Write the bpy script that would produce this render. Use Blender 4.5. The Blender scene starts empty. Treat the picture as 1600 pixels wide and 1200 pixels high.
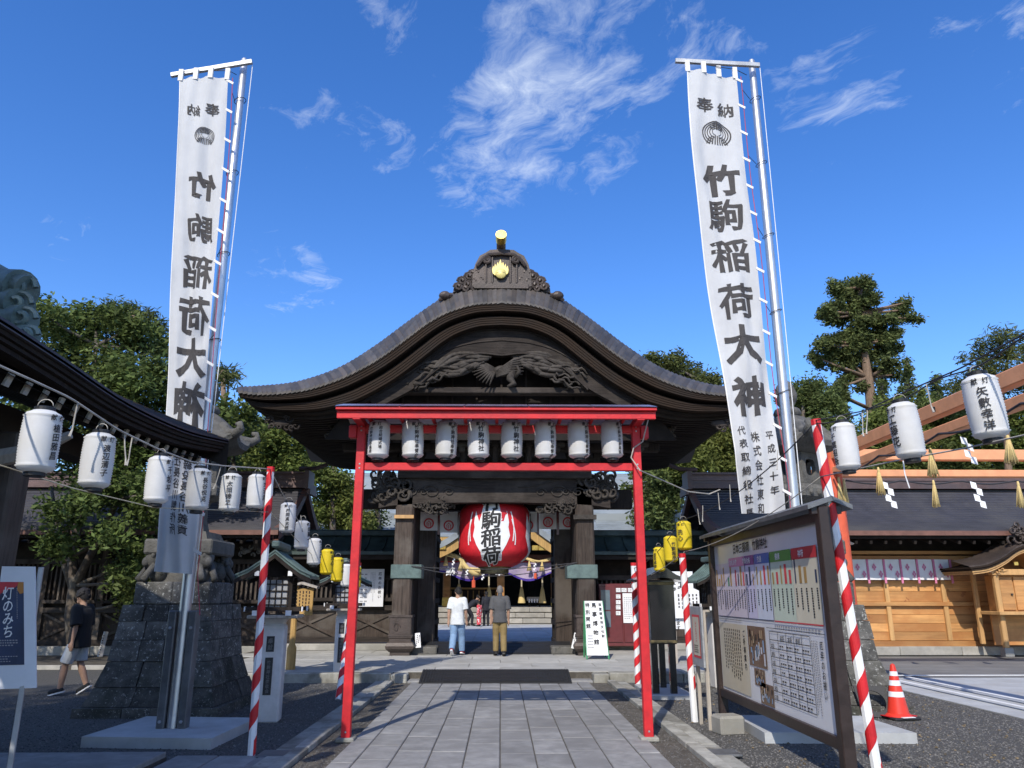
import bpy, bmesh, math, random
import numpy as np
from mathutils import Vector, Matrix, Quaternion
random.seed(7); rng = np.random.default_rng(7)
S = bpy.context.scene
C = S.collection
R = math.radians
# ------------------------------------------------------------------ camera, sky, sun, exposure
CAM_H, TILT, YAW, FPX = 1.7, R(15.35), R(.81), 1202.0
cam = bpy.data.cameras.new('camera'); cam_o = bpy.data.objects.new('camera', cam); C.objects.link(cam_o)
cam_o.location = (0, 0, CAM_H); cam_o.rotation_euler = (R(90)+TILT, 0, -YAW)
cam.sensor_width = 36; cam.lens = 36*FPX/1600; cam.clip_end = 4000; cam.clip_start = .05
S.camera = cam_o
S.view_settings.view_transform = 'Standard'; S.view_settings.look = 'None'
S.view_settings.exposure = 0.80; S.view_settings.gamma = 1; S.view_settings.use_curve_mapping = False
S.cycles.max_bounces = 6; S.cycles.diffuse_bounces = 3; S.cycles.glossy_bounces = 3
S.cycles.use_denoising = True

SUN_AZ, SUN_EL = R(196), R(41)
sdir = Vector((math.sin(SUN_AZ)*math.cos(SUN_EL), math.cos(SUN_AZ)*math.cos(SUN_EL), math.sin(SUN_EL)))
sl = bpy.data.lights.new('sun', 'SUN'); sl.energy = 2.6; sl.angle = R(.55); sl.color = (1, .94, .84)
so = bpy.data.objects.new('sun', sl); C.objects.link(so); so.rotation_euler = (-sdir).to_track_quat('-Z', 'Y').to_euler()
so.location = (-10, -30, 40)

def ray(x, y):
    u = (x-800)/FPX; v = (600-y)/FPX
    Y = math.cos(TILT)-v*math.sin(TILT); Z = math.sin(TILT)+v*math.cos(TILT)
    return Vector((u*math.cos(YAW)+Y*math.sin(YAW), Y*math.cos(YAW)-u*math.sin(YAW), Z))
def at(x, y, Y):
    r = ray(x, y); t = Y/r.y
    return Vector((r.x*t, Y, CAM_H+r.z*t))
def gnd(x, y, z=0):
    r = ray(x, y); t = (z-CAM_H)/r.z
    return Vector((r.x*t, r.y*t, z))

W = bpy.data.worlds.new('World'); S.world = W; W.use_nodes = True
def build_world():
    nt = W.node_tree; N = nt.nodes; L = nt.links; N.clear()
    out = N.new('ShaderNodeOutputWorld'); bg = N.new('ShaderNodeBackground'); bg.inputs[1].default_value = .135
    sky = N.new('ShaderNodeTexSky'); sky.sky_type = 'NISHITA'; sky.sun_disc = False
    sky.sun_elevation = SUN_EL; sky.sun_rotation = SUN_AZ; sky.altitude = 300; sky.air_density = 1.0; sky.dust_density = .4; sky.ozone_density = 3.0
    hs = N.new('ShaderNodeHueSaturation'); hs.inputs['Hue'].default_value = .512; hs.inputs['Saturation'].default_value = 1.29; hs.inputs['Value'].default_value = 1.0
    L.new(sky.outputs[0], hs.inputs['Color'])
    tc = N.new('ShaderNodeTexCoord')
    # wisps of cloud on a plane high above
    sep = N.new('ShaderNodeSeparateXYZ'); L.new(tc.outputs['Generated'], sep.inputs[0])
    def m(op, a, b=None, clamp=False):
        n = N.new('ShaderNodeMath'); n.operation = op; n.use_clamp = clamp
        for i, q in enumerate((a, b)):
            if q is None: continue
            if isinstance(q, (int, float)): n.inputs[i].default_value = q
            else: L.new(q, n.inputs[i])
        return n.outputs[0]
    zz = m('MAXIMUM', sep.outputs[2], .05)
    cx = m('DIVIDE', sep.outputs[0], zz); cy = m('DIVIDE', sep.outputs[1], zz)
    cmb = N.new('ShaderNodeCombineXYZ'); L.new(cx, cmb.inputs[0]); L.new(cy, cmb.inputs[1])
    def noise(scale, detail, rough, dist):
        n = N.new('ShaderNodeTexNoise'); n.inputs['Scale'].default_value = scale; n.inputs['Detail'].default_value = detail
        n.inputs['Roughness'].default_value = rough; n.inputs['Distortion'].default_value = dist
        L.new(cmb.outputs[0], n.inputs['Vector']); return n.outputs[0]
    # streaky cirrus: the noise is stretched along the streaks and gently warped
    wp = N.new('ShaderNodeTexNoise'); wp.inputs['Scale'].default_value = 3.0; wp.inputs['Detail'].default_value = 3; L.new(cmb.outputs[0], wp.inputs['Vector'])
    wa = N.new('ShaderNodeVectorMath'); wa.operation = 'MULTIPLY_ADD'; wa.inputs[1].default_value = (.3, .3, 0); L.new(wp.outputs['Color'], wa.inputs[0]); L.new(cmb.outputs[0], wa.inputs[2])
    r0 = N.new('ShaderNodeMapping'); r0.inputs['Rotation'].default_value = (0, 0, R(62)); L.new(wa.outputs[0], r0.inputs[0])
    rt = N.new('ShaderNodeMapping'); rt.inputs['Scale'].default_value = (1.0, 1.55, 1); L.new(r0.outputs[0], rt.inputs[0])
    def noise2(scale, detail, rough):
        n = N.new('ShaderNodeTexNoise'); n.inputs['Scale'].default_value = scale; n.inputs['Detail'].default_value = detail; n.inputs['Roughness'].default_value = rough
        L.new(rt.outputs[0], n.inputs['Vector']); return n.outputs[0]
    n1 = noise2(5.5, 12, .66); n2 = noise(1.7, 4, .55, 0)
    nn = m('ADD', m('MULTIPLY', n1, .74), m('MULTIPLY', n2, .26))
    blobs = [(735, 275, 60, .75), (790, 215, 85, 1.0), (850, 130, 105, 1.0), (930, 75, 115, .95), (1030, 25, 110, .8), (900, 190, 95, .62), (970, 230, 80, .5),
             (650, 60, 80, .62), (690, 110, 60, .5), (600, 20, 70, .4), (1310, 110, 110, .6), (1250, 60, 90, .4), (1530, 45, 80, .55), (1590, 95, 90, .5), (1340, 160, 60, .5),
             (570, 225, 70, .5), (490, 215, 70, .4), (460, 430, 60, .65), (430, 455, 50, .6), (100, 368, 45, .42), (600, 165, 60, .4), (330, 640, 60, .2), (720, 190, 30, .5), (720, 545, 20, .0)]
    tot = None
    for x, y, r, w in blobs:
        d = ray(x, y).normalized(); e = ray(x+r*1.8, y).normalized()
        ang = math.acos(min(1, d.dot(e)))
        vm = N.new('ShaderNodeVectorMath'); vm.operation = 'DOT_PRODUCT'; vm.inputs[1].default_value = d
        L.new(tc.outputs['Generated'], vm.inputs[0])
        mr = N.new('ShaderNodeMapRange'); mr.interpolation_type = 'SMOOTHSTEP'
        mr.inputs[1].default_value = math.cos(ang); mr.inputs[2].default_value = 1.0; mr.inputs[3].default_value = 0; mr.inputs[4].default_value = w
        L.new(vm.outputs['Value'], mr.inputs[0])
        tot = mr.outputs[0] if tot is None else m('MAXIMUM', tot, mr.outputs[0])
    # extra cirrus added overhead and behind the viewpoint, to make the shade less blue
    el = N.new('ShaderNodeMapRange'); el.interpolation_type = 'SMOOTHSTEP'; el.inputs[1].default_value = .62; el.inputs[2].default_value = .8; el.inputs[4].default_value = .8; L.new(sep.outputs[2], el.inputs[0])
    bk = N.new('ShaderNodeMapRange'); bk.interpolation_type = 'SMOOTHSTEP'; bk.inputs[1].default_value = .2; bk.inputs[2].default_value = -.2; bk.inputs[4].default_value = .85; L.new(sep.outputs[1], bk.inputs[0])
    tot = m('MAXIMUM', tot, m('MAXIMUM', el.outputs[0], bk.outputs[0]))
    th = m('SUBTRACT', .66, m('MULTIPLY', tot, .26))
    f = m('MULTIPLY', m('SUBTRACT', nn, th), 3.2, True)
    f = m('POWER', f, 1.15)
    f = m('MULTIPLY', f, .85)
    mix = N.new('ShaderNodeMixRGB'); L.new(f, mix.inputs[0]); L.new(hs.outputs[0], mix.inputs[1]); mix.inputs[2].default_value = (4.2, 4.6, 5.1, 1)
    L.new(mix.outputs[0], bg.inputs[0]); L.new(bg.outputs[0], out.inputs[0])
build_world()

# ------------------------------------------------------------------ helpers
def tag(o, label=None, cat=None, group=None, kind=None):
    if label: o['label'] = label
    if cat: o['category'] = cat
    if group: o['group'] = group
    if kind: o['kind'] = kind
    return o
def root(name, label, cat, loc=(0, 0, 0), group=None):
    o = bpy.data.objects.new(name, None); C.objects.link(o); o.location = loc; o.empty_display_size = .2
    return tag(o, label, cat, group)
def link(o, parent=None):
    C.objects.link(o)
    if parent is not None:
        o.parent = parent
        M = Matrix.Identity(4); p = parent
        while p is not None:
            M = p.matrix_basis @ M if p.parent is None else p.matrix_parent_inverse @ p.matrix_basis @ M
            p = p.parent
        o.matrix_parent_inverse = M.inverted()
    return o
class MB:
    """collects vertices and faces, then links them as ONE mesh object"""
    def __init__(s): s.v = []; s.f = []; s.m = []; s.cm = 0
    def add(s, vs, fs):
        b = len(s.v); s.v += [tuple(q) for q in vs]
        s.f += [tuple(b+i for i in f) for f in fs]; s.m += [s.cm]*len(fs)
        return s
    def box(s, c, d, rz=0, rx=0, ry=0, taper=1.0):
        M = Matrix.Translation(c) @ Matrix.Rotation(rz, 4, 'Z') @ Matrix.Rotation(ry, 4, 'Y') @ Matrix.Rotation(rx, 4, 'X')
        x, y, z = d[0]/2, d[1]/2, d[2]/2; t = taper
        vs = [M @ Vector(p) for p in ((-x,-y,-z),(x,-y,-z),(x,y,-z),(-x,y,-z),(-x*t,-y*t,z),(x*t,-y*t,z),(x*t,y*t,z),(-x*t,y*t,z))]
        return s.add(vs, [(0,3,2,1),(4,5,6,7),(0,1,5,4),(1,2,6,5),(2,3,7,6),(3,0,4,7)])
    def cbox(s, c, d, b=.02, rz=0, rx=0, ry=0):
        """box with its four vertical edges and the rims chamfered"""
        M = Matrix.Translation(c) @ Matrix.Rotation(rz, 4, 'Z') @ Matrix.Rotation(ry, 4, 'Y') @ Matrix.Rotation(rx, 4, 'X')
        x, y, z = d[0]/2, d[1]/2, d[2]/2; b = min(b, x*.9, y*.9, z*.9)
        def ring(k, zz): return [(-x+k,-y+b,zz),(-x+b,-y+k,zz),(x-b,-y+k,zz),(x-k,-y+b,zz),(x-k,y-b,zz),(x-b,y-k,zz),(-x+b,y-k,zz),(-x+k,y-b,zz)]
        vs = []
        for k, zz in ((b, -z), (0, -z+b), (0, z-b), (b, z)):
            vs += [M @ Vector(p) for p in ring(k*.999, zz)]
        fs = [tuple(range(7, -1, -1)), tuple(range(24, 32))]
        for a in range(3):
            for i in range(8):
                j = (i+1) % 8; fs.append((a*8+i, a*8+j, a*8+8+j, a*8+8+i))
        return s.add(vs, fs)
    def tube(s, pts, r, n=8, caps=True):
        pts = [Vector(p) for p in pts]; rr = r if isinstance(r, (list, tuple)) else [r]*len(pts)
        vs = []; up = None
        for i, p in enumerate(pts):
            d = (pts[min(i+1, len(pts)-1)]-pts[max(i-1, 0)])
            d = d.normalized() if d.length > 1e-9 else Vector((0, 0, 1))
            if up is None: up = Vector((0, 0, 1)) if abs(d.z) < .9 else Vector((1, 0, 0))
            a = d.cross(up)
            if a.length < 1e-4: a = d.orthogonal()
            a.normalize(); b = a.cross(d).normalized(); up = b
            for k in range(n):
                t = 2*math.pi*k/n; vs.append(p+(a*math.cos(t)+b*math.sin(t))*rr[i])
        fs = []
        for i in range(len(pts)-1):
            for k in range(n):
                j = (k+1) % n; fs.append((i*n+k, i*n+j, (i+1)*n+j, (i+1)*n+k))
        if caps: fs += [tuple(range(n-1, -1, -1)), tuple((len(pts)-1)*n+k for k in range(n))]
        return s.add(vs, fs)
    def lathe(s, c, prof, n=16, sx=1, sy=1, ph=0, caps=True):
        c = Vector(c); vs = []
        for r, z in prof:
            for k in range(n):
                t = 2*math.pi*k/n+ph; vs.append(c+Vector((r*math.cos(t)*sx, r*math.sin(t)*sy, z)))
        fs = []
        for i in range(len(prof)-1):
            for k in range(n):
                j = (k+1) % n; fs.append((i*n+k, i*n+j, (i+1)*n+j, (i+1)*n+k))
        if caps: fs += [tuple(range(n-1, -1, -1)), tuple((len(prof)-1)*n+k for k in range(n))]
        return s.add(vs, fs)
    def prism(s, poly, y0, y1, axis='y'):
        """poly of (a, b) pairs extruded along an axis: y -> (a, Y, b), x -> (X, a, b), z -> (a, b, Z)"""
        def P(a, b, t): return {'y': (a, t, b), 'x': (t, a, b), 'z': (a, b, t)}[axis]
        n = len(poly); vs = [P(a, b, y0) for a, b in poly]+[P(a, b, y1) for a, b in poly]
        fs = [tuple(range(n)), tuple(range(2*n-1, n-1, -1))]+[(i, n+i, n+(i+1) % n, (i+1) % n) for i in range(n)]
        return s.add(vs, fs)
    def strip(s, A, B):
        """quads between two point rows"""
        n = len(A); return s.add(list(A)+list(B), [(i, i+1, n+i+1, n+i) for i in range(n-1)])
    def grid(s, rows):
        n = len(rows[0]); vs = [p for r in rows for p in r]
        return s.add(vs, [(i*n+j, i*n+j+1, (i+1)*n+j+1, (i+1)*n+j) for i in range(len(rows)-1) for j in range(n-1)])
    def band(s, top, bot, y0, y1):
        """thick ribbon between two (x, z) rows, from depth y0 to y1"""
        n = len(top)
        vs = [(x, y0, z) for x, z in top]+[(x, y0, z) for x, z in bot]+[(x, y1, z) for x, z in top]+[(x, y1, z) for x, z in bot]
        fs = []
        for i in range(n-1):
            fs += [(i, n+i, n+i+1, i+1), (2*n+i, 2*n+i+1, 3*n+i+1, 3*n+i), (i, i+1, 2*n+i+1, 2*n+i), (n+i, 3*n+i, 3*n+i+1, n+i+1)]
        fs += [(0, 2*n, 3*n, n), (n-1, 2*n-1, 4*n-1, 3*n-1)]
        return s.add(vs, fs)
    def ball(s, c, r, n=8, k=6, sx=1, sy=1, sz=1):
        prof = [(max(1e-4, math.sin(math.pi*i/k))*r, -math.cos(math.pi*i/k)*r*sz) for i in range(k+1)]
        return s.lathe(c, prof, n, sx, sy)
    def mesh(s, name, mats):
        me = bpy.data.meshes.new(name); me.from_pydata(s.v, [], s.f)
        for m in (mats if isinstance(mats, (list, tuple)) else [mats]): me.materials.append(m)
        if any(s.m): me.polygons.foreach_set('material_index', s.m)
        return me
    def build(s, name, mats, parent=None, smooth=False, fix=True):
        me = s.mesh(name, mats)
        if fix:
            bm = bmesh.new(); bm.from_mesh(me); bmesh.ops.recalc_face_normals(bm, faces=bm.faces[:]); bm.to_mesh(me); bm.free()
        if smooth:
            me.polygons.foreach_set('use_smooth', [True]*len(me.polygons))
            if smooth is not True: me.set_sharp_from_angle(angle=R(smooth))
        return link(bpy.data.objects.new(name, me), parent)
def copy_tree(o, parent=None):
    c = o.copy(); C.objects.link(c)
    if parent is not None: c.parent = parent; c.matrix_parent_inverse = o.matrix_parent_inverse.copy()
    for ch in list(o.children): copy_tree(ch, c)
    return c
def inst(me, name, parent, loc, rot=(0, 0, 0), sc=(1, 1, 1)):
    o = bpy.data.objects.new(name, me); link(o, parent); o.location = loc; o.rotation_euler = rot; o.scale = sc
    return o

# ------------------------------------------------------------------ materials
def material(name, col, rough=.7, var=.25, scale=6, bump=.0, bscale=40, metal=0, grain=None, spec=.5, col2=None, spots=None, rnd=0, island=0, wear=None, coat=0, sub=0, trans=0):
    """col: base colour; col2: second colour mixed by large noise; grain: (sx, sy, sz) stretch of the noise; spots: (colour, scale, amount);
    rnd: value change from object to object"""
    m = bpy.data.materials.new(name); m.use_nodes = True; nt = m.node_tree; N = nt.nodes; L = nt.links
    b = N['Principled BSDF']; b.inputs['Roughness'].default_value = rough; b.inputs['Metallic'].default_value = metal
    b.inputs['Specular IOR Level'].default_value = spec
    if coat: b.inputs['Coat Weight'].default_value = coat; b.inputs['Coat Roughness'].default_value = .12
    tc = N.new('ShaderNodeTexCoord'); vec = tc.outputs['Object']
    if rnd:                                                   # alike pieces do not share one pattern
        o0 = N.new('ShaderNodeObjectInfo'); sc = N.new('ShaderNodeMath'); sc.operation = 'MULTIPLY'; sc.inputs[1].default_value = 60; L.new(o0.outputs['Random'], sc.inputs[0])
        ad = N.new('ShaderNodeVectorMath'); ad.operation = 'ADD'; L.new(vec, ad.inputs[0]); L.new(sc.outputs[0], ad.inputs[1]); vec = ad.outputs[0]
    if grain:
        mp = N.new('ShaderNodeMapping'); mp.inputs['Scale'].default_value = grain; L.new(vec, mp.inputs[0]); gv = mp.outputs[0]
    else: gv = vec
    def noise(v, sc, det=5, ro=.6, dist=0):
        n = N.new('ShaderNodeTexNoise'); n.inputs['Scale'].default_value = sc; n.inputs['Detail'].default_value = det; n.inputs['Roughness'].default_value = ro
        n.inputs['Distortion'].default_value = dist; L.new(v, n.inputs['Vector']); return n.outputs[0]
    def ramp(v, a, b_):
        n = N.new('ShaderNodeMapRange'); n.interpolation_type = 'SMOOTHSTEP'; n.inputs[1].default_value = a; n.inputs[2].default_value = b_; L.new(v, n.inputs[0]); return n.outputs[0]
    def mixc(f, a, b_, mode='MIX'):
        n = N.new('ShaderNodeMixRGB'); n.blend_type = mode
        for i, q in enumerate((f, a, b_)):
            if isinstance(q, (int, float)): n.inputs[i].default_value = q
            elif isinstance(q, tuple): n.inputs[i].default_value = q+(1,) if len(q) == 3 else q
            else: L.new(q, n.inputs[i])
        return n.outputs[0]
    n1 = noise(gv, scale, 6, .65)
    lo = tuple(c*(1-var) for c in col); hi = tuple(min(1, c*(1+var)) for c in col)
    c = mixc(ramp(n1, .28, .72), lo, hi)
    if col2: c = mixc(ramp(noise(vec, scale*.35 if not wear else wear, 4, .6), .42, .68), c, col2)
    if spots:
        sc_, ss, am = spots
        c = mixc(ramp(noise(vec, ss, 4, .7), 1-am, 1-am+.06), c, sc_)
    if rnd:
        oi = N.new('ShaderNodeObjectInfo'); mr = N.new('ShaderNodeMapRange'); mr.inputs[3].default_value = 1-rnd; mr.inputs[4].default_value = 1+rnd
        L.new(oi.outputs['Random'], mr.inputs[0]); c = mixc(1.0, c, mr.outputs[0], 'MULTIPLY')
    if island:
        g = N.new('ShaderNodeNewGeometry'); mr = N.new('ShaderNodeMapRange'); mr.inputs[3].default_value = 1-island; mr.inputs[4].default_value = 1+island
        L.new(g.outputs['Random Per Island'], mr.inputs[0]); c = mixc(1.0, c, mr.outputs[0], 'MULTIPLY')
    L.new(c, b.inputs['Base Color'])
    if bump:
        n3 = noise(gv if grain else vec, bscale, 4, .6); bp = N.new('ShaderNodeBump'); bp.inputs['Strength'].default_value = bump; bp.inputs['Distance'].default_value = .02
        L.new(n3, bp.inputs['Height']); L.new(bp.outputs[0], b.inputs['Normal'])
        rr = N.new('ShaderNodeMapRange'); rr.inputs[3].default_value = max(0, rough-.12); rr.inputs[4].default_value = min(1, rough+.12); L.new(n1, rr.inputs[0]); L.new(rr.outputs[0], b.inputs['Roughness'])
    if trans:
        tr = N.new('ShaderNodeBsdfTranslucent'); L.new(c, tr.inputs[0]); ms = N.new('ShaderNodeMixShader'); ms.inputs[0].default_value = trans
        L.new(b.outputs[0], ms.inputs[1]); L.new(tr.outputs[0], ms.inputs[2]); L.new(ms.outputs[0], N['Material Output'].inputs[0])
    return m
M = {}
def mk(k, *a, **kw): M[k] = material(k, *a, **kw)
mk('gravel', (.1, .096, .088), .95, .4, 55, .9, 160, col2=(.075, .072, .066), spots=((.2, .19, .17), 90, .31))
mk('pebble', (.11, .105, .1), .9, .3, 20, island=.6)
mk('leaf_litter', (.16, .12, .07), .9, .3, 20, island=.5)
mk('granite', (.25, .245, .236), .8, .2, 5, .25, 220, col2=(.2, .195, .187), spots=((.3, .305, .31), 160, .36), rnd=.12)
mk('granite_court', (.42, .44, .46), .8, .12, 4, .2, 200, col2=(.36, .37, .38), rnd=.1)
mk('granite_pale', (.40, .39, .36), .82, .14, 4, .25, 200, col2=(.33, .32, .29), rnd=.1)
mk('kerb', (.33, .32, .28), .85, .22, 5, .35, 90, col2=(.17, .16, .13), rnd=.14, spots=((.1, .1, .08), 14, .36))
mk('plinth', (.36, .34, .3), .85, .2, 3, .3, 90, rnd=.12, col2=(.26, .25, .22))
mk('soil', (.1, .088, .07), .95, .35, 12, .8, 70, col2=(.07, .06, .047), spots=((.2, .18, .15), 60, .32))
mk('concrete', (.42, .43, .43), .85, .12, 3, .2, 120, col2=(.36, .36, .35))
mk('asphalt', (.19, .185, .175), .9, .2, 1.2, .3, 150, grain=(.5, 2, 1), col2=(.14, .135, .13))
mk('road_paint', (.72, .72, .7), .7, .1, 8, .1, 60)
mk('rubber', (.018, .018, .019), .6, .2, 8, .2, 60)
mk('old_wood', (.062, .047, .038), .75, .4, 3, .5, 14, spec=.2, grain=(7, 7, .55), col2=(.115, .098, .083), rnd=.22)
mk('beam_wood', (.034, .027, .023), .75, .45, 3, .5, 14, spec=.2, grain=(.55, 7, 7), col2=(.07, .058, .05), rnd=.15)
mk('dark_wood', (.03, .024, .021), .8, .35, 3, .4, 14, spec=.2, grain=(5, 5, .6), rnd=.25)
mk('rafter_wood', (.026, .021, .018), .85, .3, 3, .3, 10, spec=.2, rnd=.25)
mk('verge_wood', (.028, .0175, .0115), .8, .3, 4, .3, 12, spec=.2, grain=(.6, 5, 5), col2=(.026, .019, .015))
mk('carving', (.047, .04, .034), .7, .4, 9, .5, 25, spec=.2, col2=(.075, .065, .057))
mk('copper_brown', (.07, .064, .06), .6, .3, 2.5, .2, 30, metal=.1, col2=(.09, .074, .062), rnd=.35)
mk('copper_ridge', (.075, .056, .047), .5, .3, 3, .35, 25, metal=.2, col2=(.052, .04, .034))
mk('copper_green', (.042, .062, .056), .55, .35, 3, .3, 25, col2=(.09, .13, .118), metal=.15)
mk('patina', (.095, .14, .13), .55, .3, 5, .25, 30, col2=(.13, .19, .175), metal=.1)
mk('roof_dark', (.052, .05, .06), .5, .2, 2, .15, 30, metal=.2, rnd=.2, col2=(.075, .07, .072))
mk('roof_ridge', (.13, .082, .074), .5, .25, 3, .2, 30, metal=.25, rnd=.2, col2=(.11, .08, .08))
mk('roof_grey', (.2, .225, .235), .55, .2, 1.2, .15, 20, rnd=.08, col2=(.25, .275, .28))
mk('fascia_red', (.16, .075, .055), .6, .25, 3, .2, 20)
mk('black_gloss', (.012, .011, .012), .25, .2, 5, coat=.5)
mk('gold', (.72, .5, .13), .35, .15, 10, .1, 40, metal=.75)
mk('gold_flat', (.75, .62, .22), .5, .12, 30, .1, 60, metal=.35)
mk('brass_old', (.26, .2, .09), .5, .4, 12, .2, 40, metal=.6, col2=(.1, .085, .05))
mk('red_paint', (.56, .014, .02), .55, .2, 4, .15, 30, spots=((.3, .02, .02), 7, .33))
mk('red_cloth', (.55, .02, .035), .6, .12, 8)
mk('lantern_red', (.6, .018, .028), .5, .15, 7, .15, 50, spots=((.75, .3, .28), 22, .27))
mk('lantern_white', (.8, .8, .8), .55, .05, 10, trans=.3, col2=(.77, .76, .73), rnd=.07)
mk('lantern_yellow', (.8, .6, .02), .5, .06, 10, trans=.2)
mk('black', (.012, .012, .013), .5, .2, 10)
mk('ink', (.022, .021, .023), .7, .2, 30)
mk('grey_ink', (.055, .05, .05), .8, .15, 30)
mk('print_grey', (.3, .3, .32), .8, .1, 30)
mk('white', (.8, .8, .8), .5, .05, 8, .05, 40)
mk('white_matt', (.74, .76, .79), .6, .05, 4)
mk('cloth', (.67, .67, .67), .85, .05, 3, .12, 120, trans=.22)
mk('cloth_white', (.78, .77, .76), .85, .05, 3, .1, 60)
mk('steel', (.66, .66, .66), .42, .08, 3, metal=.92)
mk('steel_dark', (.16, .165, .17), .5, .25, 5, .1, 30, metal=.5)
mk('galv', (.42, .43, .44), .5, .15, 8, .1, 40, metal=.5)
mk('rope', (.55, .48, .33), .9, .2, 30, .3, 80)
mk('straw', (.62, .47, .2), .9, .2, 30, .4, 60, grain=(6, 6, 1))
mk('cable', (.03, .03, .035), .6, .1, 10)
mk('cable_pale', (.42, .39, .34), .7, .2, 10)
mk('red_string', (.42, .06, .09), .8, .1, 10)
mk('stone_dark', (.12, .115, .105), .95, .5, 6, .9, 30, col2=(.055, .054, .048), spots=((.36, .36, .33), 22, .425), rnd=.3)
mk('stone_moss', (.075, .072, .064), .95, .5, 6, .9, 25, col2=(.035, .036, .026), spots=((.28, .28, .26), 26, .41), rnd=.3)
mk('stone_grey', (.112, .107, .097), .95, .35, 6, .8, 30, col2=(.105, .1, .085), spots=((.055, .055, .045), 9, .4), rnd=.15)
mk('stone_white', (.62, .6, .58), .7, .12, 4, .15, 80, col2=(.52, .5, .48), spots=((.25, .23, .22), 14, .27))
mk('slate_black', (.022, .022, .024), .45, .2, 10, rnd=.2)
mk('pine_board', (.5, .255, .088), .6, .25, 2.2, .2, 16, grain=(.35, 3, 4.5), col2=(.4, .17, .05), rnd=.28, spots=((.3, .12, .04), 2.2, .36))
mk('pine_post', (.54, .31, .12), .6, .18, 2.2, .2, 16, grain=(4, 4, .5), rnd=.1)
mk('sign_wood', (.42, .25, .075), .65, .25, 3, .25, 16, grain=(5, 5, .5))
mk('weathered_wood', (.36, .32, .27), .8, .25, 3, .3, 16, grain=(5, 5, .5), rnd=.15)
mk('vermilion', (.62, .1, .04), .5, .12, 4, .1, 30)
mk('orange_paint', (.74, .33, .16), .55, .12, 3, .1, 30)
mk('frame_brown', (.03, .019, .016), .4, .25, 6, .1, 30)
mk('board_white', (.74, .74, .76), .3, .03, 2, coat=.35)
mk('poster_navy', (.022, .04, .095), .5, .3, 5, coat=.2)
mk('maroon', (.13, .026, .028), .4, .15, 6, coat=.3)
mk('glass', (.12, .16, .19), .12, .2, 2, coat=.4)
mk('paper_screen', (.33, .34, .36), .6, .1, 8)
mk('purple', (.33, .26, .38), .8, .12, 3, col2=(.4, .33, .42))
mk('purple_deep', (.05, .02, .25), .7, .2, 3)
mk('cone_red', (.68, .04, .02), .4, .1, 8)
mk('reflective', (.75, .76, .78), .35, .05, 8)
mk('green_paint', (.05, .25, .11), .5, .1, 8)
mk('pink_print', (.62, .2, .33), .8, .1, 20)
mk('red_print', (.6, .06, .07), .8, .1, 20)
mk('bark', (.1, .078, .06), .95, .4, 5, .9, 18, grain=(5, 5, .8), col2=(.17, .155, .13))
mk('bark_red', (.2, .135, .09), .95, .35, 5, .9, 18, grain=(5, 5, .6))
mk('pine_needles', (.1, .115, .036), .7, .3, 1.5, island=.45, spec=.15, trans=.35)
mk('cedar_needles', (.12, .145, .05), .7, .35, .8, island=.4, spec=.15, trans=.355, col2=(.105, .125, .045))
mk('broad_leaf', (.105, .145, .042), .6, .3, .8, island=.45, spec=.15, trans=.3, col2=(.135, .16, .046))
mk('bright_leaf', (.15, .185, .046), .6, .3, .7, island=.4, spec=.15, trans=.35, col2=(.155, .165, .042))
mk('fir_leaf', (.115, .145, .046), .7, .3, .8, island=.4, spec=.15, trans=.35)
mk('dark_leaf', (.055, .075, .024), .5, .3, .8, island=.45, spec=.15, trans=.2)
for k, c in dict(skin=(.42, .25, .17), hair=(.012, .01, .01), hair_grey=(.16, .15, .145), shirt_white=(.62, .64, .64), shirt_grey=(.075, .075, .078), denim=(.19, .3, .46), khaki=(.22, .155, .06),
                 suit=(.012, .013, .02), black_cloth=(.01, .01, .011), shorts=(.55, .56, .56), shoe_black=(.015, .015, .016), shoe_red=(.35, .04, .04), kimono=(.62, .05, .07)).items():
    mk(k, c, .8, .12, 14, .2, 60)
M['kimono'] = material('kimono', (.6, .04, .06), .7, .1, 10, spots=((.8, .75, .76), 9, .46))

# ------------------------------------------------------------------ lettering
_G = {}
def glyph(ch, w=.0):
    k = (ch, round(w, 4))
    if k not in _G:
        cu = bpy.data.curves.new('t', 'FONT'); cu.body = ch; cu.size = 1; cu.resolution_u = 2
        if w: cu.bevel_depth = w; cu.bevel_resolution = 0
        o = bpy.data.objects.new('t', cu); C.objects.link(o); dg = bpy.context.evaluated_depsgraph_get(); dg.update()
        me = bpy.data.meshes.new_from_object(o.evaluated_get(dg))
        keep = [tuple(p.vertices) for p in me.polygons if all(me.vertices[i].co.z > -1e-5 for i in p.vertices)]
        ids = sorted({i for f in keep for i in f}); mp = {i: j for j, i in enumerate(ids)}
        _G[k] = ([(x-.5+.013*math.sin(23*x+41*y+len(ids)), y-.38+.013*math.cos(31*y-19*x)+.035*math.sin(3*x-.5)) for x, y in ((me.vertices[i].co.x, me.vertices[i].co.y) for i in ids)], [tuple(mp[i] for i in f) for f in keep])
        bpy.data.objects.remove(o); bpy.data.curves.remove(cu); bpy.data.meshes.remove(me)
    return _G[k]
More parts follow.
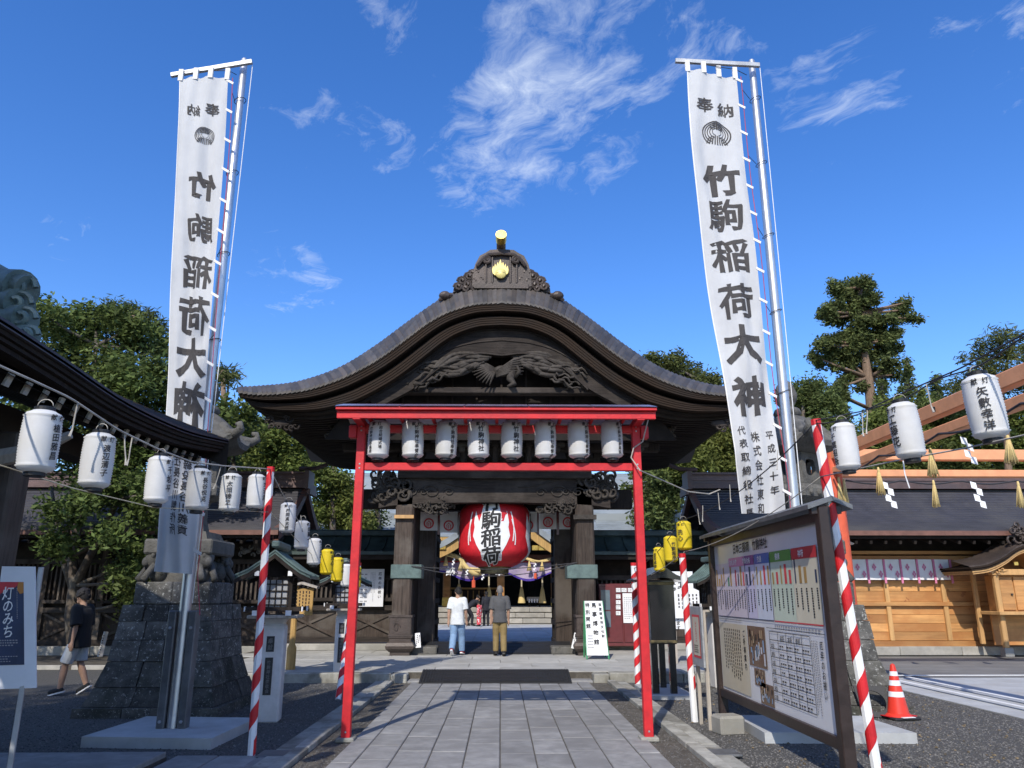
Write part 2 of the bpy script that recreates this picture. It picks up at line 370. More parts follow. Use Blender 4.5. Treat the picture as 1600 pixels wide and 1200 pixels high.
class Ink:
    """flat lettering in (u, v); put on a surface by a mapping"""
    def __init__(s): s.v = []; s.f = []
    def ch(s, c, x, y, h, w=.018, ar=1.0, slant=.05):
        vs, fs = glyph(c, w); b = len(s.v)
        s.v += [(x+a*h*ar, y+(q+a*slant)*h) for a, q in vs]; s.f += [tuple(b+i for i in f) for f in fs]; return s
    def col(s, txt, x, y, h, step=None, w=.018, ar=1.0, slant=.05):
        """vertical line of writing, y = centre of the first sign"""
        step = step or h*1.06
        for i, c in enumerate(txt):
            if c != ' ': s.ch(c, x, y-i*step, h, w, ar, slant)
        return s
    def row(s, txt, x, y, h, step=None, w=.018, ar=1.0):
        step = step or h*ar
        for i, c in enumerate(txt):
            if c != ' ': s.ch(c, x+i*step, y, h, w, ar)
        return s
    def rect(s, x0, y0, x1, y1):
        b = len(s.v); s.v += [(x0, y0), (x1, y0), (x1, y1), (x0, y1)]; s.f += [(b, b+1, b+2, b+3)]; return s
    def poly(s, pts):
        b = len(s.v); s.v += list(pts); s.f += [tuple(range(b, b+len(pts)))]; return s
    def arc(s, cx, cy, r0, r1, a0, a1, n=18, sy=1):
        for i in range(n):
            t0 = a0+(a1-a0)*i/n; t1 = a0+(a1-a0)*(i+1)/n
            s.poly([(cx+r0*math.cos(t0), cy+r0*math.sin(t0)*sy), (cx+r1*math.cos(t0), cy+r1*math.sin(t0)*sy), (cx+r1*math.cos(t1), cy+r1*math.sin(t1)*sy), (cx+r0*math.cos(t1), cy+r0*math.sin(t1)*sy)])
        return s
    def lines(s, x0, y0, x1, y1, n, gap=.5, seed=0, vertical=False):
        """rows of small unreadable print"""
        r = random.Random(seed)
        for i in range(n):
            if vertical:
                w = (x1-x0)/n; x = x0+w*(i+.5); y = y1; e = y0+(y1-y0)*r.uniform(0, .35)
                while y > e:
                    l = w*r.uniform(.5, .9); s.rect(x-w*gap*.5, y-l, x+w*gap*.5, y); y -= l+w*.35
            else:
                w = (y1-y0)/n; y = y1-w*(i+.5); x = x0; e = x1-(x1-x0)*r.uniform(0, .35)
                while x < e:
                    l = w*r.uniform(.5, .9); s.rect(x, y-w*gap*.5, min(x+l, x1), y+w*gap*.5); x += l+w*.35
        return s
    def build(s, name, mat, parent, fn, cuts=None):
        """fn maps (u, v) to a point; cuts: bisect the flat mesh along u (and v) before bending it"""
        me = bpy.data.meshes.new(name); me.from_pydata([(a, b, 0) for a, b in s.v], [], s.f)
        if cuts:
            bm = bmesh.new(); bm.from_mesh(me)
            for u in cuts[0]: bmesh.ops.bisect_plane(bm, geom=bm.verts[:]+bm.edges[:]+bm.faces[:], plane_co=(u, 0, 0), plane_no=(1, 0, 0))
            for v in cuts[1]: bmesh.ops.bisect_plane(bm, geom=bm.verts[:]+bm.edges[:]+bm.faces[:], plane_co=(0, v, 0), plane_no=(0, 1, 0))
            bm.to_mesh(me); bm.free()
        for v in me.vertices: v.co = fn(v.co.x, v.co.y)
        me.materials.append(mat)
        return link(bpy.data.objects.new(name, me), parent)
def plane_map(o, ux, uy):
    o = Vector(o); ux = Vector(ux); uy = Vector(uy)
    return lambda a, b: o+ux*a+uy*b
def arange(a, b, d):
    n = max(1, int(abs(b-a)/d)); return [a+(b-a)*i/n for i in range(n+1)]
# ================================================================== THE SETTING
def structure(name, mb, mat, **k):
    return tag(mb.build(name, mat, **k), kind='structure')
TZ = .19                                                     # height of the terrace before the gate
rows = [[(x, y, -.006*math.sin(x*.7)*math.cos(y*.5)) for x in arange(-60, 60, 3)] for y in arange(-40, 140, 4)]
g = MB(); g.add([(-700, -700, -.35), (700, -700, -.35), (700, 1500, -.35), (-700, 1500, -.35)], [(0, 1, 2, 3)])
g.add([(-60, -40, 0), (60, -40, 0), (60, 200, 0), (-60, 200, 0)], [(0, 1, 2, 3)])
ground = structure('ground', g, M['gravel'])

# paved approach: every stone is a piece of its own
path = structure('path', MB().box((0, 7.15, -.03), (3.5, 18.3, .09)), M['soil'])
stone_meshes = {}
def slab(parent, x0, x1, y0, y1, z0, z1, mat, name='paving_stone', gap=.006, b=.008):
    k = (round(x1-x0, 2), round(y1-y0, 2), round(z1-z0, 3), mat)
    if k not in stone_meshes:
        dx, dy, dz = x1-x0-2*gap, y1-y0-2*gap, z1-z0
        stone_meshes[k] = MB().cbox((0, 0, dz/2), (dx, dy, dz), b).mesh(name, M[mat])
    return inst(stone_meshes[k], name, parent, ((x0+x1)/2, (y0+y1)/2, z0+random.uniform(-.003, .003)))
NC = 8; cw = (3.54-.5)/NC
for c in range(-1, NC+1):
    x0 = -1.77 if c == -1 else (-1.52+cw*c if c < NC else 1.52); x1 = x0+(cw if 0 <= c < NC else .25)
    y = 7.0-random.choice((0, .25, .5))
    while y < 16.3:
        l = random.choice((.7, .8, .9, 1.0)) if 0 <= c < NC else random.choice((1.0, 1.2, 1.4))
        y1 = min(16.36, y+l)
        if 16.36-y1 < .3: y1 = 16.36
        slab(path, x0, x1, y, y1, -.02, .03, 'granite'); y = y1
# strips of soil and kerb stones beside the approach
for s in (-1, 1):
    soil = structure('soil_strip', MB().box((s*1.945, 8.3, -.02), (.36, 16.3, .05)), M['soil'])
    k = structure('kerb', MB().box((s*2.31, 8.3, -.02), (.37, 16.3, .05)), M['soil'])
    y = 6.2
    while y < 16.3:
        y1 = min(16.42, y+random.choice((1.4, 1.6, 1.8))); slab(k, min(s*2.13, s*2.3), max(s*2.13, s*2.3), y, y1, -.02, .065, 'kerb', 'kerb_stone')
        slab(k, min(s*2.3, s*2.5), max(s*2.3, s*2.5), y, y1, -.02, .045, 'kerb', 'kerb_stone'); y = y1
    d = structure('drain_cover', MB().cbox((s*2.42, 9.15, .035), (.38, .34, .03), .01), M['steel_dark'])
# terrace before the gate, edged with big stones
terrace = structure('terrace', MB().box((-.2, 33, .07), (13.6, 32.4, .2)), M['soil'])
for xa, xb in ((-7.0, -2.2), (2.2, 6.6)):
    x = xa
    while x < xb-.05:
        x1 = min(xb, x+random.choice((1.1, 1.3, 1.5))); slab(terrace, x, x1, 16.5, 16.85, -.02, TZ, 'kerb', 'edge_stone', b=.02); x = x1
slab(terrace, -2.2, -1.87, 16.42, 16.86, -.02, TZ-.02, 'kerb', 'edge_stone', b=.02); slab(terrace, 1.87, 2.2, 16.42, 16.86, -.02, TZ-.02, 'kerb', 'edge_stone', b=.02)
slab(terrace, -1.87, 1.87, 16.38, 16.86, -.02, .05, 'granite', 'edge_stone', b=.02)
y = 16.86
for r_, d in enumerate((1.0, 1.0, 1.05, 1.05, 1.05, 1.05)):
    x = -7.0+(r_ % 2)*.7
    while x < 6.5:
        x1 = min(6.6, x+1.4); slab(terrace, x, x1, y, y+d, .12, TZ, 'granite_pale', 'paving_stone', .004, .006); x = x1
    y += d
# the court behind the gate
court = structure('courtyard', MB().box((0, 34, .12), (40, 21, .17)), M['granite_pale'])
y = 24.6
for r_ in range(9):
    for c in range(-4, 4):
        slab(court, c*.95, c*.95+.95, y, y+1.9, .15, .215, 'granite_court', 'paving_stone', .012, .006)
    y += 1.9
# paved area and drive on the right, with painted lines
drive = structure('drive', MB().box((26, 18.4, -.04), (37, 12, .09)), M['asphalt'])
lot = structure('parking_apron', MB().box((24.2, 11.4, -.03), (32, 11.9, .084)), M['concrete'])
structure('pavement_edge', MB().box((7.8, 11.5, -.03), (.8, 12, .092)), M['concrete'])
for x0 in (7.93, 8.45):
    structure('painted_line', MB().box((x0, 11.2, .066), (.09, 11.4, .004)), M['road_paint'])
structure('painted_line', MB().box((22, 17.25, .062), (27.5, .1, .008)), M['road_paint'])
# slabs at the bottom left
sp = structure('side_pavement', MB().box((-5.6, 7.3, .01), (4.1, 3.4, .06)), M['soil'])
for i in range(5): slab(sp, -7.6+i*.81, -7.6+(i+1)*.81, 7.9, 9.0, -.02, .09, 'granite', 'paving_stone')
for i in range(3): slab(sp, -3.48+i*.45, -3.48+(i+1)*.45, 8.0, 9.1, -.02, .035, 'granite', 'paving_stone')

def scatter(name, n, area, z, size, mat, label=None, avoid=None, seed=1):
    """small loose stones, one object"""
    r = random.Random(seed); mb = MB()
    for _ in range(n):
        for _t in range(9):
            t = r.random()**1.3; y = area[2]+(area[3]-area[2])*t; x = r.uniform(area[0], area[1])
            if not avoid or not avoid(x, y): break
        else: continue
        a = size*r.uniform(.5, 1.5); h = a*r.uniform(.3, .7); ph = r.random()*6
        vs = [(x+a*r.uniform(.7, 1.1)*math.cos(ph+k*1.2566), y+a*r.uniform(.7, 1.1)*math.sin(ph+k*1.2566), z-.002) for k in range(5)]
        vs += [(x+(p[0]-x)*.55, y+(p[1]-y)*.55, z+h) for p in vs]
        mb.add(vs, [(5, 6, 7, 8, 9)]+[(k, (k+1) % 5, 5+(k+1) % 5, 5+k) for k in range(5)])
    return tag(mb.build(name, mat, fix=False), kind='stuff')
scatter('gravel', 26000, (-8.5, -2.5, 8.6, 18.4), 0, .011, M['pebble'], seed=2)
scatter('gravel', 26000, (2.5, 7.4, 8.4, 16.4), 0, .011, M['pebble'], seed=3)
scatter('gravel', 2600, (-2.12, -1.78, 7.5, 16.3), .004, .008, M['pebble'], seed=4)
scatter('gravel', 2600, (1.78, 2.12, 7.5, 16.3), .004, .008, M['pebble'], seed=5)
scatter('leaf_litter', 420, (2.2, 7.2, 8.5, 16), .01, .016, M['leaf_litter'], seed=6)

# ================================================================== THE GATE
def spline(pts, n):
    """Catmull-Rom through 2-D points, n samples evenly by length"""
    P = [Vector(p) for p in pts]; P = [2*P[0]-P[1]]+P+[2*P[-1]-P[-2]]; out = []
    for i in range(1, len(P)-2):
        for k in range(24):
            t = k/24; a, b, c, d = P[i-1], P[i], P[i+1], P[i+2]
            out.append(.5*((2*b)+(c-a)*t+(2*a-5*b+4*c-d)*t*t+(3*b-a-3*c+d)*t**3))
    out.append(P[-2]); L = [0]
    for i in range(1, len(out)): L.append(L[-1]+(out[i]-out[i-1]).length)
    res = []
    for k in range(n):
        s = L[-1]*k/(n-1); i = max(1, min(len(L)-1, next((j for j, q in enumerate(L) if q >= s), len(L)-1)))
        f = (s-L[i-1])/max(1e-9, L[i]-L[i-1]); q = out[i-1].lerp(out[i], f); res.append(tuple(q))
    return res
def pxc(pts, Y, n):
    return spline([(at(x, y, Y).x, at(x, y, Y).z) for x, y in pts], n)
def mir(row): return row+[(-x, z) for x, z in reversed(row[:-1])]
def shift(row, d, taper=False):
    """offset a left-to-right row to its lower side by d"""
    out = []
    for i, (x, z) in enumerate(row):
        a = Vector(row[max(0, i-1)]); b = Vector(row[min(len(row)-1, i+1)]); t = (b-a).normalized(); e = d*(1 if not taper else .5+.5*min(1, max(0, (6.6-abs(x))/2.6))); out.append((x+t.y*e, z-t.x*e))
    return out
gate = root('shrine_gate', 'great dark wooden shrine gate with curved gable roof, bird carving and gold crest', 'gate', (-.17, 22, TZ))
NS = 61
front = pxc([(372, 612), (400, 615), (435, 614), (480, 608), (530, 592), (575, 570), (605, 551), (640, 525), (670, 503), (700, 487), (740, 475), (783.5, 472)], 18.5, NS)
front[-1] = (0, front[-1][1])
sil = pxc([(369, 610), (400, 608), (460, 601), (525, 579), (580, 546), (630, 510), (680, 476), (710, 460), (745, 453), (783.5, 451)], 20.2, NS)
sil[-1] = (0, sil[-1][1])
def roof_pt(i, w):
    a = front[i]; q = max(0, i-2.6*math.sin(math.pi*i/(NS-1))); k = min(int(q), NS-2); f = q-k
    b = (sil[k][0]*(1-f)+sil[k+1][0]*f, sil[k][1]*(1-f)+sil[k+1][1]*f); t = math.sin(w*math.pi/2)
    return Vector((a[0]+(b[0]-a[0])*w, 18.5+1.7*w, a[1]+(b[1]-a[1])*t))
for s in (-1, 1):
    for i in range(NS-1):
        vs = []
        for j, lift in ((i, .0), (i+1, .035)):
            for w in (0, .2, .45, .72, 1):
                p = roof_pt(j, w); vs.append(Vector((s*-p.x if s > 0 else p.x, p.y, p.z+lift+(.012 if w == 0 else 0))))
        n = 5; lo = [v-Vector((0, 0, .06)) for v in vs]; vs += lo
        fs = [(k, k+1, n+k+1, n+k) for k in range(4)]+[(2*n+k, 3*n+k, 3*n+k+1, 2*n+k+1) for k in range(4)]
        fs += [(n+k, n+k+1, 3*n+k+1, 3*n+k) for k in range(4)]+[(k, 2*n+k, 2*n+k+1, k+1) for k in range(4)]+[(0, n, 3*n, 2*n), (4, 2*n+4, 3*n+4, n+4)]
        MB().add(vs, fs).build('roof_sheet', M['copper_brown'], gate)
full = mir(sil)
ff = mir(front)
r = MB(); r.grid([[(x, y, z-.02) for x, z in full] for y in (20.15, 22, 24, 26, 27.6)]); r.grid([[(x, 27.6+1.2*w, z-.02-(z-.02-zz)*w) for (x, z), (_, zz) in zip(full, ff)] for w in (0, .5, 1)])
r.build('roof', M['copper_brown'], gate, smooth=True, fix=False)
# layered verge of the gable: two stacks of thin curved boards
def shrink(row, k): return [(x*(1-k), z) for x, z in row]
d = .0; y = 18.52
for k in range(4):
    t = .05 if k else .06
    MB().band(shrink(shift(ff, d, True), .003*k), shrink(shift(ff, d+t-.003, True), .003*k), y+.014*k, 28.2).build('verge_board', M['verge_wood'], gate)
    d += t
MB().band(shrink(shift(ff, d, True), .02), shrink(shift(ff, d+.1, True), .02), 18.95, 28).build('verge_board', M['rafter_wood'], gate)
d += .1
for k in range(4):
    t = .054
    MB().band(shrink(shift(ff, d, True), .03+.003*k), shrink(shift(ff, d+t-.003, True), .03+.003*k), 18.7+.014*k, 28).build('verge_board', M['verge_wood'], gate)
    d += t
und = shrink(shift(ff, d, True), .05)
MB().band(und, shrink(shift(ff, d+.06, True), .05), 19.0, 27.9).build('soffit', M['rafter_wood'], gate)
raf = MB().band([(x, z) for x, z in shrink(shift(ff, d+.055, True), .055)], shrink(shift(ff, d+.15, True), .06), -.05, .05).mesh('rafter', M['rafter_wood'])
for k in range(34):
    inst(raf, 'rafter', gate, (0, 19.3+k*.25, 0))
# curved bargeboard with the wide arch
up = pxc([(572, 617), (600, 590), (647, 556), (698, 527), (740, 516), (783.5, 514)], 19.05, 26)
lo = pxc([(588, 640), (608, 628), (648, 606), (672, 584), (702, 563), (742, 550), (783.5, 553)], 19.05, 26)
up[-1] = (0, up[-1][1]); lo[-1] = (0, lo[-1][1])
MB().band(mir(up), mir(lo), 19.02, 19.22).build('bargeboard', M['beam_wood'], gate)
edge = pxc([(648, 606), (672, 584), (702, 563), (742, 550), (783.5, 553)], 18.98, 20); edge[-1] = (0, edge[-1][1])
MB().band(mir(edge), mir([(x, z-.05) for x, z in edge]), 18.97, 19.2).build('arch_moulding', M['beam_wood'], gate)
mid = pxc([(600, 606), (647, 576), (698, 546), (740, 534), (783.5, 530)], 19.0, 20); mid[-1] = (0, mid[-1][1])
MB().band(mir(mid), mir([(x, z-.035) for x, z in mid]), 18.995, 19.1).build('arch_moulding', M['beam_wood'], gate)
P0 = at(783, 640, 19.7)
MB().prism([(-4.6, 5.6), (4.6, 5.6), (3.6, 7.0), (1.8, 8.1), (0, 8.5), (-1.8, 8.1), (-3.6, 7.0)], 19.72, 19.8).build('pediment', M['rafter_wood'], gate)
for X in arange(-2.6, 2.6, .58): MB().box((X, 19.68, 7.0), (.05, .06, 2.4)).build('pediment_batten', M['dark_wood'], gate)
for yy, hh, dd in ((612, .16, 19.3), (640, .3, 19.9), (672, .26, 20.4), (700, .22, 20.7)):
    p = at(783, yy, dd); MB().cbox((0, dd, p.z), (8.6 if yy > 630 else 6.0, .3, hh), .02).build('cross_beam', M['beam_wood'] if yy < 640 else M['dark_wood'], gate)
# carved crane with long tail plumes
def wavy(a, b, n, amp, ph, fr=2, dy=.06):
    a = Vector(a); b = Vector(b); d = b-a; nrm = Vector((-d.z, 0, d.x)).normalized()
    return [a+d*(i/n)+nrm*math.sin(ph+fr*math.pi*2*i/n)*amp+Vector((0, math.sin(ph*2+i)*dy, 0)) for i in range(n+1)]
cv = MB(); rr_ = random.Random(3)
for s in (-1, 1):
    for k in range(13):
        f = k/12
        a = at(783+s*(14+20*f), 562+12*f, 19.3); b = at(783+s*(128-52*f*(k % 2)-6*f), 607-40*math.sin(f*2.4)+4*(k % 3), 19.25)
        mid_ = at(783+s*(75-10*f), 558+32*f, 19.3)
        pts = spline([(a.x, a.z), (mid_.x, mid_.z), (b.x, b.z)], 13); ph = rr_.random()*6
        cv.tube([(x, 19.05+.05*math.sin(ph+i*1.1), z+.035*math.sin(ph+i*.9)) for i, (x, z) in enumerate(pts)], [.035+.03*math.sin(math.pi*(i+.5)/13) for i in range(13)], 6)
    for k in range(8):
        a = at(783+s*(70+5*k), 572+rr_.uniform(0, 25), 19.2); a.y = 19.0; b = a+Vector((s*rr_.uniform(.3, .7), 0, -rr_.uniform(.1, .35)))
        cv.tube(wavy(a, b, 8, .05, k), [.03]*9, 5)
cv.build('plume_carving', M['carving'], gate, smooth=True)
bd = MB()
for k in range(11):                                           # wing fan
    a = at(776, 578, 19.1); t = R(150+k*10); b = a+Vector((math.cos(t)*(.72-.02*k), -.02*k, math.sin(t)*.5))
    bd.tube([a, a.lerp(b, .5)+Vector((0, -.04, .04)), b], [.035, .04, .015], 6)
bd.ball(at(785, 580, 19.05), .19, 10, 8, 1.3, .7, .8)
bd.tube([at(800, 582, 19.05), at(797, 592, 18.95), at(803, 600, 18.9), at(793, 604, 18.85)], [.13, .1, .08, .03], 8)
bd.tube([at(804, 590, 19), at(812, 580, 18.95), at(808, 572, 18.95)], [.05, .06, .03], 6)
bd.build('bird_carving', M['carving'], gate, smooth=True)
wg = MB()
for k in range(7):
    a = at(775, 580+k*1.5, 18.95); b = at(828-k*2, 555+k*5, 19.05); wg.tube([a, a.lerp(b, .5)+Vector((0, -.06, .06)), b], [.02, .04, .015], 6)
wg.build('wing_carving', M['carving'], gate, smooth=True)
# ridge ornament
ro = MB()
def sym(pts): return pts+[(-x, z) for x, z in reversed(pts) if abs(x) > 1e-6]
def ornament(pts_px, Y0, Y1): return sym([(at(x, y, 19.35).x, at(x, y, 19.35).z) for x, y in pts_px]), Y0, Y1
po, a_, b_ = ornament([(708, 456), (709, 448), (716, 441), (722, 432), (733, 424), (745, 418), (755, 420), (754, 428)], 19.3, 19.75)
ro.prism(po, 19.35, 19.75)
po, a_, b_ = ornament([(738, 450), (739, 430), (743, 416), (750, 403), (758, 399), (766, 394), (783.3, 393)], 19.2, 19.8)
ro.prism(po, 19.2, 19.7)
orn = ro.build('ridge_ornament', M['copper_ridge'], gate)
sw = MB()
for s in (-1, 1):
    for k, (x, y, rad) in enumerate(((716, 449, .12), (722, 440, .13), (730, 446, .14), (733, 433, .13), (742, 440, .13), (746, 427, .13), (753, 438, .13), (738, 428, .1), (727, 452, .1), (741, 452, .1))):
        c = at(783.3+s*(783.3-x), y, 19.3)
        sw.tube([c+Vector((rad*(1-t/16)*math.cos(t*.75)*s, -.03-.004*t, rad*(1-t/16)*math.sin(t*.75))) for t in range(15)], .04, 6)
    c = at(783.3+s*23, 407, 19.15)
    sw.tube([c+Vector((.13*(1-t/16)*math.cos(t*.75)*s, -.02, .13*(1-t/16)*math.sin(t*.75))) for t in range(15)], .045, 6)
    sw.tube([at(783.3+s*38, 416, 19.15), at(783.3+s*30, 406, 19.12), at(783.3+s*20, 398, 19.12), at(783.3, 396, 19.12)], .05, 6)
    c = at(783.3+s*88, 462, 19.2); sw.ball(c, .14, 8, 6, 1.2, 1, .9); sw.tube([c+Vector((-s*.2, 0, .02)), c, c+Vector((s*.16, 0, -.14))], [.05, .1, .04], 6)
    for x in (14, 24): sw.tube([at(783.3+s*x, 442, 19.15), at(783.3+s*x, 402, 19.15)], .025, 5)
sw.box(at(783.3, 447, 19.2), (1.45, .1, .16))
sw.build('swirl_relief', M['copper_ridge'], orn, smooth=35)
pl = MB(); a = at(783, 396, 19.6); b = at(783, 372, 18.95)
pl.tube([a+Vector((0, .5, -.1)), a, b], .125, 12); rp = pl.build('ridge_pole', M['bark_red'], orn, smooth=35)
d_ = (b-a).normalized()
MB().tube([b-d_*.12, b+d_*.06, b+d_*.16], [.145, .15, .15], 12).build('gold_cap', M['gold'], rp, smooth=35)
# crest: jewel in flames
c = at(782.5, 426, 19.16)
fl = [(at(600+x/4.286, 360+y/4.286, 19.16).x, at(600+x/4.286, 360+y/4.286, 19.16).z) for x, y in ((724, 268), (731, 240), (738, 256), (744, 226), (752, 246), (762, 214), (768, 234), (779, 196), (790, 234), (797, 214), (806, 246), (814, 226), (820, 256), (828, 240), (834, 270), (830, 290), (815, 303), (779, 309), (743, 303), (728, 290))]
em = MB().prism(fl, 19.12, 19.2).build('flame_crest', M['gold_flat'], gate)
MB().lathe((0, 0, 0), [(.02, -.03), (.13, -.02), (.15, 0), (.13, .02), (.01, .04)], 14).build('jewel', M['gold_flat'], em, smooth=True).matrix_local = Matrix.Translation((c.x, 19.11, c.z-.05)) @ Matrix.Rotation(R(90), 4, 'X')
jr = MB()
for q in (.05, .1): jr.tube([(c.x-q*1.1, 19.085, c.z-.04), (c.x, 19.08, c.z+q*.4-.04), (c.x+q*1.1, 19.085, c.z-.04)], .007, 5)
jr.build('jewel_rings', M['brass_old'], em)

# posts, beams and doors
GX = -.17
def carve(c, w, h, seed, n=14, r=.045, dep=.12):
    """tangle of scrolls like the carved clouds under the eaves"""
    q = random.Random(seed); mb = MB(); c = Vector(c)
    for i in range(n):
        o = c+Vector((q.uniform(-.5, .5)*w, q.uniform(-.5, .5)*dep, q.uniform(-.5, .5)*h)); rad = q.uniform(.3, .55)*min(w, h)*.6; s = q.choice((-1, 1)); p0 = q.random()*6
        mb.tube([o+Vector((rad*(1-t/14)*math.cos(p0+t*.6*s), -.01*t, rad*(1-t/14)*math.sin(p0+t*.6*s))) for t in range(12)], [r*(1.1-t/16) for t in range(12)], 5)
    mb.ball(c, min(w, h)*.4, 8, 6, 1.2*w/min(w, h)*.8, .5, h/min(w, h)*.8)
    return mb
for s in (-1, 1):
    X = GX+s*2.44
    cz = 4.1
    col = MB().cbox((X, 21.3, TZ+cz/2+.3), (.5, .5, cz-.4+.6), .05).build('column', M['old_wood'], gate)
    b = MB(); b.lathe((X, 21.3, TZ), [(.36, 0), (.36, .09), (.40, .1), (.5, .17), (.52, .24), (.46, .32), (.39, .36), (.39, .42), (.42, .44), (.42, .5)], 4, ph=R(45))
    b.build('column_base', M['copper_ridge'], gate)
    b = MB().cbox((X, 21.3, TZ+.72), (.58, .58, .5), .02); b.box((X, 21.3, TZ+.98), (.62, .62, .06)); b.box((X, 21.3, TZ+.5), (.62, .62, .05))
    b.tube([(X-.1+.1*math.cos(t)*(1-t/9), 21.0, TZ+.72+.1*math.sin(t)) for t in (0, 1, 2, 3, 4, 5, 6, 7)], .018, 5)
    b.build('column_sleeve', M['copper_ridge'], gate)
    MB().cbox((X-s*.1, 21.34, at(620, 893, 21.1).z), (.82, .66, .36), .015).build('copper_band', M['patina'], gate)
    zz = at(620, 808, 21.1).z
    if s < 0: MB().box((X, 21.0, zz), (.52, .12, .09)).build('nailed_strip', M['pine_post'], gate)
    else: MB().box((X, 21.02, zz), (.62, .14, .12)).build('nailed_strip', M['carving'], gate)
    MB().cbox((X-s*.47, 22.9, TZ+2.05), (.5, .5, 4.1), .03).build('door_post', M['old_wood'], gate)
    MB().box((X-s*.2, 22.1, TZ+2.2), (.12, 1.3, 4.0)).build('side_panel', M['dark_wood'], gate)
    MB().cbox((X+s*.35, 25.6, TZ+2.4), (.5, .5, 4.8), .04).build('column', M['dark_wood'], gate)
    st = MB().cbox((X-s*.55, 21.9, TZ+.09), (.75, .9, .2), .03).build('footing_stone', M['stone_grey'], gate)
    # tie beams running to the side, carved beam noses
    zb = at(783, 768, 21.3).z
    MB().cbox((X+s*.75, 22.3, zb-.1), (1.5, .3, .55), .02).build('side_beam', M['dark_wood'], gate)
    MB().box((X+s*.2, 23.4, zb+.15), (.3, 4.6, .4)).build('side_beam', M['dark_wood'], gate)
    carve((X+s*.42, 21.15, zb+.12), .9, .62, 11 if s < 0 else 12, 46, .05, .3).build('beam_nose', M['carving'], gate, smooth=True)
    carve((X-s*.75, 21.2, at(783, 788, 21.2).z), .95, .42, 13 if s < 0 else 14, 46, .036, .2).build('cloud_carving', M['carving'], gate, smooth=True)
    q = at(783+s*240, 672, 20.2); carve(q, 1.0, .42, 15+s, 46, .036, .25).build('cloud_carving', M['carving'], gate, smooth=True)
    q = at(783+s*345, 662, 19.1); carve(q, .8, .3, 25+s, 12, .035, .1).build('cloud_carving', M['beam_wood'], gate, smooth=True)
    # door leaf folded back into the passage
    dl = root('door_leaf', None, None); dl.parent = gate; dl.matrix_parent_inverse = Matrix.Translation(-gate.location)
    dl.location = (X-s*.5, 23.2, TZ+.1); del_ = 1.75
    Lx = X-s*.62
    for (yy, ww) in ((23.25, .14), (23.75, .09), (24.25, .09), (24.85, .14)): MB().box((Lx, yy, TZ+1.95), (.12, ww, 3.7)).build('stile', M['dark_wood'], dl)
    for zz in (.2, .75, 1.35, 1.95, 2.55, 3.15, 3.7): MB().box((Lx-s*.015, 24.05, TZ+zz), (.15, 1.6, .14)).build('rail', M['dark_wood'], dl)
    MB().box((Lx+s*.06, 24.05, TZ+1.95), (.03, 1.6, 3.6)).build('panel', M['rafter_wood'], dl)
# great rainbow beam across the opening with scroll relief
zt, zbm = at(783, 750, 21.2).z, at(783, 788, 21.2).z
bw = 3.15
top = [(GX+bw*t, zt) for t in arange(-1, 1, .1)]; bot = [(GX+bw*t, zbm-.12+.16*math.cos(t*math.pi/2)**.5 if abs(t) < 1 else zbm-.12) for t in arange(-1, 1, .1)]
rb = MB().band(top, bot, 21.05, 21.5).build('rainbow_beam', M['beam_wood'], gate)
rl = MB()
for s in (-1, 1):
    for j, (ox, rad) in enumerate(((.55, .2), (.72, .14), (.4, .12), (.62, .1))):
        c = Vector((GX+s*bw*ox, 21.03, (zt+zbm)/2-.02)); rl.tube([c+Vector((s*rad*(1-t/18)*math.cos(t*.6)*1.3, 0, rad*(1-t/18)*math.sin(t*.6))) for t in range(16)], .018, 5)
    rl.tube([(GX+s*bw*q, 21.03, zt-.1-.12*math.sin(q*7)) for q in arange(.2, .95, .05)], .014, 5)
rl.build('scroll_relief', M['carving'], rb, smooth=True)
MB().cbox((GX, 21.2, at(783, 743, 21.1).z), (5.3, .6, .2), .02).build('cap_beam', M['beam_wood'], gate)
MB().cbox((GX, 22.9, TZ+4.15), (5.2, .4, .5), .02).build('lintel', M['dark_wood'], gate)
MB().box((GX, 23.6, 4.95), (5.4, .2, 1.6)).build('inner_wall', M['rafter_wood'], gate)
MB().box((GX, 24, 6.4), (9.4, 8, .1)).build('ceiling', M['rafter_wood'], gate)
# bracket sets between the cap beam and the eaves
def bracket(X, Yb, z, par):
    b = MB(); b.box((X, Yb, z), (.32, .32, .14), taper=1.35); b.box((X, Yb, z+.16), (.9, .18, .18)); b.box((X, Yb-.2, z+.16), (.18, .9, .18))
    for q in (-.38, 0, .38): b.box((X+q, Yb, z+.32), (.2, .2, .14), taper=1.3)
    b.box((X, Yb-.55, z+.32), (.2, .2, .14), taper=1.3); b.box((X, Yb-.3, z+.48), (1.3, .18, .17)); b.box((X, Yb-.45, z+.48), (.17, 1.1, .17))
    for q in (-.55, 0, .55): b.box((X+q, Yb-.3, z+.63), (.18, .18, .13), taper=1.3)
    b.box((X, Yb-.65, z+.3), (.1, .3, .5), rx=.5)
    b.build('bracket', M['dark_wood'] , par)
for X in (-2.6, -1.02, -.17+.0, .75, 2.3): bracket(X, 21.2, at(783, 728, 21.1).z, gate)
for X, dx in ((722, 0), (870, 0), (571, 0), (1000, 0)):
    p = at(X, 690, 20.3); b = MB().cbox(p, (.16, .3, .55), .02); b.ball(p+Vector((0, -.05, .32)), .12, 8, 6); b.box(p+Vector((0, -.1, -.1)), (.4, .2, .12)); b.build('strut', M['carving'], gate)
# sagging wire across the passage belongs to the gate
w = MB(); A = Vector((GX-2.2, 21.0, at(783, 885, 21).z)); B = Vector((GX+2.2, 21.0, A.z+.1))
for sg in (.12, .3): w.tube([A.lerp(B, t)+Vector((0, 0, -sg*4*t*(1-t)-(.0 if sg < .2 else .0))) for t in arange(0, 1, .06)], .012, 5)
w.build('guy_wire', M['cable'], gate)

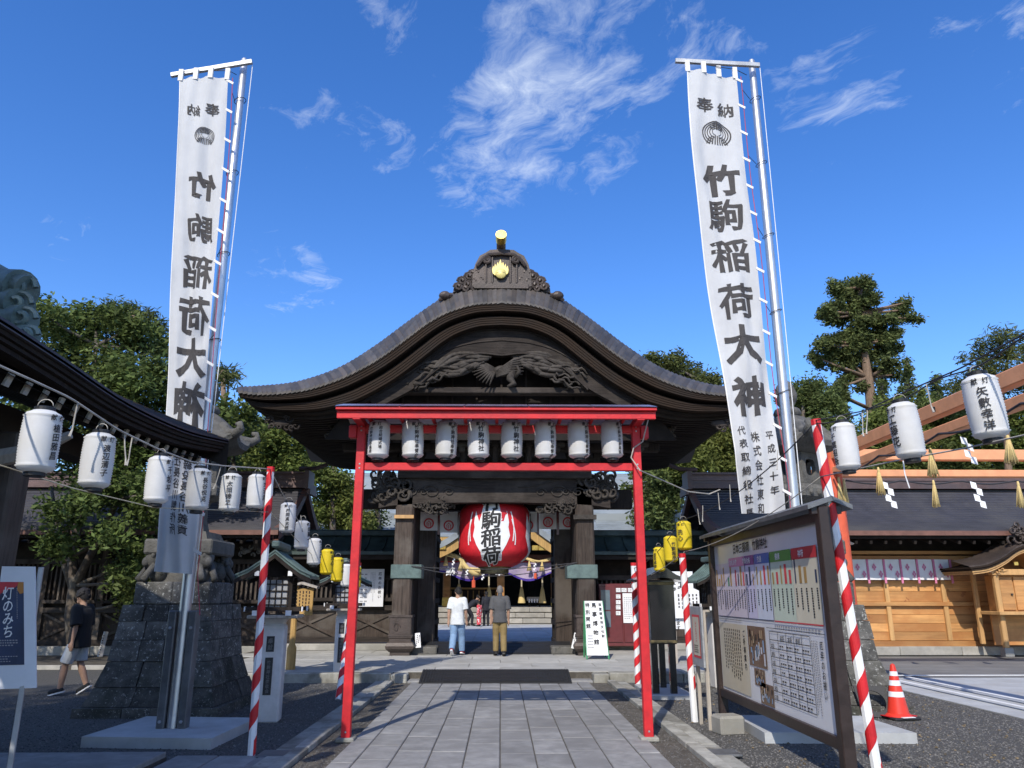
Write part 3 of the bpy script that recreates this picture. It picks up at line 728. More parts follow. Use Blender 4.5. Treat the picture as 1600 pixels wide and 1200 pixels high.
# rubber ramps over the two sills
def ramp(x0, x1, y0, y1, z0, z1, label):
    t = root('rubber_ramp', label, 'ramp', ((x0+x1)/2, y0, z0))
    b = MB(); b.add([(x0, y0, z0), (x1, y0, z0), (x1, y1, z1), (x0, y1, z1), (x0, y0, z0-.02), (x1, y0, z0-.02), (x1, y1, z0-.02), (x0, y1, z0-.02)], [(0, 1, 2, 3), (4, 7, 6, 5), (0, 4, 5, 1), (1, 5, 6, 2), (2, 6, 7, 3), (3, 7, 4, 0)])
    b.build('mat_body', M['rubber'], t)
    sl = math.atan2(z1-z0, y1-y0); b = MB(); n = int((x1-x0)/.055)
    for i in range(n): b.box((x0+(i+.5)*(x1-x0)/n, (y0+y1)/2, (z0+z1)/2+.007), (.03, math.hypot(y1-y0, z1-z0)*.96, .014), rx=sl)
    for i in range(4): b.box(((x0+x1)/2, y0+(i+.5)*(y1-y0)/4, z0+(z1-z0)*(i+.5)/4+.006), (x1-x0-.02, .02, .014), rx=sl)
    tag(b.build('ribs', M['rubber'], t), kind='stuff')
    a = Vector((0, 0, 0))
a = at(655, 1065, 16.2); b = at(893, 1065, 16.2)
ramp(a.x, b.x, 16.08, 16.9, .05, TZ+.03, 'black ribbed rubber ramp laid over the step at the end of the paved approach')
a = at(650, 1019, 21.5); b = at(896, 1019, 21.5)
ramp(a.x, b.x, 21.5, 22.5, TZ+.01, TZ+.27, 'black ribbed rubber ramp between the gate columns under the red lantern')
# ================================================================== WALLS AND HALLS BESIDE THE GATE
def long_roof(par, x0, x1, prof, mat, courses=18, verge=None, name='roof'):
    """roof that runs along X; prof: (y, z) from eave to ridge; built in thin overlapping courses"""
    p = spline(prof, courses+1); mb = MB()
    for i in range(courses):
        (ya, za), (yb, zb) = p[i], p[i+1]; lip = .035
        vs = [(x0, ya, za+lip), (x1, ya, za+lip), (x1, yb, zb+.003), (x0, yb, zb+.003), (x0, ya, za-.04), (x1, ya, za-.04)]
        mb.add(vs, [(0, 1, 2, 3), (0, 4, 5, 1)])
    return mb.build(name, mat, par, fix=False)
def hall(label, x0, x1, gable_side):
    yE, yR = 22.0, 25.0; zE, zR = 3.5, 5.05
    t = root('corridor_hall', label, 'hall', ((x0+x1)/2, 23.5, 0))
    prof = [(yE, zE), (yE+1.0, zE+.32), (yE+2, zE+.85), (yR, zR)]
    long_roof(t, x0, x1, prof, M['roof_dark'], 20)
    bp = [(2*yR-y, z) for y, z in prof]; long_roof(t, x0, x1, bp, M['roof_dark'], 8)
    # ridge of stacked bands
    for k, (w, h, o) in enumerate(((.62, .16, 0), (.5, .1, .16), (.56, .05, .26), (.42, .14, .31), (.6, .07, .45))):
        MB().box(((x0+x1)/2+gable_side*0, yR, zR+o+h/2-.03), (abs(x1-x0)+.2-.02*k, w, h)).build('ridge_band', M['roof_ridge'], t)
    # fascia, eaves boards, rafters
    MB().box(((x0+x1)/2, yE+.02, zE-.1), (abs(x1-x0), .06, .13)).build('fascia', M['fascia_red'], t)
    MB().box(((x0+x1)/2, yE+.14, zE-.2), (abs(x1-x0)-.1, .1, .1)).build('eaves_board', M['rafter_wood'], t)
    s = MB(); s.grid([[(x0+.1, y, z-.16), (x1-.1, y, z-.16)] for y, z in prof]); s.build('soffit', M['rafter_wood'], t)
    rm = MB().box((0, .75, .12), (.07, 1.5, .09), rx=.3).mesh('rafter', M['rafter_wood']); n = int(abs(x1-x0)/.42)
    for i in range(min(n, 60)): inst(rm, 'rafter', t, (x0+(x1-x0)*(i+.5)/n, yE+.12, zE-.25))
    MB().box(((x0+x1)/2, 27.3, 1.7), (abs(x1-x0)-1, .1, 3.4)).build('rear_wall', M['rafter_wood'], t)
    # gable end: curved verge and dark infill
    gx = x0 if gable_side < 0 else x1
    vp = spline(prof, 14); vfull = vp+[(2*yR-y, z) for y, z in reversed(vp[:-1])]
    b = MB(); n = len(vfull)
    A = [(gx+gable_side*.02, y, z+.03) for y, z in vfull]; B = [(gx+gable_side*.02, y, z-.2-.12*abs(y-yR)/3) for y, z in vfull]
    A2 = [(gx-gable_side*.14, y, z+.03) for y, z in vfull]; B2 = [(gx-gable_side*.14, y, z-.2-.12*abs(y-yR)/3) for y, z in vfull]
    b.strip(A, B); b.strip(A2, A); b.strip(B, B2); b.strip(B2, A2); b.build('verge_board', M['fascia_red'], t)
    MB().prism([(y, z-.1) for y, z in vfull]+[(2*yR-yE-.4, 3.0), (yE+.4, 3.0)], gx-gable_side*.75, gx-gable_side*.65, 'x').build('gable_wall', M['rafter_wood'], t)
    r_ = MB(); c = Vector((gx, yR-.1, zR+.2))
    r_.box(c+Vector((gable_side*.05, 0, .05)), (.14, .75, .5)); r_.box(c+Vector((gable_side*.1, 0, -.2)), (.12, 1.1, .2)); r_.box(c+Vector((gable_side*.16, 0, -.38)), (.1, .9, .16)); r_.tube([c+Vector((-.3*gable_side, 0, .4)), c+Vector((.25*gable_side, 0, .42)), c+Vector((.6*gable_side, 0, .55))], .07, 8)
    r_.build('ridge_end', M['roof_ridge'], t)
    return t
hl = hall('long low hall with dark metal roof left of the gate, behind the tree', -30, -6.25, 1)
hr = hall('long hall with dark metal roof and bright wooden boards right of the gate', 6.1, 34, -1)
# left hall: dark board wall with cross braces
def dark_wall(par, x0, x1, Y, braces=True, z0=0.0, ztop=3.2, slats=True):
    MB().box(((x0+x1)/2, Y+.12, (z0+ztop)/2), (abs(x1-x0), .04, ztop-z0)).build('back_board', M['rafter_wood'], par)
    n = max(1, round(abs(x1-x0)/1.75)); w = (x1-x0)/n
    for i in range(n+1): MB().box((x0+w*i, Y, (z0+ztop)/2), (.16, .16, ztop-z0)).build('wall_post', M['old_wood'], par)
    for zz, h in ((z0+.09, .16), (z0+.98, .14), (z0+1.22, .1), (ztop-.55, .14)): MB().box(((x0+x1)/2, Y-.02, zz), (abs(x1-x0), .14, h)).build('rail', M['beam_wood'], par)
    sm = MB().box((0, 0, (ztop-.6-z0-1.27)/2), (.05, .05, ztop-.6-z0-1.27)).mesh('slat', M['old_wood'])
    for i in range(n):
        a, b = x0+w*i+.08, x0+w*(i+1)-.08
        MB().box(((a+b)/2, Y+.05, z0+.54), (abs(b-a), .04, .76)).build('panel', M['old_wood'], par)
        if braces:
            L = math.hypot(abs(b-a), .72); an = math.atan2(.72, abs(b-a))
            for q in (-1, 1): MB().box(((a+b)/2, Y+.0-.012*q, z0+.54), (L, .04, .07), ry=q*an).build('cross_brace', M['old_wood'], par)
        if slats:
            k = int(abs(b-a)/.13)
            for j in range(k): inst(sm, 'slat', par, (a+(b-a)*(j+.5)/k, Y, z0+1.27))
def plinth(par, x0, x1, Y, h, z0=.0):
    x = x0
    while x < x1-.05:
        e = min(x1, x+random.choice((1.5, 1.8, 2.1))); slab(par, x, e, Y-.2, Y+.3, z0-.02, z0+h, 'plinth', 'plinth_stone', .004, .015); x = e
dark_wall(hl, -20, -6.6, 23.4, z0=.3); plinth(hl, -20, -6.5, 23.3, .3)
tag(MB().box((-12, 21.2, .02), (11, 3.6, .1)).build('planting_bed', M['soil']), kind='structure')
for i in range(9): slab(bpy.data.objects['planting_bed'], -17+i*1.15, -16.1+i*1.15, 19.35, 19.5, 0, .1, 'plinth', 'edge_stone')
# right hall: orange wooden boards between posts
plinth(hr, 6.4, 32, 23.4, .22, .05)
dark_wall(hr, 6.5, 9.7, 23.5, z0=.27)
bx = [9.75, 10.0, 11.42, 13.12, 16.0, 18.9, 21.8, 24.7, 27.6]
zb0, zb1, zmid = .42, 2.72, 1.45
for a, b in zip(bx, bx[1:]):
    for k in range(4):
        for (lo_, hi_) in ((zb0, zmid-.06), (zmid+.06, zb1)):
            h = (hi_-lo_)/4; MB().cbox(((a+b)/2, 23.5+random.uniform(-.004, .004), lo_+h*(k+.5)), (b-a-.1, .05, h-.006), .006).build('board', M['pine_board'], hr)
for a in bx: MB().cbox((a, 23.45, (zb0+zb1)/2), (.13, .12, zb1-zb0), .01).build('post', M['pine_post'], hr)
for zz, h in ((.33, .17), (zmid, .12), (2.78, .12), (2.93, .1)): MB().cbox((18.7, 23.44, zz), (18, .15, h), .01).build('rail', M['pine_board'], hr)
MB().box((18.7, 23.6, 3.25), (18, .05, .6)).build('upper_wall', M['rafter_wood'], hr)
for X in (7.2, 8.9): carve((X, 22.9, 2.95), .5, .22, int(X*7), 7, .03, .1).build('beam_nose', M['stone_grey'], hr, smooth=True)
for X in (-6.9, -7.4): carve((X, 22.9, 2.95), .45, .25, int(-X*7), 7, .03, .1).build('beam_nose', M['stone_grey'], hl, smooth=True)
# wing walls between gate and halls
def wing(label, x0, x1):
    t = root('wing_wall', label, 'wall', ((x0+x1)/2, 23.7, TZ))
    plinth(t, x0, x1, 23.5, .16, TZ)
    dark_wall(t, x0, x1, 23.7, z0=TZ+.17, ztop=2.75)
    yE, zE = 22.75, 2.92
    for sgn in (1, -1):
        prof = [(23.9-sgn*1.15, zE), (23.9-sgn*.7, zE+.1), (23.9-sgn*.3, zE+.28), (23.9, zE+.55)]
        p = spline(prof, 9); mb = MB(); mb.grid([[(x0, y, z), (x1, y, z)] for y, z in p]); mb.grid([[(x0, y, z-.09), (x1, y, z-.09)] for y, z in p]); mb.strip([(x0, p[0][0], p[0][1]), (x1, p[0][0], p[0][1])], [(x0, p[0][0], p[0][1]-.09), (x1, p[0][0], p[0][1]-.09)])
        mb.build('roof', M['copper_green'], t, smooth=40, fix=False)
        n = int((x1-x0)/.5)
        for i in range(n+1):
            X = x0+(x1-x0)*i/n; MB().tube([(X, y, z+.012) for y, z in p], .022, 5).build('roof_seam', M['copper_green'], t)
    MB().cbox(((x0+x1)/2, 23.9, zE+.6), (x1-x0, .3, .2), .04).build('ridge', M['copper_green'], t)
    MB().box(((x0+x1)/2, 22.9, zE-.16), (x1-x0, .16, .12)).build('eaves_beam', M['rafter_wood'], t)
    MB().box(((x0+x1)/2, 23.4, zE-.1), (x1-x0, 1.1, .04)).build('soffit', M['rafter_wood'], t)
    return t
wl = wing('dark boarded wall with cross braces and green copper coping left of the gate', -6.55, -2.95)
wr = wing('dark boarded wall with green copper coping behind the maroon cabinet', 2.6, 6.5)

# low roofs of the court behind the wing walls
for s, lab in ((-1, 'grey metal roof of the court building seen left between gate column and red post'), (1, 'grey metal roof of the court building seen right behind the gate')):
    t = root('court_building', lab, 'building', (s*13, 41, .2))
    prof = [(38, 4.35), (39.5, 4.75), (41.5, 5.6)]
    xa, xb = (-24, -5.2) if s < 0 else (5.0, 24)
    long_roof(t, xa, xb, prof, M['roof_grey'], 12); MB().box(((xa+xb)/2, 41.5, 5.7), (xb-xa, .5, .35)).build('ridge', M['roof_grey'], t)
    MB().box(((xa+xb)/2, 41, 2.2), (xb-xa-1, 4, 4.0)).build('wall', M['dark_wood'], t)
    MB().box(((xa+xb)/2, 38.1, 4.22), (xb-xa, .1, .14)).build('fascia', M['plinth'], t)

# ================================================================== MAIN HALL BEHIND THE GATE
mh = root('main_hall', 'main hall with orange columns and purple curtain seen through the gate', 'hall', (0, 45, .2))
for k in range(3):
    y0 = 43.4+k*.45; x = -8+.4*k
    while x < 8:
        e = x+random.choice((1.2, 1.6, 2.0)); slab(mh, x, e, y0, y0+.6, .235+.28*k, .2+.28*(k+1), 'plinth', 'step_stone', .006, .02); x = e
MB().box((0, 49, .6), (18, 9, .9)).build('floor', M['weathered_wood'], mh)
MB().box((0, 52.5, 3.5), (18, .2, 6)).build('back_wall', M['rafter_wood'], mh)
for X in (-6.2, -3.08, .0, 3.08, 6.2):
    cb = MB().cbox((X, 45.4, 2.6), (.42, .42, 3.4), .05).build('column', M['orange_paint'] if False else M['pine_board'], mh)
    MB().cbox((X, 45.4, 1.33), (.46, .46, .52), .03).build('gold_base', M['gold'], mh)
for X in (-5.5, -1.6, 2.0, 4.6): MB().box((X, 50, 2.6), (.5, .3, 3.4)).build('inner_post', M['dark_wood'], mh)
MB().cbox((0, 45.3, 3.75), (16, .5, .4), .03).build('beam', M['fascia_red'], mh)
MB().cbox((0, 44.9, 4.5), (16, .5, .5), .03).build('beam', M['dark_wood'], mh)
MB().box((0, 44.1, 3.5), (14, .06, .05)).build('curtain_rail', M['red_paint'], mh)
q = MB(); prof = [(42.5, 4.8), (43.5, 5.1), (46, 6.4), (50, 9.2), (53, 9.6)]
long_roof(mh, -11, 11, prof, M['roof_grey'], 22)
MB().box((0, 42.6, 4.66), (22, .14, .2)).build('fascia', M['sign_wood'], mh)
MB().grid([[(-11, 42.65, 4.56), (11, 42.65, 4.56)], [(-11, 46, 5.0), (11, 46, 5.0)]]).build('soffit', M['dark_wood'], mh, fix=False)
arch = pxc([(640, 860), (668, 854), (690, 846), (712, 832), (740, 812), (783.5, 800)], 42.2, 16); arch[-1] = (0, arch[-1][1])
MB().band(mir(arch), mir(shift(arch, .3)), 42.1, 44).build('porch_roof', M['roof_grey'], mh)
MB().band(mir(shift(arch, .32)), mir(shift(arch, .75)), 42.25, 42.5).build('porch_bargeboard', M['sign_wood'], mh)
for X in (-3.2, 3.0): MB().cbox((X, 42.2, 4.2), (.5, .16, .28), .03).build('gold_fitting', M['gold'], mh)
for x in (836, 846, 855): MB().cbox(at(x, 856, 42.4), (.33, .12, .26), .02).build('gold_fitting', M['gold'], mh)
for k in range(14): MB().cbox((3.2+k*.22, 42.5, 4.42), (.1, .06, .1), .01).build('rafter_end', M['white'], mh)
MB().box((0, 44.3, 3.05), (1.4, .1, .1)).build('rail', M['fascia_red'], mh) if False else None
# purple curtain hung in swags, white characters
pc = MB(); rows = []
def curtain_low(x): 
    a = (x+1.62) % 3.24-1.62; return 2.45+.55*(abs(a)/1.62)**1.5*0+.5*(1-math.cos(math.pi*a/1.62))/2
ctop = 3.42
for t_ in arange(0, 1, .1):
    rows.append([(x, 43.2+.06*math.sin(x*5+t_*3)+.1*t_*math.sin(x*2.3), ctop+(curtain_low(x+1.62+.1)-ctop)*t_) for x in arange(-7, 7, .2)])
ct = root('curtain', 'purple curtain with white characters hung in swags across the main hall', 'curtain', (0, 44, 3.42))
MB().grid(rows).build('cloth', M['purple'], ct, smooth=True, fix=False)
e = MB(); e.grid([[(x, y-.01, z+.005) for x, y, z in rows[-2]], [(x, y-.012, z-.02) for x, y, z in rows[-1]]]); e.build('hem', M['purple_deep'], ct, smooth=True, fix=False)
for k, (x, y, c) in enumerate(((704, 892, '納'), (780, 893, '奉'))):
    p = at(x, y, 43.0); ik = Ink().ch(c, 0, 0, .5, .03); ik.build('lettering', M['white'], ct, plane_map(p, (1, 0, 0), (0, 0, 1)))
ts = MB()
for (x, y0, y1) in ((740, 898, 918),): 
    a, b = at(x, y0, 42.9), at(x, y1, 42.9); ts.tube([a, a.lerp(b, .4)], .03, 6); ts.tube([a.lerp(b, .4), a.lerp(b, .45), b], [.03, .1, .1], 8)
ts.build('tassel', M['vermilion'], ct)
ts = MB(); a, b = at(836.5, 894, 42.9), at(836.5, 904, 42.9); ts.tube([a, a.lerp(b, .3), b], [.02, .08, .08], 8); ts.build('tassel', M['vermilion'], ct)
# sacred straw rope
rp = root('straw_rope', 'twisted straw rope with paper streamers hanging over the purple curtain', 'rope', (0, 43.4, 3.6))
def twisted(par, pts, rad, Y):
    P = spline([(at(x, y, Y).x, at(x, y, Y).z) for x, y in pts], 40)
    for ph in (0, math.pi):
        mb = MB(); pp = []; rr = []
        for i, (x, z) in enumerate(P):
            rd = rad(i/39); a = i*.75+ph; pp.append((x, Y+math.cos(a)*rd*.6, z+math.sin(a)*rd*.6)); rr.append(rd*.75)
        mb.tube(pp, rr, 8); mb.build('strand', M['straw'], par, smooth=True)
twisted(rp, [(672, 868), (700, 867), (718, 872), (726, 885), (740, 893), (756, 892), (775, 884), (800, 878), (818, 872), (835, 877), (850, 876), (872, 871)], lambda t: .07+.1*math.exp(-((t-.36)/.16)**2), 42.9)
def shide(mb, p, s=1.0, dx=1):
    """zig-zag paper streamer of four folded leaves"""
    x, y, z = p; w, h = .1*s, .12*s
    for k in range(4):
        ox = (-.035*s if k % 2 else .035*s)*dx-(.012*s*k*dx); oz = z-k*h*.92
        a = (x+ox-w/2, y-.004*k, oz); b = (x+ox+w/2, y-.004*k, oz-.03*s); c = (x+ox+w/2, y-.004*k-.02*s, oz-h-.03*s); d = (x+ox-w/2, y-.004*k-.02*s, oz-h)
        A = [Vector(q) for q in (a, b, c, d)]; mb.add(A+[q+Vector((0, .004, 0)) for q in A], [(0, 1, 2, 3), (7, 6, 5, 4), (0, 4, 5, 1), (1, 5, 6, 2), (2, 6, 7, 3), (3, 7, 4, 0)])
    return mb
def straw_tassel(mb, a, L, w):
    a = Vector(a); q = random.Random(int(a.x*100))
    mb.tube([a, a-Vector((0, 0, L*.12)), a-Vector((0, 0, L*.2)), a-Vector((w*.1, 0, L*.9))], [w*.18, w*.3, w*.28, w*.75], 9)
    for k in range(12):
        t = k*.53; mb.tube([a-Vector((0, 0, L*.2))+Vector((math.cos(t), math.sin(t), 0))*w*.2, a-Vector((w*.1, 0, L*(.95+.1*q.random())))+Vector((math.cos(t), math.sin(t), 0))*w*q.uniform(.5, .95)], w*.12, 4)
    return mb
for x, y in ((709, 872), (730, 889), (755, 895), (836, 880)): shide(MB(), at(x, y, 42.7), .8).build('paper_streamer', M['white'], rp)
for x, y in ((681, 869), (697, 869), (720, 878), (827, 877), (847, 878)): straw_tassel(MB(), at(x, y, 42.8), .5, .16).build('straw_tassel', M['straw'], rp, smooth=True)
for x in (717, 764, 815, 847.5):
    a = at(x, 900, 44.6); b = at(x, 930 if x > 720 else 925, 44.6); t = root('bell_rope', 'pale bell rope with flared tassel, ' + {717: 'leftmost, behind the man in white', 764: 'beside the crop-haired man', 815: 'left one of two by the offering stand', 847.5: 'right one of two by the offering stand'}[x], 'bell rope', a, 'bell ropes of the main hall')
    MB().tube([a+Vector((0, 0, .6)), b], .045, 6).build('rope', M['rope'], t)
    MB().tube([b+Vector((0, 0, .45)), b+Vector((0, 0, .3)), b-Vector((0, 0, .42))], [.05, .1, .22], 10).build('tassel', M['straw'], t, smooth=40)
t = root('offering_stand', 'small wooden stand with white paper strips before the dark hall', 'stand', (2.1, 45.0, 1.05))
p = at(835, 938, 44.9); MB().cbox(p+Vector((0, 0, .08)), (.85, .3, .22), .02).build('box', M['weathered_wood'], t)
for q in (-.3, .3): MB().box(p+Vector((q, 0, -.32)), (.06, .06, .55)).build('leg', M['dark_wood'], t)
for q in range(5): MB().box(p+Vector((-.3+.15*q, -.17, -.02)), (.07, .01, .2)).build('paper_strip', M['white'], t)
p = at(740, 930, 47); t = root('offertory_chest', 'long dark wooden offertory chest inside the main hall', 'chest', (p.x, 47, 1.05))
MB().cbox((p.x, 47, 1.55), (3.2, .8, 1.0), .03).build('box', M['dark_wood'], t); MB().cbox((p.x, 46.55, 2.08), (3.4, .2, .1), .02).build('rim', M['sign_wood'], t)
for k in range(9): MB().box((p.x-1.3+k*.325, 46.58, 1.55), (.06, .04, .8)).build('slat', M['sign_wood'], t)

# ================================================================== TEA HOUSE AT THE LEFT EDGE
th = root('rest_house', 'dark eaves of a low timber house with green copper roof ornament at the left edge', 'house', (-5.4, 5.8, 0))
EX = -3.2
def onX(x, y, X):
    r = ray(x, y); t = X/r.x; return Vector((X, r.y*t, CAM_H+r.z*t))
eu = [onX(x, y, EX) for x, y in ((-260, 345), (-120, 425), (0, 498), (100, 563), (200, 630), (290, 672), (357, 689))]
eup = spline([(p.y, p.z) for p in eu], 30)
def eave_z(y): return float(np.interp(y, [a for a, b in eup], [b for a, b in eup]))
Yt = eup[-1][0]; Y0 = eup[0][0]
ys = arange(Y0, Yt, .2)
def thz(X, y): d = EX-X; return eave_z(y)+d*.36+.026*d*d
# roof in thin overlapping courses
mb = MB(); nx = 46
for i in range(nx):
    X0, X1 = EX-i*.13, EX-(i+1)*.13
    a = [(X0, y, thz(X0, y)+.02) for y in ys]; b = [(X1, y, thz(X1, y)) for y in ys]; mb.strip(a, b)
    mb.strip([(X0, y, thz(X0, y)-.02) for y in ys], a)
mb.build('roof', M['roof_dark'], th, fix=False)
for k, (dz, t, dx, m) in enumerate(((0, .035, 0, 'roof_dark'), (.036, .035, .03, 'rafter_wood'), (.073, .03, .05, 'rafter_wood'), (.105, .04, .08, 'dark_wood'))):
    A = [(EX-dx, y, eave_z(y)-dz) for y in ys]; B = [(EX-dx, y, eave_z(y)-dz-t+.006) for y in ys]; A2 = [(EX-dx-.12, y, eave_z(y)-dz) for y in ys]; B2 = [(EX-dx-.12, y, eave_z(y)-dz-t+.006) for y in ys]
    b = MB(); b.strip(A, B); b.strip(A2, A); b.strip(B, B2)
    b.add([A[-1], B[-1], B2[-1], A2[-1]], [(0, 1, 2, 3)]); b.build('eaves_board', M[m], th, fix=False)
# gable verge at the far end and dark underside
gp = [(X, thz(X, Yt)) for X in arange(EX, -9.2, .3)]
b = MB(); b.strip([(X, Yt+.02, z+.02) for X, z in gp], [(X, Yt+.02, z-.3) for X, z in gp]); b.strip([(X, Yt-.12, z-.3) for X, z in gp], [(X, Yt+.02, z-.3) for X, z in gp]); b.build('verge_board', M['rafter_wood'], th, fix=False)
b = MB(); b.grid([[(X, y, thz(X, y)-.28) for y in ys] for X in (EX-.15, -4.5, -6, -8, -9.2)]); b.build('soffit', M['rafter_wood'], th, fix=False)
tz = sorted((p.y, p.z) for p in (onX(x, y, EX-.2) for x, y in ((-60, 560), (38, 605), (108, 637), (140, 653), (215, 686), (260, 703), (300, 715))))
for k in range(36):
    y = 1.5+k*.215
    if y > Yt-.25: break
    zt_ = float(np.interp(y, [q[0] for q in tz], [q[1] for q in tz]))
    rr_ = MB().box((EX-.82, y, zt_+.2), (1.25, .06, .08), ry=.33).build('rafter', M['rafter_wood'], th)
    MB().box((EX-.2, y, zt_), (.02, .055, .095), ry=.36).build('white_tip', M['plinth'], rr_)  # grey instead of white: the shade under the eaves is put into the colour
MB().box((-4.05, 4.2, 3.05), (.22, 6.6, .22)).build('wall_plate', M['rafter_wood'], th)
for y in (2.6, 5.9): MB().cbox((-3.78, y, 1.45), (.24, .24, 2.9), .02).build('post', M['old_wood'], th)
MB().box((-8.6, 4.6, 1.7), (.1, 8, 3.4)).build('back_wall', M['rafter_wood'], th)
MB().box((-6, 1.0, 1.7), (5, .1, 3.4)).build('end_wall', M['rafter_wood'], th)
MB().tube([(-3.9, 5.6, 2.5), (-3.7, 5.62, 2.66), (-3.45, 5.64, 2.72), (-3.2, 5.66, 2.85)], [.08, .07, .06, .03], 6).build('beam_nose', M['weathered_wood'], th)
# green copper ornament where the hip ridge ends
og = MB(); oc = at(22, 500, 7.0)
for (x, y, rad, d_) in ((36, 452, .20, 0), (33, 477, .17, -.05), (42, 500, .15, -.1), (50, 525, .11, -.15), (20, 470, .16, .1), (27, 508, .13, 0)):
    c = at(x, y, 7.0+d_); og.tube([c+Vector((-.28, .12, .05)), c+Vector((0, -.02, 0))], [rad, rad*.92], 14)
    og.tube([c+Vector((rad*.72*(1-t/22)*math.cos(t*.5), -.04-.004*t, rad*.72*(1-t/22)*math.sin(t*.5))) for t in range(18)], .028, 6)
og.build('roof_ornament', M['patina'], th, smooth=35)
og = MB(); a = at(-40, 412, 7.2); b = at(18, 443, 7.0); c = at(42, 451, 6.95); og.tube([a, b, c], [.12, .11, .13], 14); og.tube([a+Vector((0, 0, -.22)), b+Vector((-.1, 0, -.24))], .15, 10); og.build('hip_ridge', M['patina'], th, smooth=35)

# ================================================================== VERMILION GATE FRAME ON THE RIGHT
vf = root('vermilion_frame', 'vermilion timber frame with beams, straw tassels and paper streamers at the right', 'frame', (10.5, 13, 0))
VX, VY = 7.42, 17.0
for X, Y in ((VX, VY), (14.4, VY), (VX, 8.0)): MB().lathe((X, Y, 0), [(.2, 0), (.185, 2.5), (.17, 5.02)], 16).build('post', M['vermilion'], vf, smooth=40)
for z, hh in ((4.74, .24), (4.32, .16)): MB().cbox((11.0, VY+.02, z), (8.2, .2, hh), .015).build('beam', M['orange_paint'], vf)
for z, hh, yy in ((4.74, .24, 0), (4.36, .17, 0)): MB().cbox((VX+.02, 12.4, z), (.2, 8.98, hh), .015).build('beam', M['orange_paint'], vf)
r_ = MB()
for z, k in ((4.2, 9),):
    pts = [(VX+.2+i*.2, VY-.14, z-.05-.08*abs(math.sin(i*.5))) for i in range(32)]; r_.tube(pts, .02, 5)
pts = [(VX-.12, VY-.3-i*.3, 4.3-.12*abs(math.sin(i*.45))) for i in range(28)]; r_.tube(pts, .02, 5)
r_.build('hanging_rope', M['cable'], vf)
for x, y, h in ((1310, 745, 50), (1318, 748, 48), (1372, 730, 48), (1458, 750, 48), (1590, 752, 46)): straw_tassel(MB(), at(x, y, VY-.2), h*.0125, .1).build('straw_tassel', M['straw'], vf, smooth=True)
for x, y in ((1453, 700), (1574, 680)): 
    p = onX(x, y, VX-.05); straw_tassel(MB(), p, .5*p.y/13, .1).build('straw_tassel', M['straw'], vf, smooth=True)
for x, y in ((1385, 752), (1523, 752)): shide(MB(), at(x, y, VY-.2), 1.25, -1).build('paper_streamer', M['white'], vf)
p = onX(1508, 682, VX-.05); shide(MB(), p, .95, -1).build('paper_streamer', M['white'], vf)
p = onX(1411, 720, VX-.05); MB().tube([p, p-Vector((0, 0, .25)), p-Vector((-.05, 0, .5))], .012, 5).build('paper_twist', M['white'], vf)
p = onX(1459, 640, VX-.14); MB().cbox(p, (.03, .06, .09), .005).build('hook_plate', M['black'], vf)

# small shrine against the boards
ss = root('small_shrine', 'small pale wooden shrine with curved roof standing against the orange boards', 'shrine', (14.6, 22.6, .1))
SXc = 14.75; SY = 22.3
rf = spline([(13.0, 2.35), (13.5, 2.42), (14.0, 2.62), (14.4, 2.86), (14.75, 2.98)], 14); rf = rf+[(2*SXc-x, z) for x, z in reversed(rf[:-1])]
for k in range(4): MB().band(shrink([(x-SXc, z+.1-.05*k) for x, z in rf], .02*k), shrink([(x-SXc, z+.055-.05*k) for x, z in rf], .02*k), 21.7+.03*k, 23.3).build('roof_layer', M['verge_wood'] if k < 2 else M['pine_post'], ss)
for o in list(ss.children):
    for v in o.data.vertices: v.co.x += SXc
n = len(rf)
for i in range(n-1):
    (xa, za), (xb, zb) = rf[i], rf[i+1]
    MB().add([(xa, 21.75, za+.12), (xb, 21.75, zb+.145), (xb, 22.6, zb+.33), (xa, 22.6, za+.305), (xa, 21.75, za+.09), (xb, 21.75, zb+.09)], [(0, 1, 2, 3), (0, 4, 5, 1)]).build('roof_sheet', M['copper_ridge'], ss, fix=False)
carve((SXc+.0, 21.8, 3.38), .9, .45, 55, 16, .04, .2).build('ridge_carving', M['copper_ridge'], ss, smooth=True)
MB().cbox((SXc, 22.2, 3.22), (.3, 1.0, .18), .03).build('ridge', M['copper_ridge'], ss)
for s in (-1, 1):
    MB().cbox((SXc+s*.92, 22.0, 1.3), (.14, .14, 2.0), .02).build('post', M['pine_post'], ss)
    MB().box((SXc+s*.92, 22.0, .2), (.24, .24, .22)).build('footing', M['plinth'], ss)
    MB().cbox((SXc+s*1.0, 22.9, 1.35), (.12, .12, 2.0), .02).build('post', M['pine_post'], ss)
MB().cbox((SXc, 22.4, 1.75), (1.6, .6, 1.0), .02).build('cabinet', M['pine_board'], ss)
MB().cbox((SXc, 22.2, 1.22), (2.2, .9, .09), .01).build('shelf', M['pine_post'], ss); MB().cbox((SXc, 22.0, 2.32), (2.1, .2, .16), .01).build('beam', M['pine_post'], ss)
for k in range(4):
    d_ = MB().cbox((SXc-.6+k*.4, 22.08, 1.75), (.36, .05, .9), .01).build('door', M['pine_board'], ss); MB().ball((SXc-.6+k*.4+.1, 22.03, 1.72), .03, 8, 6).build('handle', M['black'], d_)
carve((SXc-.75, 21.9, 2.36), .4, .14, 61, 6, .02, .05).build('beam_nose', M['pine_post'], ss, smooth=True)
MB().box((SXc-1.05, 21.93, 2.38), (.14, .02, .11)).build('paper_tag', M['white'], ss); MB().cbox((SXc-.35, 21.86, 2.55), (.12, .03, .1), .01).build('gold_fitting', M['gold'], ss)
MB().box((SXc, 22.6, .75), (1.7, .06, .8)).build('panel', M['pine_board'], ss)
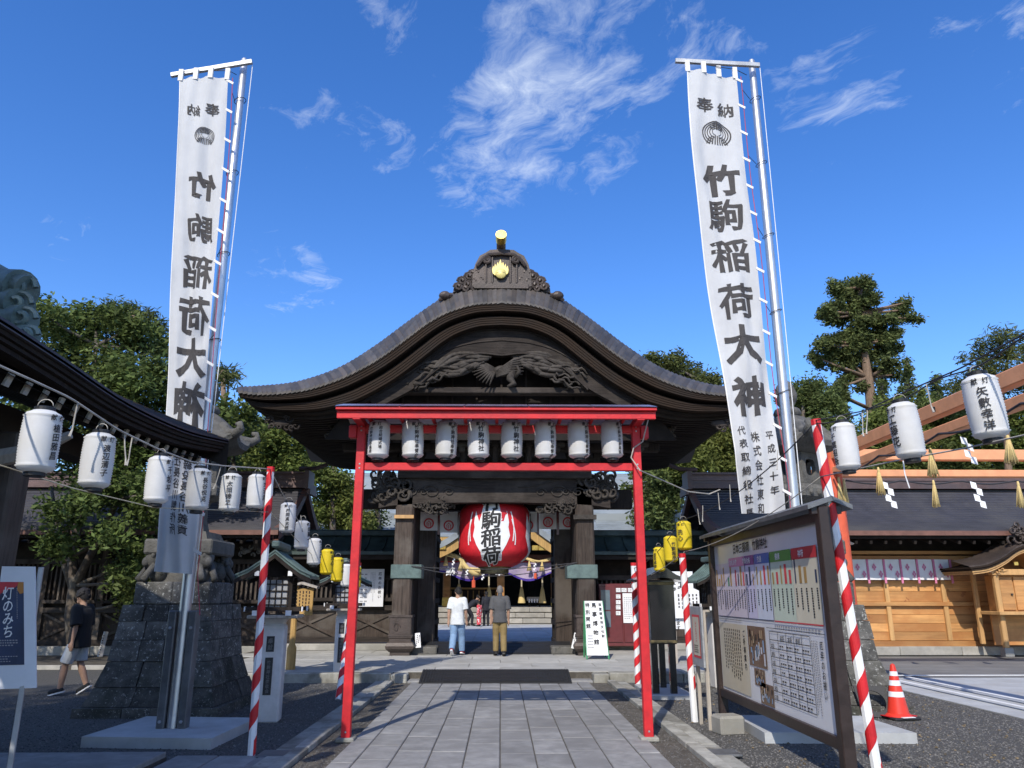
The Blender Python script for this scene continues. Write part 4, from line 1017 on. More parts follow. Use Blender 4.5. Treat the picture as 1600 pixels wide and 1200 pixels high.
# ================================================================== RED LANTERN FRAME OVER THE APPROACH
rf_ = root('red_frame', 'bright red timber frame with tinted roof spanning the paved approach', 'frame', (0, 10, 0))
FL, FR, FY = -1.85, 1.79, 10.05
for X in (FL, FR):
    MB().cbox((X, FY, 1.95), (.108, .108, 3.86), .006).build('post', M['red_paint'], rf_)
    for z in (.12, 3.3, 3.355, 3.8, 3.86): MB().cbox((X, FY-.057, z), (.022, .008, .022), .004).build('bolt', M['galv'], rf_)
    tag(MB().cbox((X, FY, .035), (.22, .22, .05), .01).build('footing_plate', M['kerb'], rf_))
MB().cbox(((FL+FR)/2, FY, 3.325), (FR-FL-.12, .07, .1), .006).build('lower_beam', M['red_paint'], rf_)
MB().cbox(((FL+FR)/2, FY, 3.83), (FR-FL+.32, .08, .1), .006).build('upper_beam', M['red_paint'], rf_)
MB().cbox((-.06, 9.62, 3.925), (4.08, .05, .1), .006).build('fascia', M['red_paint'], rf_)
MB().cbox((-.06, 9.59, 4.0), (4.1, .09, .045), .006).build('fascia_trim', M['red_paint'], rf_)
MB().cbox((-.06, 10.5, 3.925), (4.08, .05, .1), .006).build('fascia', M['red_paint'], rf_)
for X in (FL, FR):
    MB().cbox((X, 10.05, 3.9), (.1, .9, .08), .006).build('roof_arm', M['red_paint'], rf_)
    MB().cbox((X-.11*(1 if X < 0 else -1), FY-.02, 3.78), (.1, .12, .16), .006).build('corner_block', M['red_paint'], rf_)
for k in range(9): MB().cbox((-1.72+k*.415, 9.95, 3.925), (.04, .68, .05), .004).build('rafter', M['red_paint'], rf_)
M['acrylic'] = material('acrylic', (.3, .27, .4), .15, .25, 3, coat=.3, spec=.6, col2=(.34, .2, .28))
for k in range(5):
    x0, x1 = -2.12+k*.825, -2.12+(k+1)*.825-.012; b = MB()
    b.add([(x0, 9.53, 4.025), (x1, 9.53, 4.025), (x1, 10.05, 4.175), (x0, 10.05, 4.175), (x1, 10.57, 4.025), (x0, 10.57, 4.025)], [(0, 1, 2, 3), (3, 2, 4, 5)])
    b.add([(x0, 9.53, 4.018), (x1, 9.53, 4.018), (x1, 10.05, 4.168), (x0, 10.05, 4.168), (x1, 10.57, 4.018), (x0, 10.57, 4.018)], [(3, 2, 1, 0), (5, 4, 2, 3)]); b.build('roof_panel', M['acrylic'], rf_, fix=False)

# ================================================================== PAPER LANTERNS
def barrel(v, r, mid=.06):
    """radius of a lantern body at height v in 0..1"""
    e = abs(v-.5)*2
    if e > .78: q = (e-.78)/.22; return r*(1-.42*q*q)
    return r*(1+mid*(1-(e/.78)**2))/(1+mid)*1.0
_lm = {}
def lantern_mesh(r, h, mat, ribs):
    k = (round(r, 3), round(h, 3), mat)
    if k not in _lm:
        n = ribs*2; prof = []
        for i in range(n+1):
            v = i/n; prof.append((barrel(v, r)-(.05*r if i % 2 else 0), v*h))
        mb = MB().lathe((0, 0, -h/2), prof, 28)
        me = mb.mesh('body', M[mat]); me.polygons.foreach_set('use_smooth', [True]*len(me.polygons))
        cap = {}
        for nm, z0, z1 in (('top_cap', h/2-.002, h/2+.035*h/.5), ('bottom_cap', -h/2-.035*h/.5, -h/2+.002)):
            b = MB().lathe((0, 0, 0), [(r*.5, z0), (r*.53, z0+.004), (r*.53, z1-.004), (r*.46, z1)], 20); cap[nm] = b.mesh(nm, M['black'])
        b = MB(); b.tube([(r*.4*math.cos(t), 0, h/2+.03+r*.38*math.sin(t)) for t in arange(0, math.pi, .4)], .003, 5)
        cap['handle'] = b.mesh('handle', M['cable_pale']); cap['handle'].polygons.foreach_set('use_smooth', [True]*len(cap['handle'].polygons))
        _lm[k] = (me, cap)
    return _lm[k]
def lantern(loc, w, h, mat, cols, face, label, group, tilt=(0, 0), head='献灯', hs=.105, ink='ink', spin=0, ribs=22):
    """cols: list of (text, u offset in r, sign height, top v)"""
    r = w/2; t = root('paper_lantern', label, 'lantern', loc, group)
    me, cap = lantern_mesh(r, h, mat, ribs)
    body = inst(me, 'body', t, (0, 0, 0)); body.parent = t; body.matrix_parent_inverse = Matrix.Identity(4)
    for k, m in cap.items():
        o = bpy.data.objects.new(k, m); C.objects.link(o); o.parent = t
        if k == 'handle': o.rotation_euler.z = random.uniform(-.5, .5)
    ik = Ink()
    if head:
        ik.ch(head[0], -hs*h*.75, h*.37, hs*h, .02, .95); ik.ch(head[1], hs*h*.75, h*.37, hs*h, .02, .95)
    for txt, u, sh, v0 in cols: ik.col(txt, u*r, v0*h, sh*h, None, .02, .98, .08)
    if ik.v:
        def fn(a, b):
            v = min(1, max(0, b/h+.5)); R_ = barrel(v, r)+.0035; an = a/r+face
            return Vector((math.sin(an)*R_, -math.cos(an)*R_, b))
        us = [a for a, b in ik.v]
        o = ik.build('lettering', M[ink], t, fn, (arange(min(us), max(us), r*.22), arange(-h*.45, h*.45, h*.09)))
        o.matrix_parent_inverse = Matrix.Identity(4)
    t.rotation_euler = (tilt[0], tilt[1], spin)
    return t
LG = 'white paper lanterns hanging in the red frame'
fl = [(592, -8, [('綜合結婚式場', .42, .095, .27), ('竹駒神社参集殿', -.5, .095, .25)], 'white paper lantern with two columns of writing, leftmost in the red frame'),
      (645, 27, [('竹駒神社奉賛会', 0, .118, .28)], 'white paper lantern, second from the left red post'),
      (697.5, 38, [('竹駒神社奉賛会', 0, .118, .28)], 'white paper lantern, third from the left red post'),
      (747.5, 16, [('竹駒神社', 0, .165, .24)], 'white paper lantern with four large signs, left of the middle of the frame'),
      (799.5, 24, [('竹駒神社', 0, .165, .24)], 'white paper lantern with four large signs, right of the middle of the frame'),
      (852, 36, [('竹駒神社奉賛会', 0, .118, .28)], 'white paper lantern, third from the right red post'),
      (904, 42, [('竹駒神社奉賛会', 0, .118, .28)], 'white paper lantern, second from the right red post'),
      (956, 44, [('竹駒神社参集殿', -.15, .1, .26), ('岩沼市稲荷町', .6, .07, .2)], 'white paper lantern with small writing on its edge, rightmost in the red frame')]
for x, face, cols, lab in fl:
    p = at(x, 687, 10.0); lantern(p, .292, .5, 'lantern_white', cols, R(face), lab, LG, (R(random.uniform(-1.5, 1.5)), R(random.uniform(-1.8, 1.8))))
    MB().tube([p+Vector((0, 0, .3)), p+Vector((0, 0, .42))], .004, 4).build('hanger_wire', M['cable_pale'], rf_)
    b = MB(); b.lathe(p+Vector((0, 0, -.3)), [(.02, 0), (.03, .01), (.03, .05)], 10); b.build('lamp_socket', M['black'], bpy.data.objects[-1] if False else rf_)
w = MB(); a = at(1000, 640, 10.0); P_ = [at(1014, 650, 9.9), at(1004, 690, 9.95), at(990, 700, 9.95), at(986, 715, 9.95), at(1000, 735, 9.9), at(1030, 748, 10.4), at(1075, 768, 11), at(1108, 772, 11.5), at(1125, 765, 11.6)]
w.tube(P_, .009, 5); tag(w.build('power_cable', M['cable_pale']), 'pale power cable drooping from the red frame towards the yellow lanterns', 'cable')

# string lanterns: left line runs back to the far pole, right line likewise
LP1 = Vector((-2.69, 9.12, 0)); LP2 = Vector((-2.87, 15.6, 0)); RP1 = Vector((3.46, 7.75, 0)); RP2 = Vector((2.71, 11.53, 0)); RP3 = Vector((2.62, 15.6, 0))
SG = 'paper lanterns hung on the lines from the striped poles'
def sl_(x, y, wpx, hpx, Y, mat, cols, face, label, tilt=(0, 0), **k):
    p = at(x, y, Y); d = (p-Vector((0, 0, CAM_H))).dot(ray(800, 600))
    return lantern(p, wpx*d/FPX*.9*math.cos(math.atan((x-800)/FPX)), hpx*d/FPX*.93, mat, cols, R(face), label, SG, tilt, **k)
sl_(62, 690, 75, 104, 4.1, 'lantern_white', [('植田雅昌', 0, .14, .2)], 76, 'largest white lantern of the left line, nearest the left edge')
sl_(152, 720, 61, 92, 5.0, 'lantern_white', [('渡辺清子', 0, .14, .2)], 55, 'white lantern of the left line with four clear signs, second from the left edge')
sl_(247, 750, 46, 79, 6.3, 'lantern_white', [('千坂平', 0, .18, .2)], 82, 'plain looking white lantern in front of the left banner')
sl_(310, 765, 44, 70, 7.1, 'lantern_white', [('長谷悦克', 0, .14, .2)], 50, 'white lantern hanging just before the left banner pole')
sl_(360, 770, 38, 64, 7.8, 'lantern_white', [('太田徳之', 0, .15, .2)], 11, 'white lantern to the right of the left banner pole')
sl_(400, 768, 32, 57, 8.7, 'lantern_white', [('大沼清', 0, .18, .2)], 84, 'small white lantern touching the left striped pole')
sl_(449.5, 809, 29, 50, 9.9, 'lantern_white', [('村岡真太郎', 0, .135, .22)], 13, 'white lantern to the right of the near left striped pole', ribs=16)
sl_(472, 836, 27, 47, 10.7, 'lantern_white', [('佐藤一', 0, .17, .2)], 74, 'white lantern above the wooden notice sign, second after the left striped pole', ribs=16)
sl_(491, 862, 25, 44, 11.5, 'lantern_white', [('三浦正', 0, .17, .2)], 80, 'white lantern beside the yellow ones on the left line', ribs=16)
sl_(511, 878, 24, 42, 12.2, 'lantern_yellow', [('洗心', 0, .2, .16)], 62, 'yellow lantern of the left line, the one next to the white lantern', ribs=16)
sl_(527, 890, 22, 40, 12.9, 'lantern_yellow', [('洗心', 0, .2, .16)], 70, 'yellow lantern of the left line hanging lower, second of its pair', ribs=16)
sl_(541, 899, 19, 37, 13.6, 'lantern_white', [], 0, 'small white lantern between two yellow ones left of the red post', head='', ribs=14)
sl_(557, 902, 17, 35, 14.4, 'lantern_yellow', [('洗心', 0, .2, .16)], 60, 'yellow lantern half hidden behind the left red post', ribs=14)
sl_(1030, 874, 21, 40, 13.4, 'lantern_yellow', [('岩沼城跡', 0, .15, .18)], -56, 'lowest yellow lantern of the right line, nearest the red post', ribs=16)
sl_(1048, 858, 25, 43, 12.6, 'lantern_yellow', [('竹駒稲荷', 0, .17, .18)], 12, 'middle yellow lantern of the right line', head='', ribs=16)
sl_(1069, 837, 27, 48, 11.7, 'lantern_yellow', [('洗心', -.1, .2, .1)], -38, 'topmost yellow lantern of the right line, on the striped pole', ribs=16)
sl_(1321, 698, 46, 80, 6.9, 'lantern_white', [('千葉昭吾', 0, .16, .2)], -82, 'smallest of the three white lanterns by the vermilion frame', (0, R(-2)))
sl_(1416, 673, 57, 95, 5.9, 'lantern_white', [('工藤花', 0, .19, .2)], -77, 'middle one of the three white lanterns by the vermilion frame', (0, R(-4)))
sl_(1539, 636, 71, 108, 5.0, 'lantern_white', [('矢數幸洋', 0, .165, .2)], -32, 'largest white lantern at the right with four bold signs', (0, R(-4)))

def sag(a, b, s, n=14): return [Vector(a).lerp(Vector(b), i/n)-Vector((0, 0, s*4*(i/n)*(1-i/n))) for i in range(n+1)]
def cable(name, pts, r, mat, label, drops=()):
    mb = MB()
    for p in pts: mb.tube(p, r, 5)
    o = mb.build(name, M[mat], smooth=True)
    tag(o, label, 'cable')
    for d in drops:
        q = random.uniform(-.04, .04)
        b = MB(); b.tube([d, d+Vector((q*.4, 0, -.08)), d+Vector((q, .01, -.17)), d+Vector((q*1.4, 0, -.22))], [.005, .005, .005, .009], 5); b.build('loose_lead', M['cable_pale'], o)
    return o
pL = [(0, 572, 3.9), (45, 592, 4.1), (110, 622, 4.6), (185, 672, 5.4), (250, 703, 6.3), (300, 722, 7), (350, 728, 7.8), (423, 733, 9.1)]
pts = [at(-120, 500, 3.2)]+[at(*p) for p in pL]
sp3 = lambda P, n=40: [Vector((np.interp(t, np.linspace(0, 1, len(P)), [p[0] for p in P]), np.interp(t, np.linspace(0, 1, len(P)), [p[1] for p in P]), np.interp(t, np.linspace(0, 1, len(P)), [p[2] for p in P]))) for t in np.linspace(0, 1, n)]
cable('lantern_cable', [sp3(pts), sag(at(423, 735, 9.1), at(558, 885, 15.6), .35)], .007, 'cable_pale', 'pale twisted cable carrying the left lanterns under the dark eaves', [at(*p) for p in ((122, 628, 4.7), (207, 682, 5.7), (195, 680, 5.5), (270, 712, 6.6), (345, 730, 7.7), (470, 805, 10.6))])
cable('guide_line', [[at(-100, 690, 3.4), at(0, 727, 4.0), at(110, 762, 4.7), at(240, 793, 6.3), at(420, 800, 9.1)], sag(at(423, 800, 9.1), at(556, 915, 15.6), .1)], .004, 'rope', 'thin pale guide rope below the left lanterns')
pR = [(1275, 657, 7.7), (1350, 642, 6.8), (1420, 610, 5.9), (1500, 576, 5.2), (1600, 522, 4.4), (1750, 440, 3.6), (2300, 130, 2.2)]
cable('lantern_cable', [sp3([at(*p) for p in pR]), [p+Vector((0, .01, -.03-.02*math.sin(i))) for i, p in enumerate(sp3([at(*p) for p in pR], 26))]], .006, 'cable', 'dark double cable rising to the right edge above the white lanterns', [at(*p) for p in ((1347, 645, 6.8), (1447, 600, 5.6), (1355, 641, 6.7))])
cable('lantern_cable', [sag(at(1274, 660, 7.75), at(1066, 812, 11.6), .16), sag(at(1063, 815, 11.6), at(990, 888, 15.6), .12)], .007, 'cable', 'dark cable with loose leads between the striped poles on the right', [at(*p) for p in ((1215, 703, 8.5), (1165, 745, 9.3), (1140, 757, 9.7), (1122, 770, 10), (1098, 790, 10.6), (1090, 795, 10.9))])
cable('guide_line', [sag(at(1282, 745, 7.75), at(1070, 862, 11.6), .12), sag(at(1070, 862, 11.6), at(985, 912, 15.6), .06), [at(1282, 745, 7.75), at(1400, 720, 6.2), at(1510, 700, 5.3), at(1600, 680, 4.6), at(1700, 655, 4), at(2400, 480, 2.2)]], .006, 'cable_pale', 'thin guide rope crossing before the notice board roof on the right')

# great red lantern under the gate
bl = root('giant_lantern', 'giant red paper lantern with bold black characters under the gate', 'lantern', at(773, 832, 22.3))
bc = bl.location.copy(); br, bh = 1.02, 1.92
def brad(v):
    e = abs(v-.5)*2
    return br*(1-.5*max(0, (e-.45)/.55)**2.4)
n = 68; prof = [(brad(i/n)-(.012 if i % 2 else 0), i/n*bh-bh/2) for i in range(n+1)]
MB().lathe(bc, prof, 48).build('body', M['lantern_red'], bl, smooth=True)
MB().lathe(bc+Vector((0, 0, -bh/2)), [(.36, -.19), (.4, -.17), (.4, -.05), (.46, -.03), (.46, .02)], 24).build('metal_base', M['brass_old'], bl, smooth=35)
MB().lathe(bc+Vector((0, 0, bh/2)), [(.46, -.02), (.46, .05), (.4, .08), (.4, .2)], 24).build('metal_top', M['brass_old'], bl, smooth=35)
def bmap(off, rot=0):
    def fn(a, b):
        v = min(1, max(0, b/bh+.5)); q = brad(v)+off; an = a/br+rot; return bc+Vector((math.sin(an)*q, -math.cos(an)*q, b))
    return fn
fc = -.09
def flame(ik, s=1):
    L = [(.34, -.82), (.3, -.6), (.42, -.4), (.53, -.16), (.48, .08), (.5, .2), (.44, .52), (.34, .22), (.27, .4), (.2, .95)]
    L = [(s*a, b) for a, b in L]
    P = [(a, b) for a, b in L]+[(-a, b) for a, b in reversed(L)]
    return P
def plist(ik, P):
    ik.poly(P)
CUT = (arange(-.8, .8, .1), arange(-.9, .9, .12))
ik = Ink(); ik.poly(flame(ik)); ik.build('white_flame', M['white'], bl, bmap(.006, fc), CUT)
ik = Ink()
for s in (-1, 1):
    for k in range(2):
        x0 = .62+.045*k; P = [(s*(x0+.05*math.sin(t*3.4+k*.4)-.05*t), -.3-.1*k+t*(.8-.1*k)) for t in arange(0, 1, .1)]
        for a, b in zip(P, P[1:]): ik.poly([(a[0]-.018, a[1]), (a[0]+.018, a[1]), (b[0]+.016, b[1]), (b[0]-.016, b[1])])
ik.build('flame_lines', M['white'], bl, bmap(.006, fc), CUT)
for rot in (1.52, -1.8):
    ik = Ink(); ik.poly(flame(ik)); ik.build('white_flame', M['white'], bl, bmap(.006, rot), CUT)
    ik = Ink(); ik.ch('社', 0, .35, .5, .03); ik.ch('神', 0, -.15, .5, .03); ik.build('lettering', M['ink'], bl, bmap(.012, rot), CUT)
ik = Ink()
for a in range(9):
    q = random.Random(a); x, y = q.uniform(-.38, .38), q.uniform(-.5, .45); ik.poly([(x, y), (x+.09, y+.02), (x+.1, y+.07), (x+.03, y+.05)])
ik.build('red_flecks', M['red_cloth'], bl, bmap(.009, fc), CUT)
for off, w_, m_ in ((.012, .06, 'white'), (.017, .026, 'ink')):
    ik = Ink()
    for i, c in enumerate('竹駒稲荷'): ik.ch(c, 0, .74-i*.48, .5, w_, 1.12, .1)
    ik.build('lettering_outline' if w_ > .05 else 'lettering', M[m_], bl, bmap(off, fc), CUT)
MB().tube([bc+Vector((0, 0, bh/2+.1)), bc+Vector((0, 0, bh/2+.5))], .05, 8).build('hanger', M['cable'], bl)

# split curtain with red crests under the lintel
nc = root('crest_curtain', 'short white curtain with red crests and dark tapes under the gate lintel', 'curtain', (GX, 22.6, 4.1))
zt_, zb_ = at(783, 800, 22.6).z, at(783, 829, 22.6).z
for k in range(8):
    x0 = at(657, 810, 22.6).x+k*.575; x1 = x0+.5; low = .06*math.sin(k*1.7)
    cl = MB().grid([[(x, 22.6+.03*math.sin(x*9+v), zt_+(zb_-low-zt_)*v) for x in arange(x0, x1, .1)] for v in (0, .33, .66, 1)]).build('cloth', M['cloth_white'], nc, smooth=True, fix=False)
    c = ((x0+x1)/2, zb_-low+.2); ik = Ink().arc(0, 0, .11, .15, 0, 6.283, 20).poly([(-.075, -.005), (0, .085), (.075, -.005), (.06, -.005), (0, .06), (-.06, -.005)])
    for q in (-.05, 0, .05): ik.rect(q-.01, -.09, q+.01, .02)
    ik.build('crest', M['red_print'], cl, plane_map((c[0], 22.56, c[1]), (1, 0, 0), (0, 0, 1)))
    MB().box((x1+.037, 22.6, (zt_+zb_)/2-.06), (.07, .01, zt_-zb_+.12)).build('tape', M['maroon'], nc)

# ================================================================== STRIPED POLES
M['stripe'] = None
def stripe_pole(a, top, r, label, turns, white_to=None, grp='red and white striped poles'):
    """pole wrapped with a red ribbon; a = foot, top = upper end"""
    a = Vector(a); top = Vector(top); t = root('striped_pole', label, 'pole', a, grp)
    L = (top-a).length; d = (top-a)/L; q = d.to_track_quat('Z', 'Y').to_matrix()
    b = MB().tube([a, top], r, 4 if False else 8); b.build('pole', M['white'], t, smooth=False)
    n = 64; mb = MB(); rr = r*1.012+.0015; per = L/turns; w = per*.5; st = 16*int(turns)
    lo, hi = [], []
    s0 = 0 if not white_to else white_to
    for i in range(st+1):
        ph = 2*math.pi*i/16+.7; z = s0+i/16*per
        for lst, zz in ((lo, z), (hi, z+w)):
            zz = min(max(zz, 0.01), L-.002); k = rr/math.cos(((ph+math.pi/8) % (math.pi/4))-math.pi/8) if False else rr
            lst.append(a+q @ Vector((k*math.cos(ph), k*math.sin(ph), zz)))
        if z > L: break
    mb.strip(lo, hi); mb.build('red_stripe', M['red_paint'], t, fix=False)
    MB().tube([top-d*.05, top+d*.01], r*1.06, 8).build('red_cap', M['red_paint'], t)
    return t
stripe_pole(LP1, at(423, 731, 9.12), .043, 'striped pole left of the red frame, tallest and nearest on that side', 8.5)
stripe_pole(LP2, at(560, 880, 15.6), .055, 'striped pole standing at the terrace edge behind the left red post', 7.5)
stripe_pole(gnd(528, 1094), at(556, 905, 15.2), .05, 'striped pole leaning behind the left red post', 7)
stripe_pole((3.47, 7.7, 0), at(1274.5, 657, 7.75), .05, 'tallest striped pole, nearest at the right beside the notice board', 8.5)
stripe_pole(RP2, at(1066, 866, 11.55), .048, 'striped pole under the topmost yellow lantern', 7, .42)
stripe_pole(RP3, at(990, 880, 15.6), .055, 'striped pole at the terrace edge behind the right red post', 7.5)

# ================================================================== BANNERS
def banner(px_l, px_r, Y, flip, sideX, label, cols, pole_x, arm, slots, Yp, bottom_roll):
    """px_l / px_r: pixel rows of the two long edges, all at depth Y; flip: writing seen from behind"""
    n = 60
    le = spline([(at(x, y, Y).x, at(x, y, Y).z) for x, y in px_l], n); re = spline([(at(x, y, Y).x, at(x, y, Y).z) for x, y in px_r], n)
    t = root('banner', label, 'banner', (pole_x, Yp, 0))
    ph = pole_x
    def P(u, v):
        i = min(n-1.001, max(0, v*(n-1))); k = int(i); f = i-k
        lx, lz = le[k][0]*(1-f)+le[k+1][0]*f, le[k][1]*(1-f)+le[k+1][1]*f
        rx, rz = re[k][0]*(1-f)+re[k+1][0]*f, re[k][1]*(1-f)+re[k+1][1]*f
        wob = .065*math.sin(u*5+v*7+ph)*(.35+.5*v)+.036*math.sin(u*9-v*13+ph*2)*(.3+.5*v)+.018*math.sin(u*17+v*5+2*math.sin(v*9))+.009*math.sin(u*26-v*21)*v+.03*math.sin(v*31+u*3)*math.sin(3.1*u)*v
        s = bottom_roll*max(0, v-.88)/.12
        return Vector((lx+(rx-lx)*u, Y+wob+s*.25*(1-u), lz+(rz-lz)*u-.012*math.sin(u*math.pi*6)*max(0, 1-v*14)))
    rows = [[P(u, v) for u in arange(0, 1, 1/16)] for v in arange(0, 1, 1/90)]
    mb = MB(); mb.grid(rows); cl = mb.build('cloth', M['cloth'], t, smooth=True, fix=False)
    sm = MB(); sm.grid([[r[0]+Vector((0, -.003, 0)) for r in rows], [r[0].lerp(r[1], .35)+Vector((0, -.003, 0)) for r in rows]]); sm.build('seam', M['cloth_white'], cl, fix=False, smooth=True)
    # lettering in cloth coordinates: u across 0..1, v down 0..1
    W = (le[0][0]-re[0][0]).__abs__(); H = sum((Vector(le[i+1])-Vector(le[i])).length for i in range(n-1))
    def fn(a, b):
        u = a/W; v = -b/H
        if flip: u = 1-u
        p = P(u, v); du = (P(min(1, u+.01), v)-P(max(0, u-.01), v)); dv = P(u, min(1, v+.004))-P(u, max(0, v-.004)); nn = du.cross(dv).normalized()
        if nn.y > 0: nn = -nn
        return p+nn*.006
    ik = Ink()
    for ch, u, v, s in slots:
        if ch == '@':
            c = (u*W, -v*H); R0 = s*W
            for k in range(5): ik.arc(c[0], c[1]+R0*(.0+.03*k), R0*(.98-.17*k)*.93, R0*(1.0-.17*k), R(-58-4*k)+.0, R(238+4*k), 22, .98)
            for s_ in (-1, 1):
                for k in range(4): ik.poly([(c[0]+s_*R0*.1, c[1]+R0*(.8-.14*k)), (c[0]+s_*R0*.42, c[1]+R0*(.72-.12*k)), (c[0]+s_*R0*.44, c[1]+R0*(.66-.12*k)), (c[0]+s_*R0*.1, c[1]+R0*(.73-.14*k))])
            for k in range(9):
                a0 = (k-4)*.14; ik.poly([(c[0]+R0*(a0*.9-.035), c[1]-R0*.38+R0*.18*math.cos(a0*2)), (c[0]+R0*(a0*.9+.035), c[1]-R0*.38+R0*.18*math.cos(a0*2)), (c[0]+R0*(a0*1.25+.04), c[1]-R0*.93+abs(a0)*R0*.25), (c[0]+R0*(a0*1.25-.04), c[1]-R0*.93+abs(a0)*R0*.25)])
            ik.poly([(c[0]-R0*.04, c[1]+R0*1.0), (c[0]+R0*.04, c[1]+R0*1.0), (c[0]+R0*.06, c[1]+R0*.3), (c[0]-R0*.06, c[1]+R0*.3)])
        else: ik.ch(ch, u*W, -v*H, s*W, (.042 if ch in '竹大神' else .022) if s > .4 else .02, 1.0, .07)
    for txt, u, v, s, st in cols: ik.col(txt, u*W, -v*H, s*W, st*W, .018, 1.0, .06)
    ik.build('lettering', M['grey_ink'], t, fn, (arange(0, W, W/10), [-H*k/70 for k in range(70)]))
    # pole, cross arm, halyard, loops
    a, b = arm; pt = max(a.z, b.z)+.02
    pole = MB().lathe((pole_x, Yp, 0), [(.075, .02), (.07, 3.5), (.062, 7), (.052, pt+.1), (.03, pt+.13)], 18).build('pole', M['steel'], t, smooth=40)
    ar = MB(); d = (b-a); ar.cbox((a+b)/2, (d.length, .05, .075), .006, ry=-math.atan2(d.z, d.x)); ar.build('cross_arm', M['galv'], t)
    hy = MB(); hx = b+Vector((-.06*sideX*0, 0, -.05)); hy.tube([hx, Vector((pole_x+.11, Yp-.02, 5)), Vector((pole_x+.09, Yp-.02, 1.6))], .006, 5); hy.build('halyard', M['white'], t)
    rd = MB(); pts = [P(1, v)+Vector((.07, 0, 0)) for v in arange(0, 1, .05)]; rd.tube(pts+[Vector((pts[-1].x+.1, Y, pts[-1].z-.5))], .006, 5); rd.build('red_cord', M['red_string'], t)
    ln = MB(); ln.tube([Vector(a)+Vector((.1, 0, -.05)), P(0, 0)+Vector((0, 0, .13)), P(1, 0)+Vector((0, 0, .13)), Vector((pole_x-.1, Yp, P(1, 0).z+.2))], .006, 5); ln.build('top_line', M['cable'], t)
    for k in range(4):
        p = P(.02+.32*k, 0); q = p+Vector((0, 0, .15)); b_ = MB(); b_.box((p+q)/2+Vector((0, -.008, -.01)), (.07, .01, .2)); b_.box((p+q)/2+Vector((0, .02, 0)), (.07, .01, .16)); b_.build('top_loop', M['cloth_white'], cl)
    for k in range(15):
        v = .005+k*.068
        p = P(1, v); q = p+Vector((.085, -.01, -.06)); b_ = MB(); b_.add([p+Vector((-.02, -.006, .02)), p+Vector((-.02, -.006, -.02)), q+Vector((0, 0, -.025)), q+Vector((.01, 0, .012)), p+Vector((-.02, .006, .02)), p+Vector((-.02, .006, -.02)), q+Vector((0, .012, -.025)), q+Vector((.01, .012, .012))], [(0, 1, 2, 3), (7, 6, 5, 4), (3, 2, 6, 7), (0, 3, 7, 4), (1, 5, 6, 2)]); b_.build('side_loop', M['cloth_white'], cl)
    for v in (.03, .2, .38, .56, .74): 
        z = P(1, v).z; b_ = MB(); b_.tube([(pole_x+.085*math.cos(q), Yp+.085*math.sin(q), z-.05+.03*math.cos(q)) for q in arange(0, 6.283, .5)], .006, 5); b_.tube([Vector((pole_x-.08, Yp, z-.05)), P(1, v)+Vector((.07, 0, -.03))], .005, 4); b_.build('tie_ring', M['cable'], t)
    # steel sockets at the foot, bolted channels
    return t
big = '竹駒稲荷大神'
# left: seen from the back
pl_ = [(280, 122), (276, 240), (270, 400), (262, 560), (254, 700), (248, 800), (246, 860), (242, 893)]
pr_ = [(356, 121), (350, 230), (338, 400), (327, 560), (320, 640), (313, 720), (307, 800), (298, 897)]
slots = [('奉', .28, .078, .30), ('納', .66, .080, .28), ('@', .42, .138, .20)]+[(c, .42, v, s) for c, v, s in zip(big, (.252, .344, .436, .527, .61, .70), (.58, .6, .72, .8, .76, .82))]
colsL = [('平成三十年', .2, .775, .15, .19), ('株式会社長谷川製作所', .55, .755, .17, .185), ('代表取締役長谷川義貢', .24, .775, .16, .17)]
colsL = [('株式会社長谷川製作所', .56, .745, .19, .2), ('代表取締役長谷川義貢', .3, .755, .18, .19)]
bL = banner(pl_, pr_, 10.15, True, 1, 'tall white banner at the left seen from behind, black characters mirrored', colsL, -4.05, (at(266, 116, 10.2), at(395, 98, 10.25)), slots, 10.35, 0)
plr = [(1073, 108), (1079, 220), (1092, 330), (1106, 440), (1120, 530), (1137, 640), (1150, 720), (1166, 800)]
prr = [(1150, 121), (1158, 200), (1168, 300), (1182, 420), (1196, 530), (1210, 650), (1221, 740), (1225, 800)]
slots = [('奉', .32, .088, .34), ('納', .73, .092, .34), ('@', .52, .157, .28)]+[(c, .52, v, s) for c, v, s in zip(big, (.275, .36, .457, .562, .657, .768), (.70, .70, .74, .72, .74, .74))]
colsR = [('平成三十年', .86, .808, .13, .25), ('株式会社東和神社工務店', .52, .82, .18, .265), ('代表取締役社長佐々木', .2, .812, .15, .25)]
colsR = [('平成三十年', .85, .845, .17, .25), ('株式会社東和神社', .52, .85, .2, .255), ('代表取締役社長', .2, .84, .17, .24)]
bR = banner(plr, prr, 10.3, False, 1, 'tall white banner at the right with black characters and round crest', colsR, 4.0, (at(1055, 95, 10.35), at(1187, 102, 10.35)), slots, 10.5, 1)
for t, X, Y in ((bL, -4.05, 10.35), (bR, 4.0, 10.5)):
    for s in (-1, 1):
        b = MB(); b.cbox((X+s*.13, Y, .78), (.1, .16, 1.46), .012); o = b.build('steel_channel', M['steel_dark'], t)
        for z in (.2, 1.3): MB().lathe((0, 0, 0), [(.02, 0), (.02, .02), (.012, .03)], 6).build('bolt', M['galv'], o).matrix_local = Matrix.Translation((X+s*.13, Y-.085, z)) @ Matrix.Rotation(R(90), 4, 'X')
def pole_slab(corners, label):
    b = MB(); vs = [(x, y, .0) for x, y in corners]+[(x, y, .12) for x, y in corners]; b.add(vs, [(3, 2, 1, 0), (4, 5, 6, 7)]+[(i, (i+1) % 4, 4+(i+1) % 4, 4+i) for i in range(4)])
    return tag(b.build('base_slab', M['concrete']), label, 'slab')
pole_slab([(-4.85, 9.75), (-3.3, 9.6), (-3.25, 11.15), (-4.78, 11.3)], 'pale concrete slab under the left banner pole')
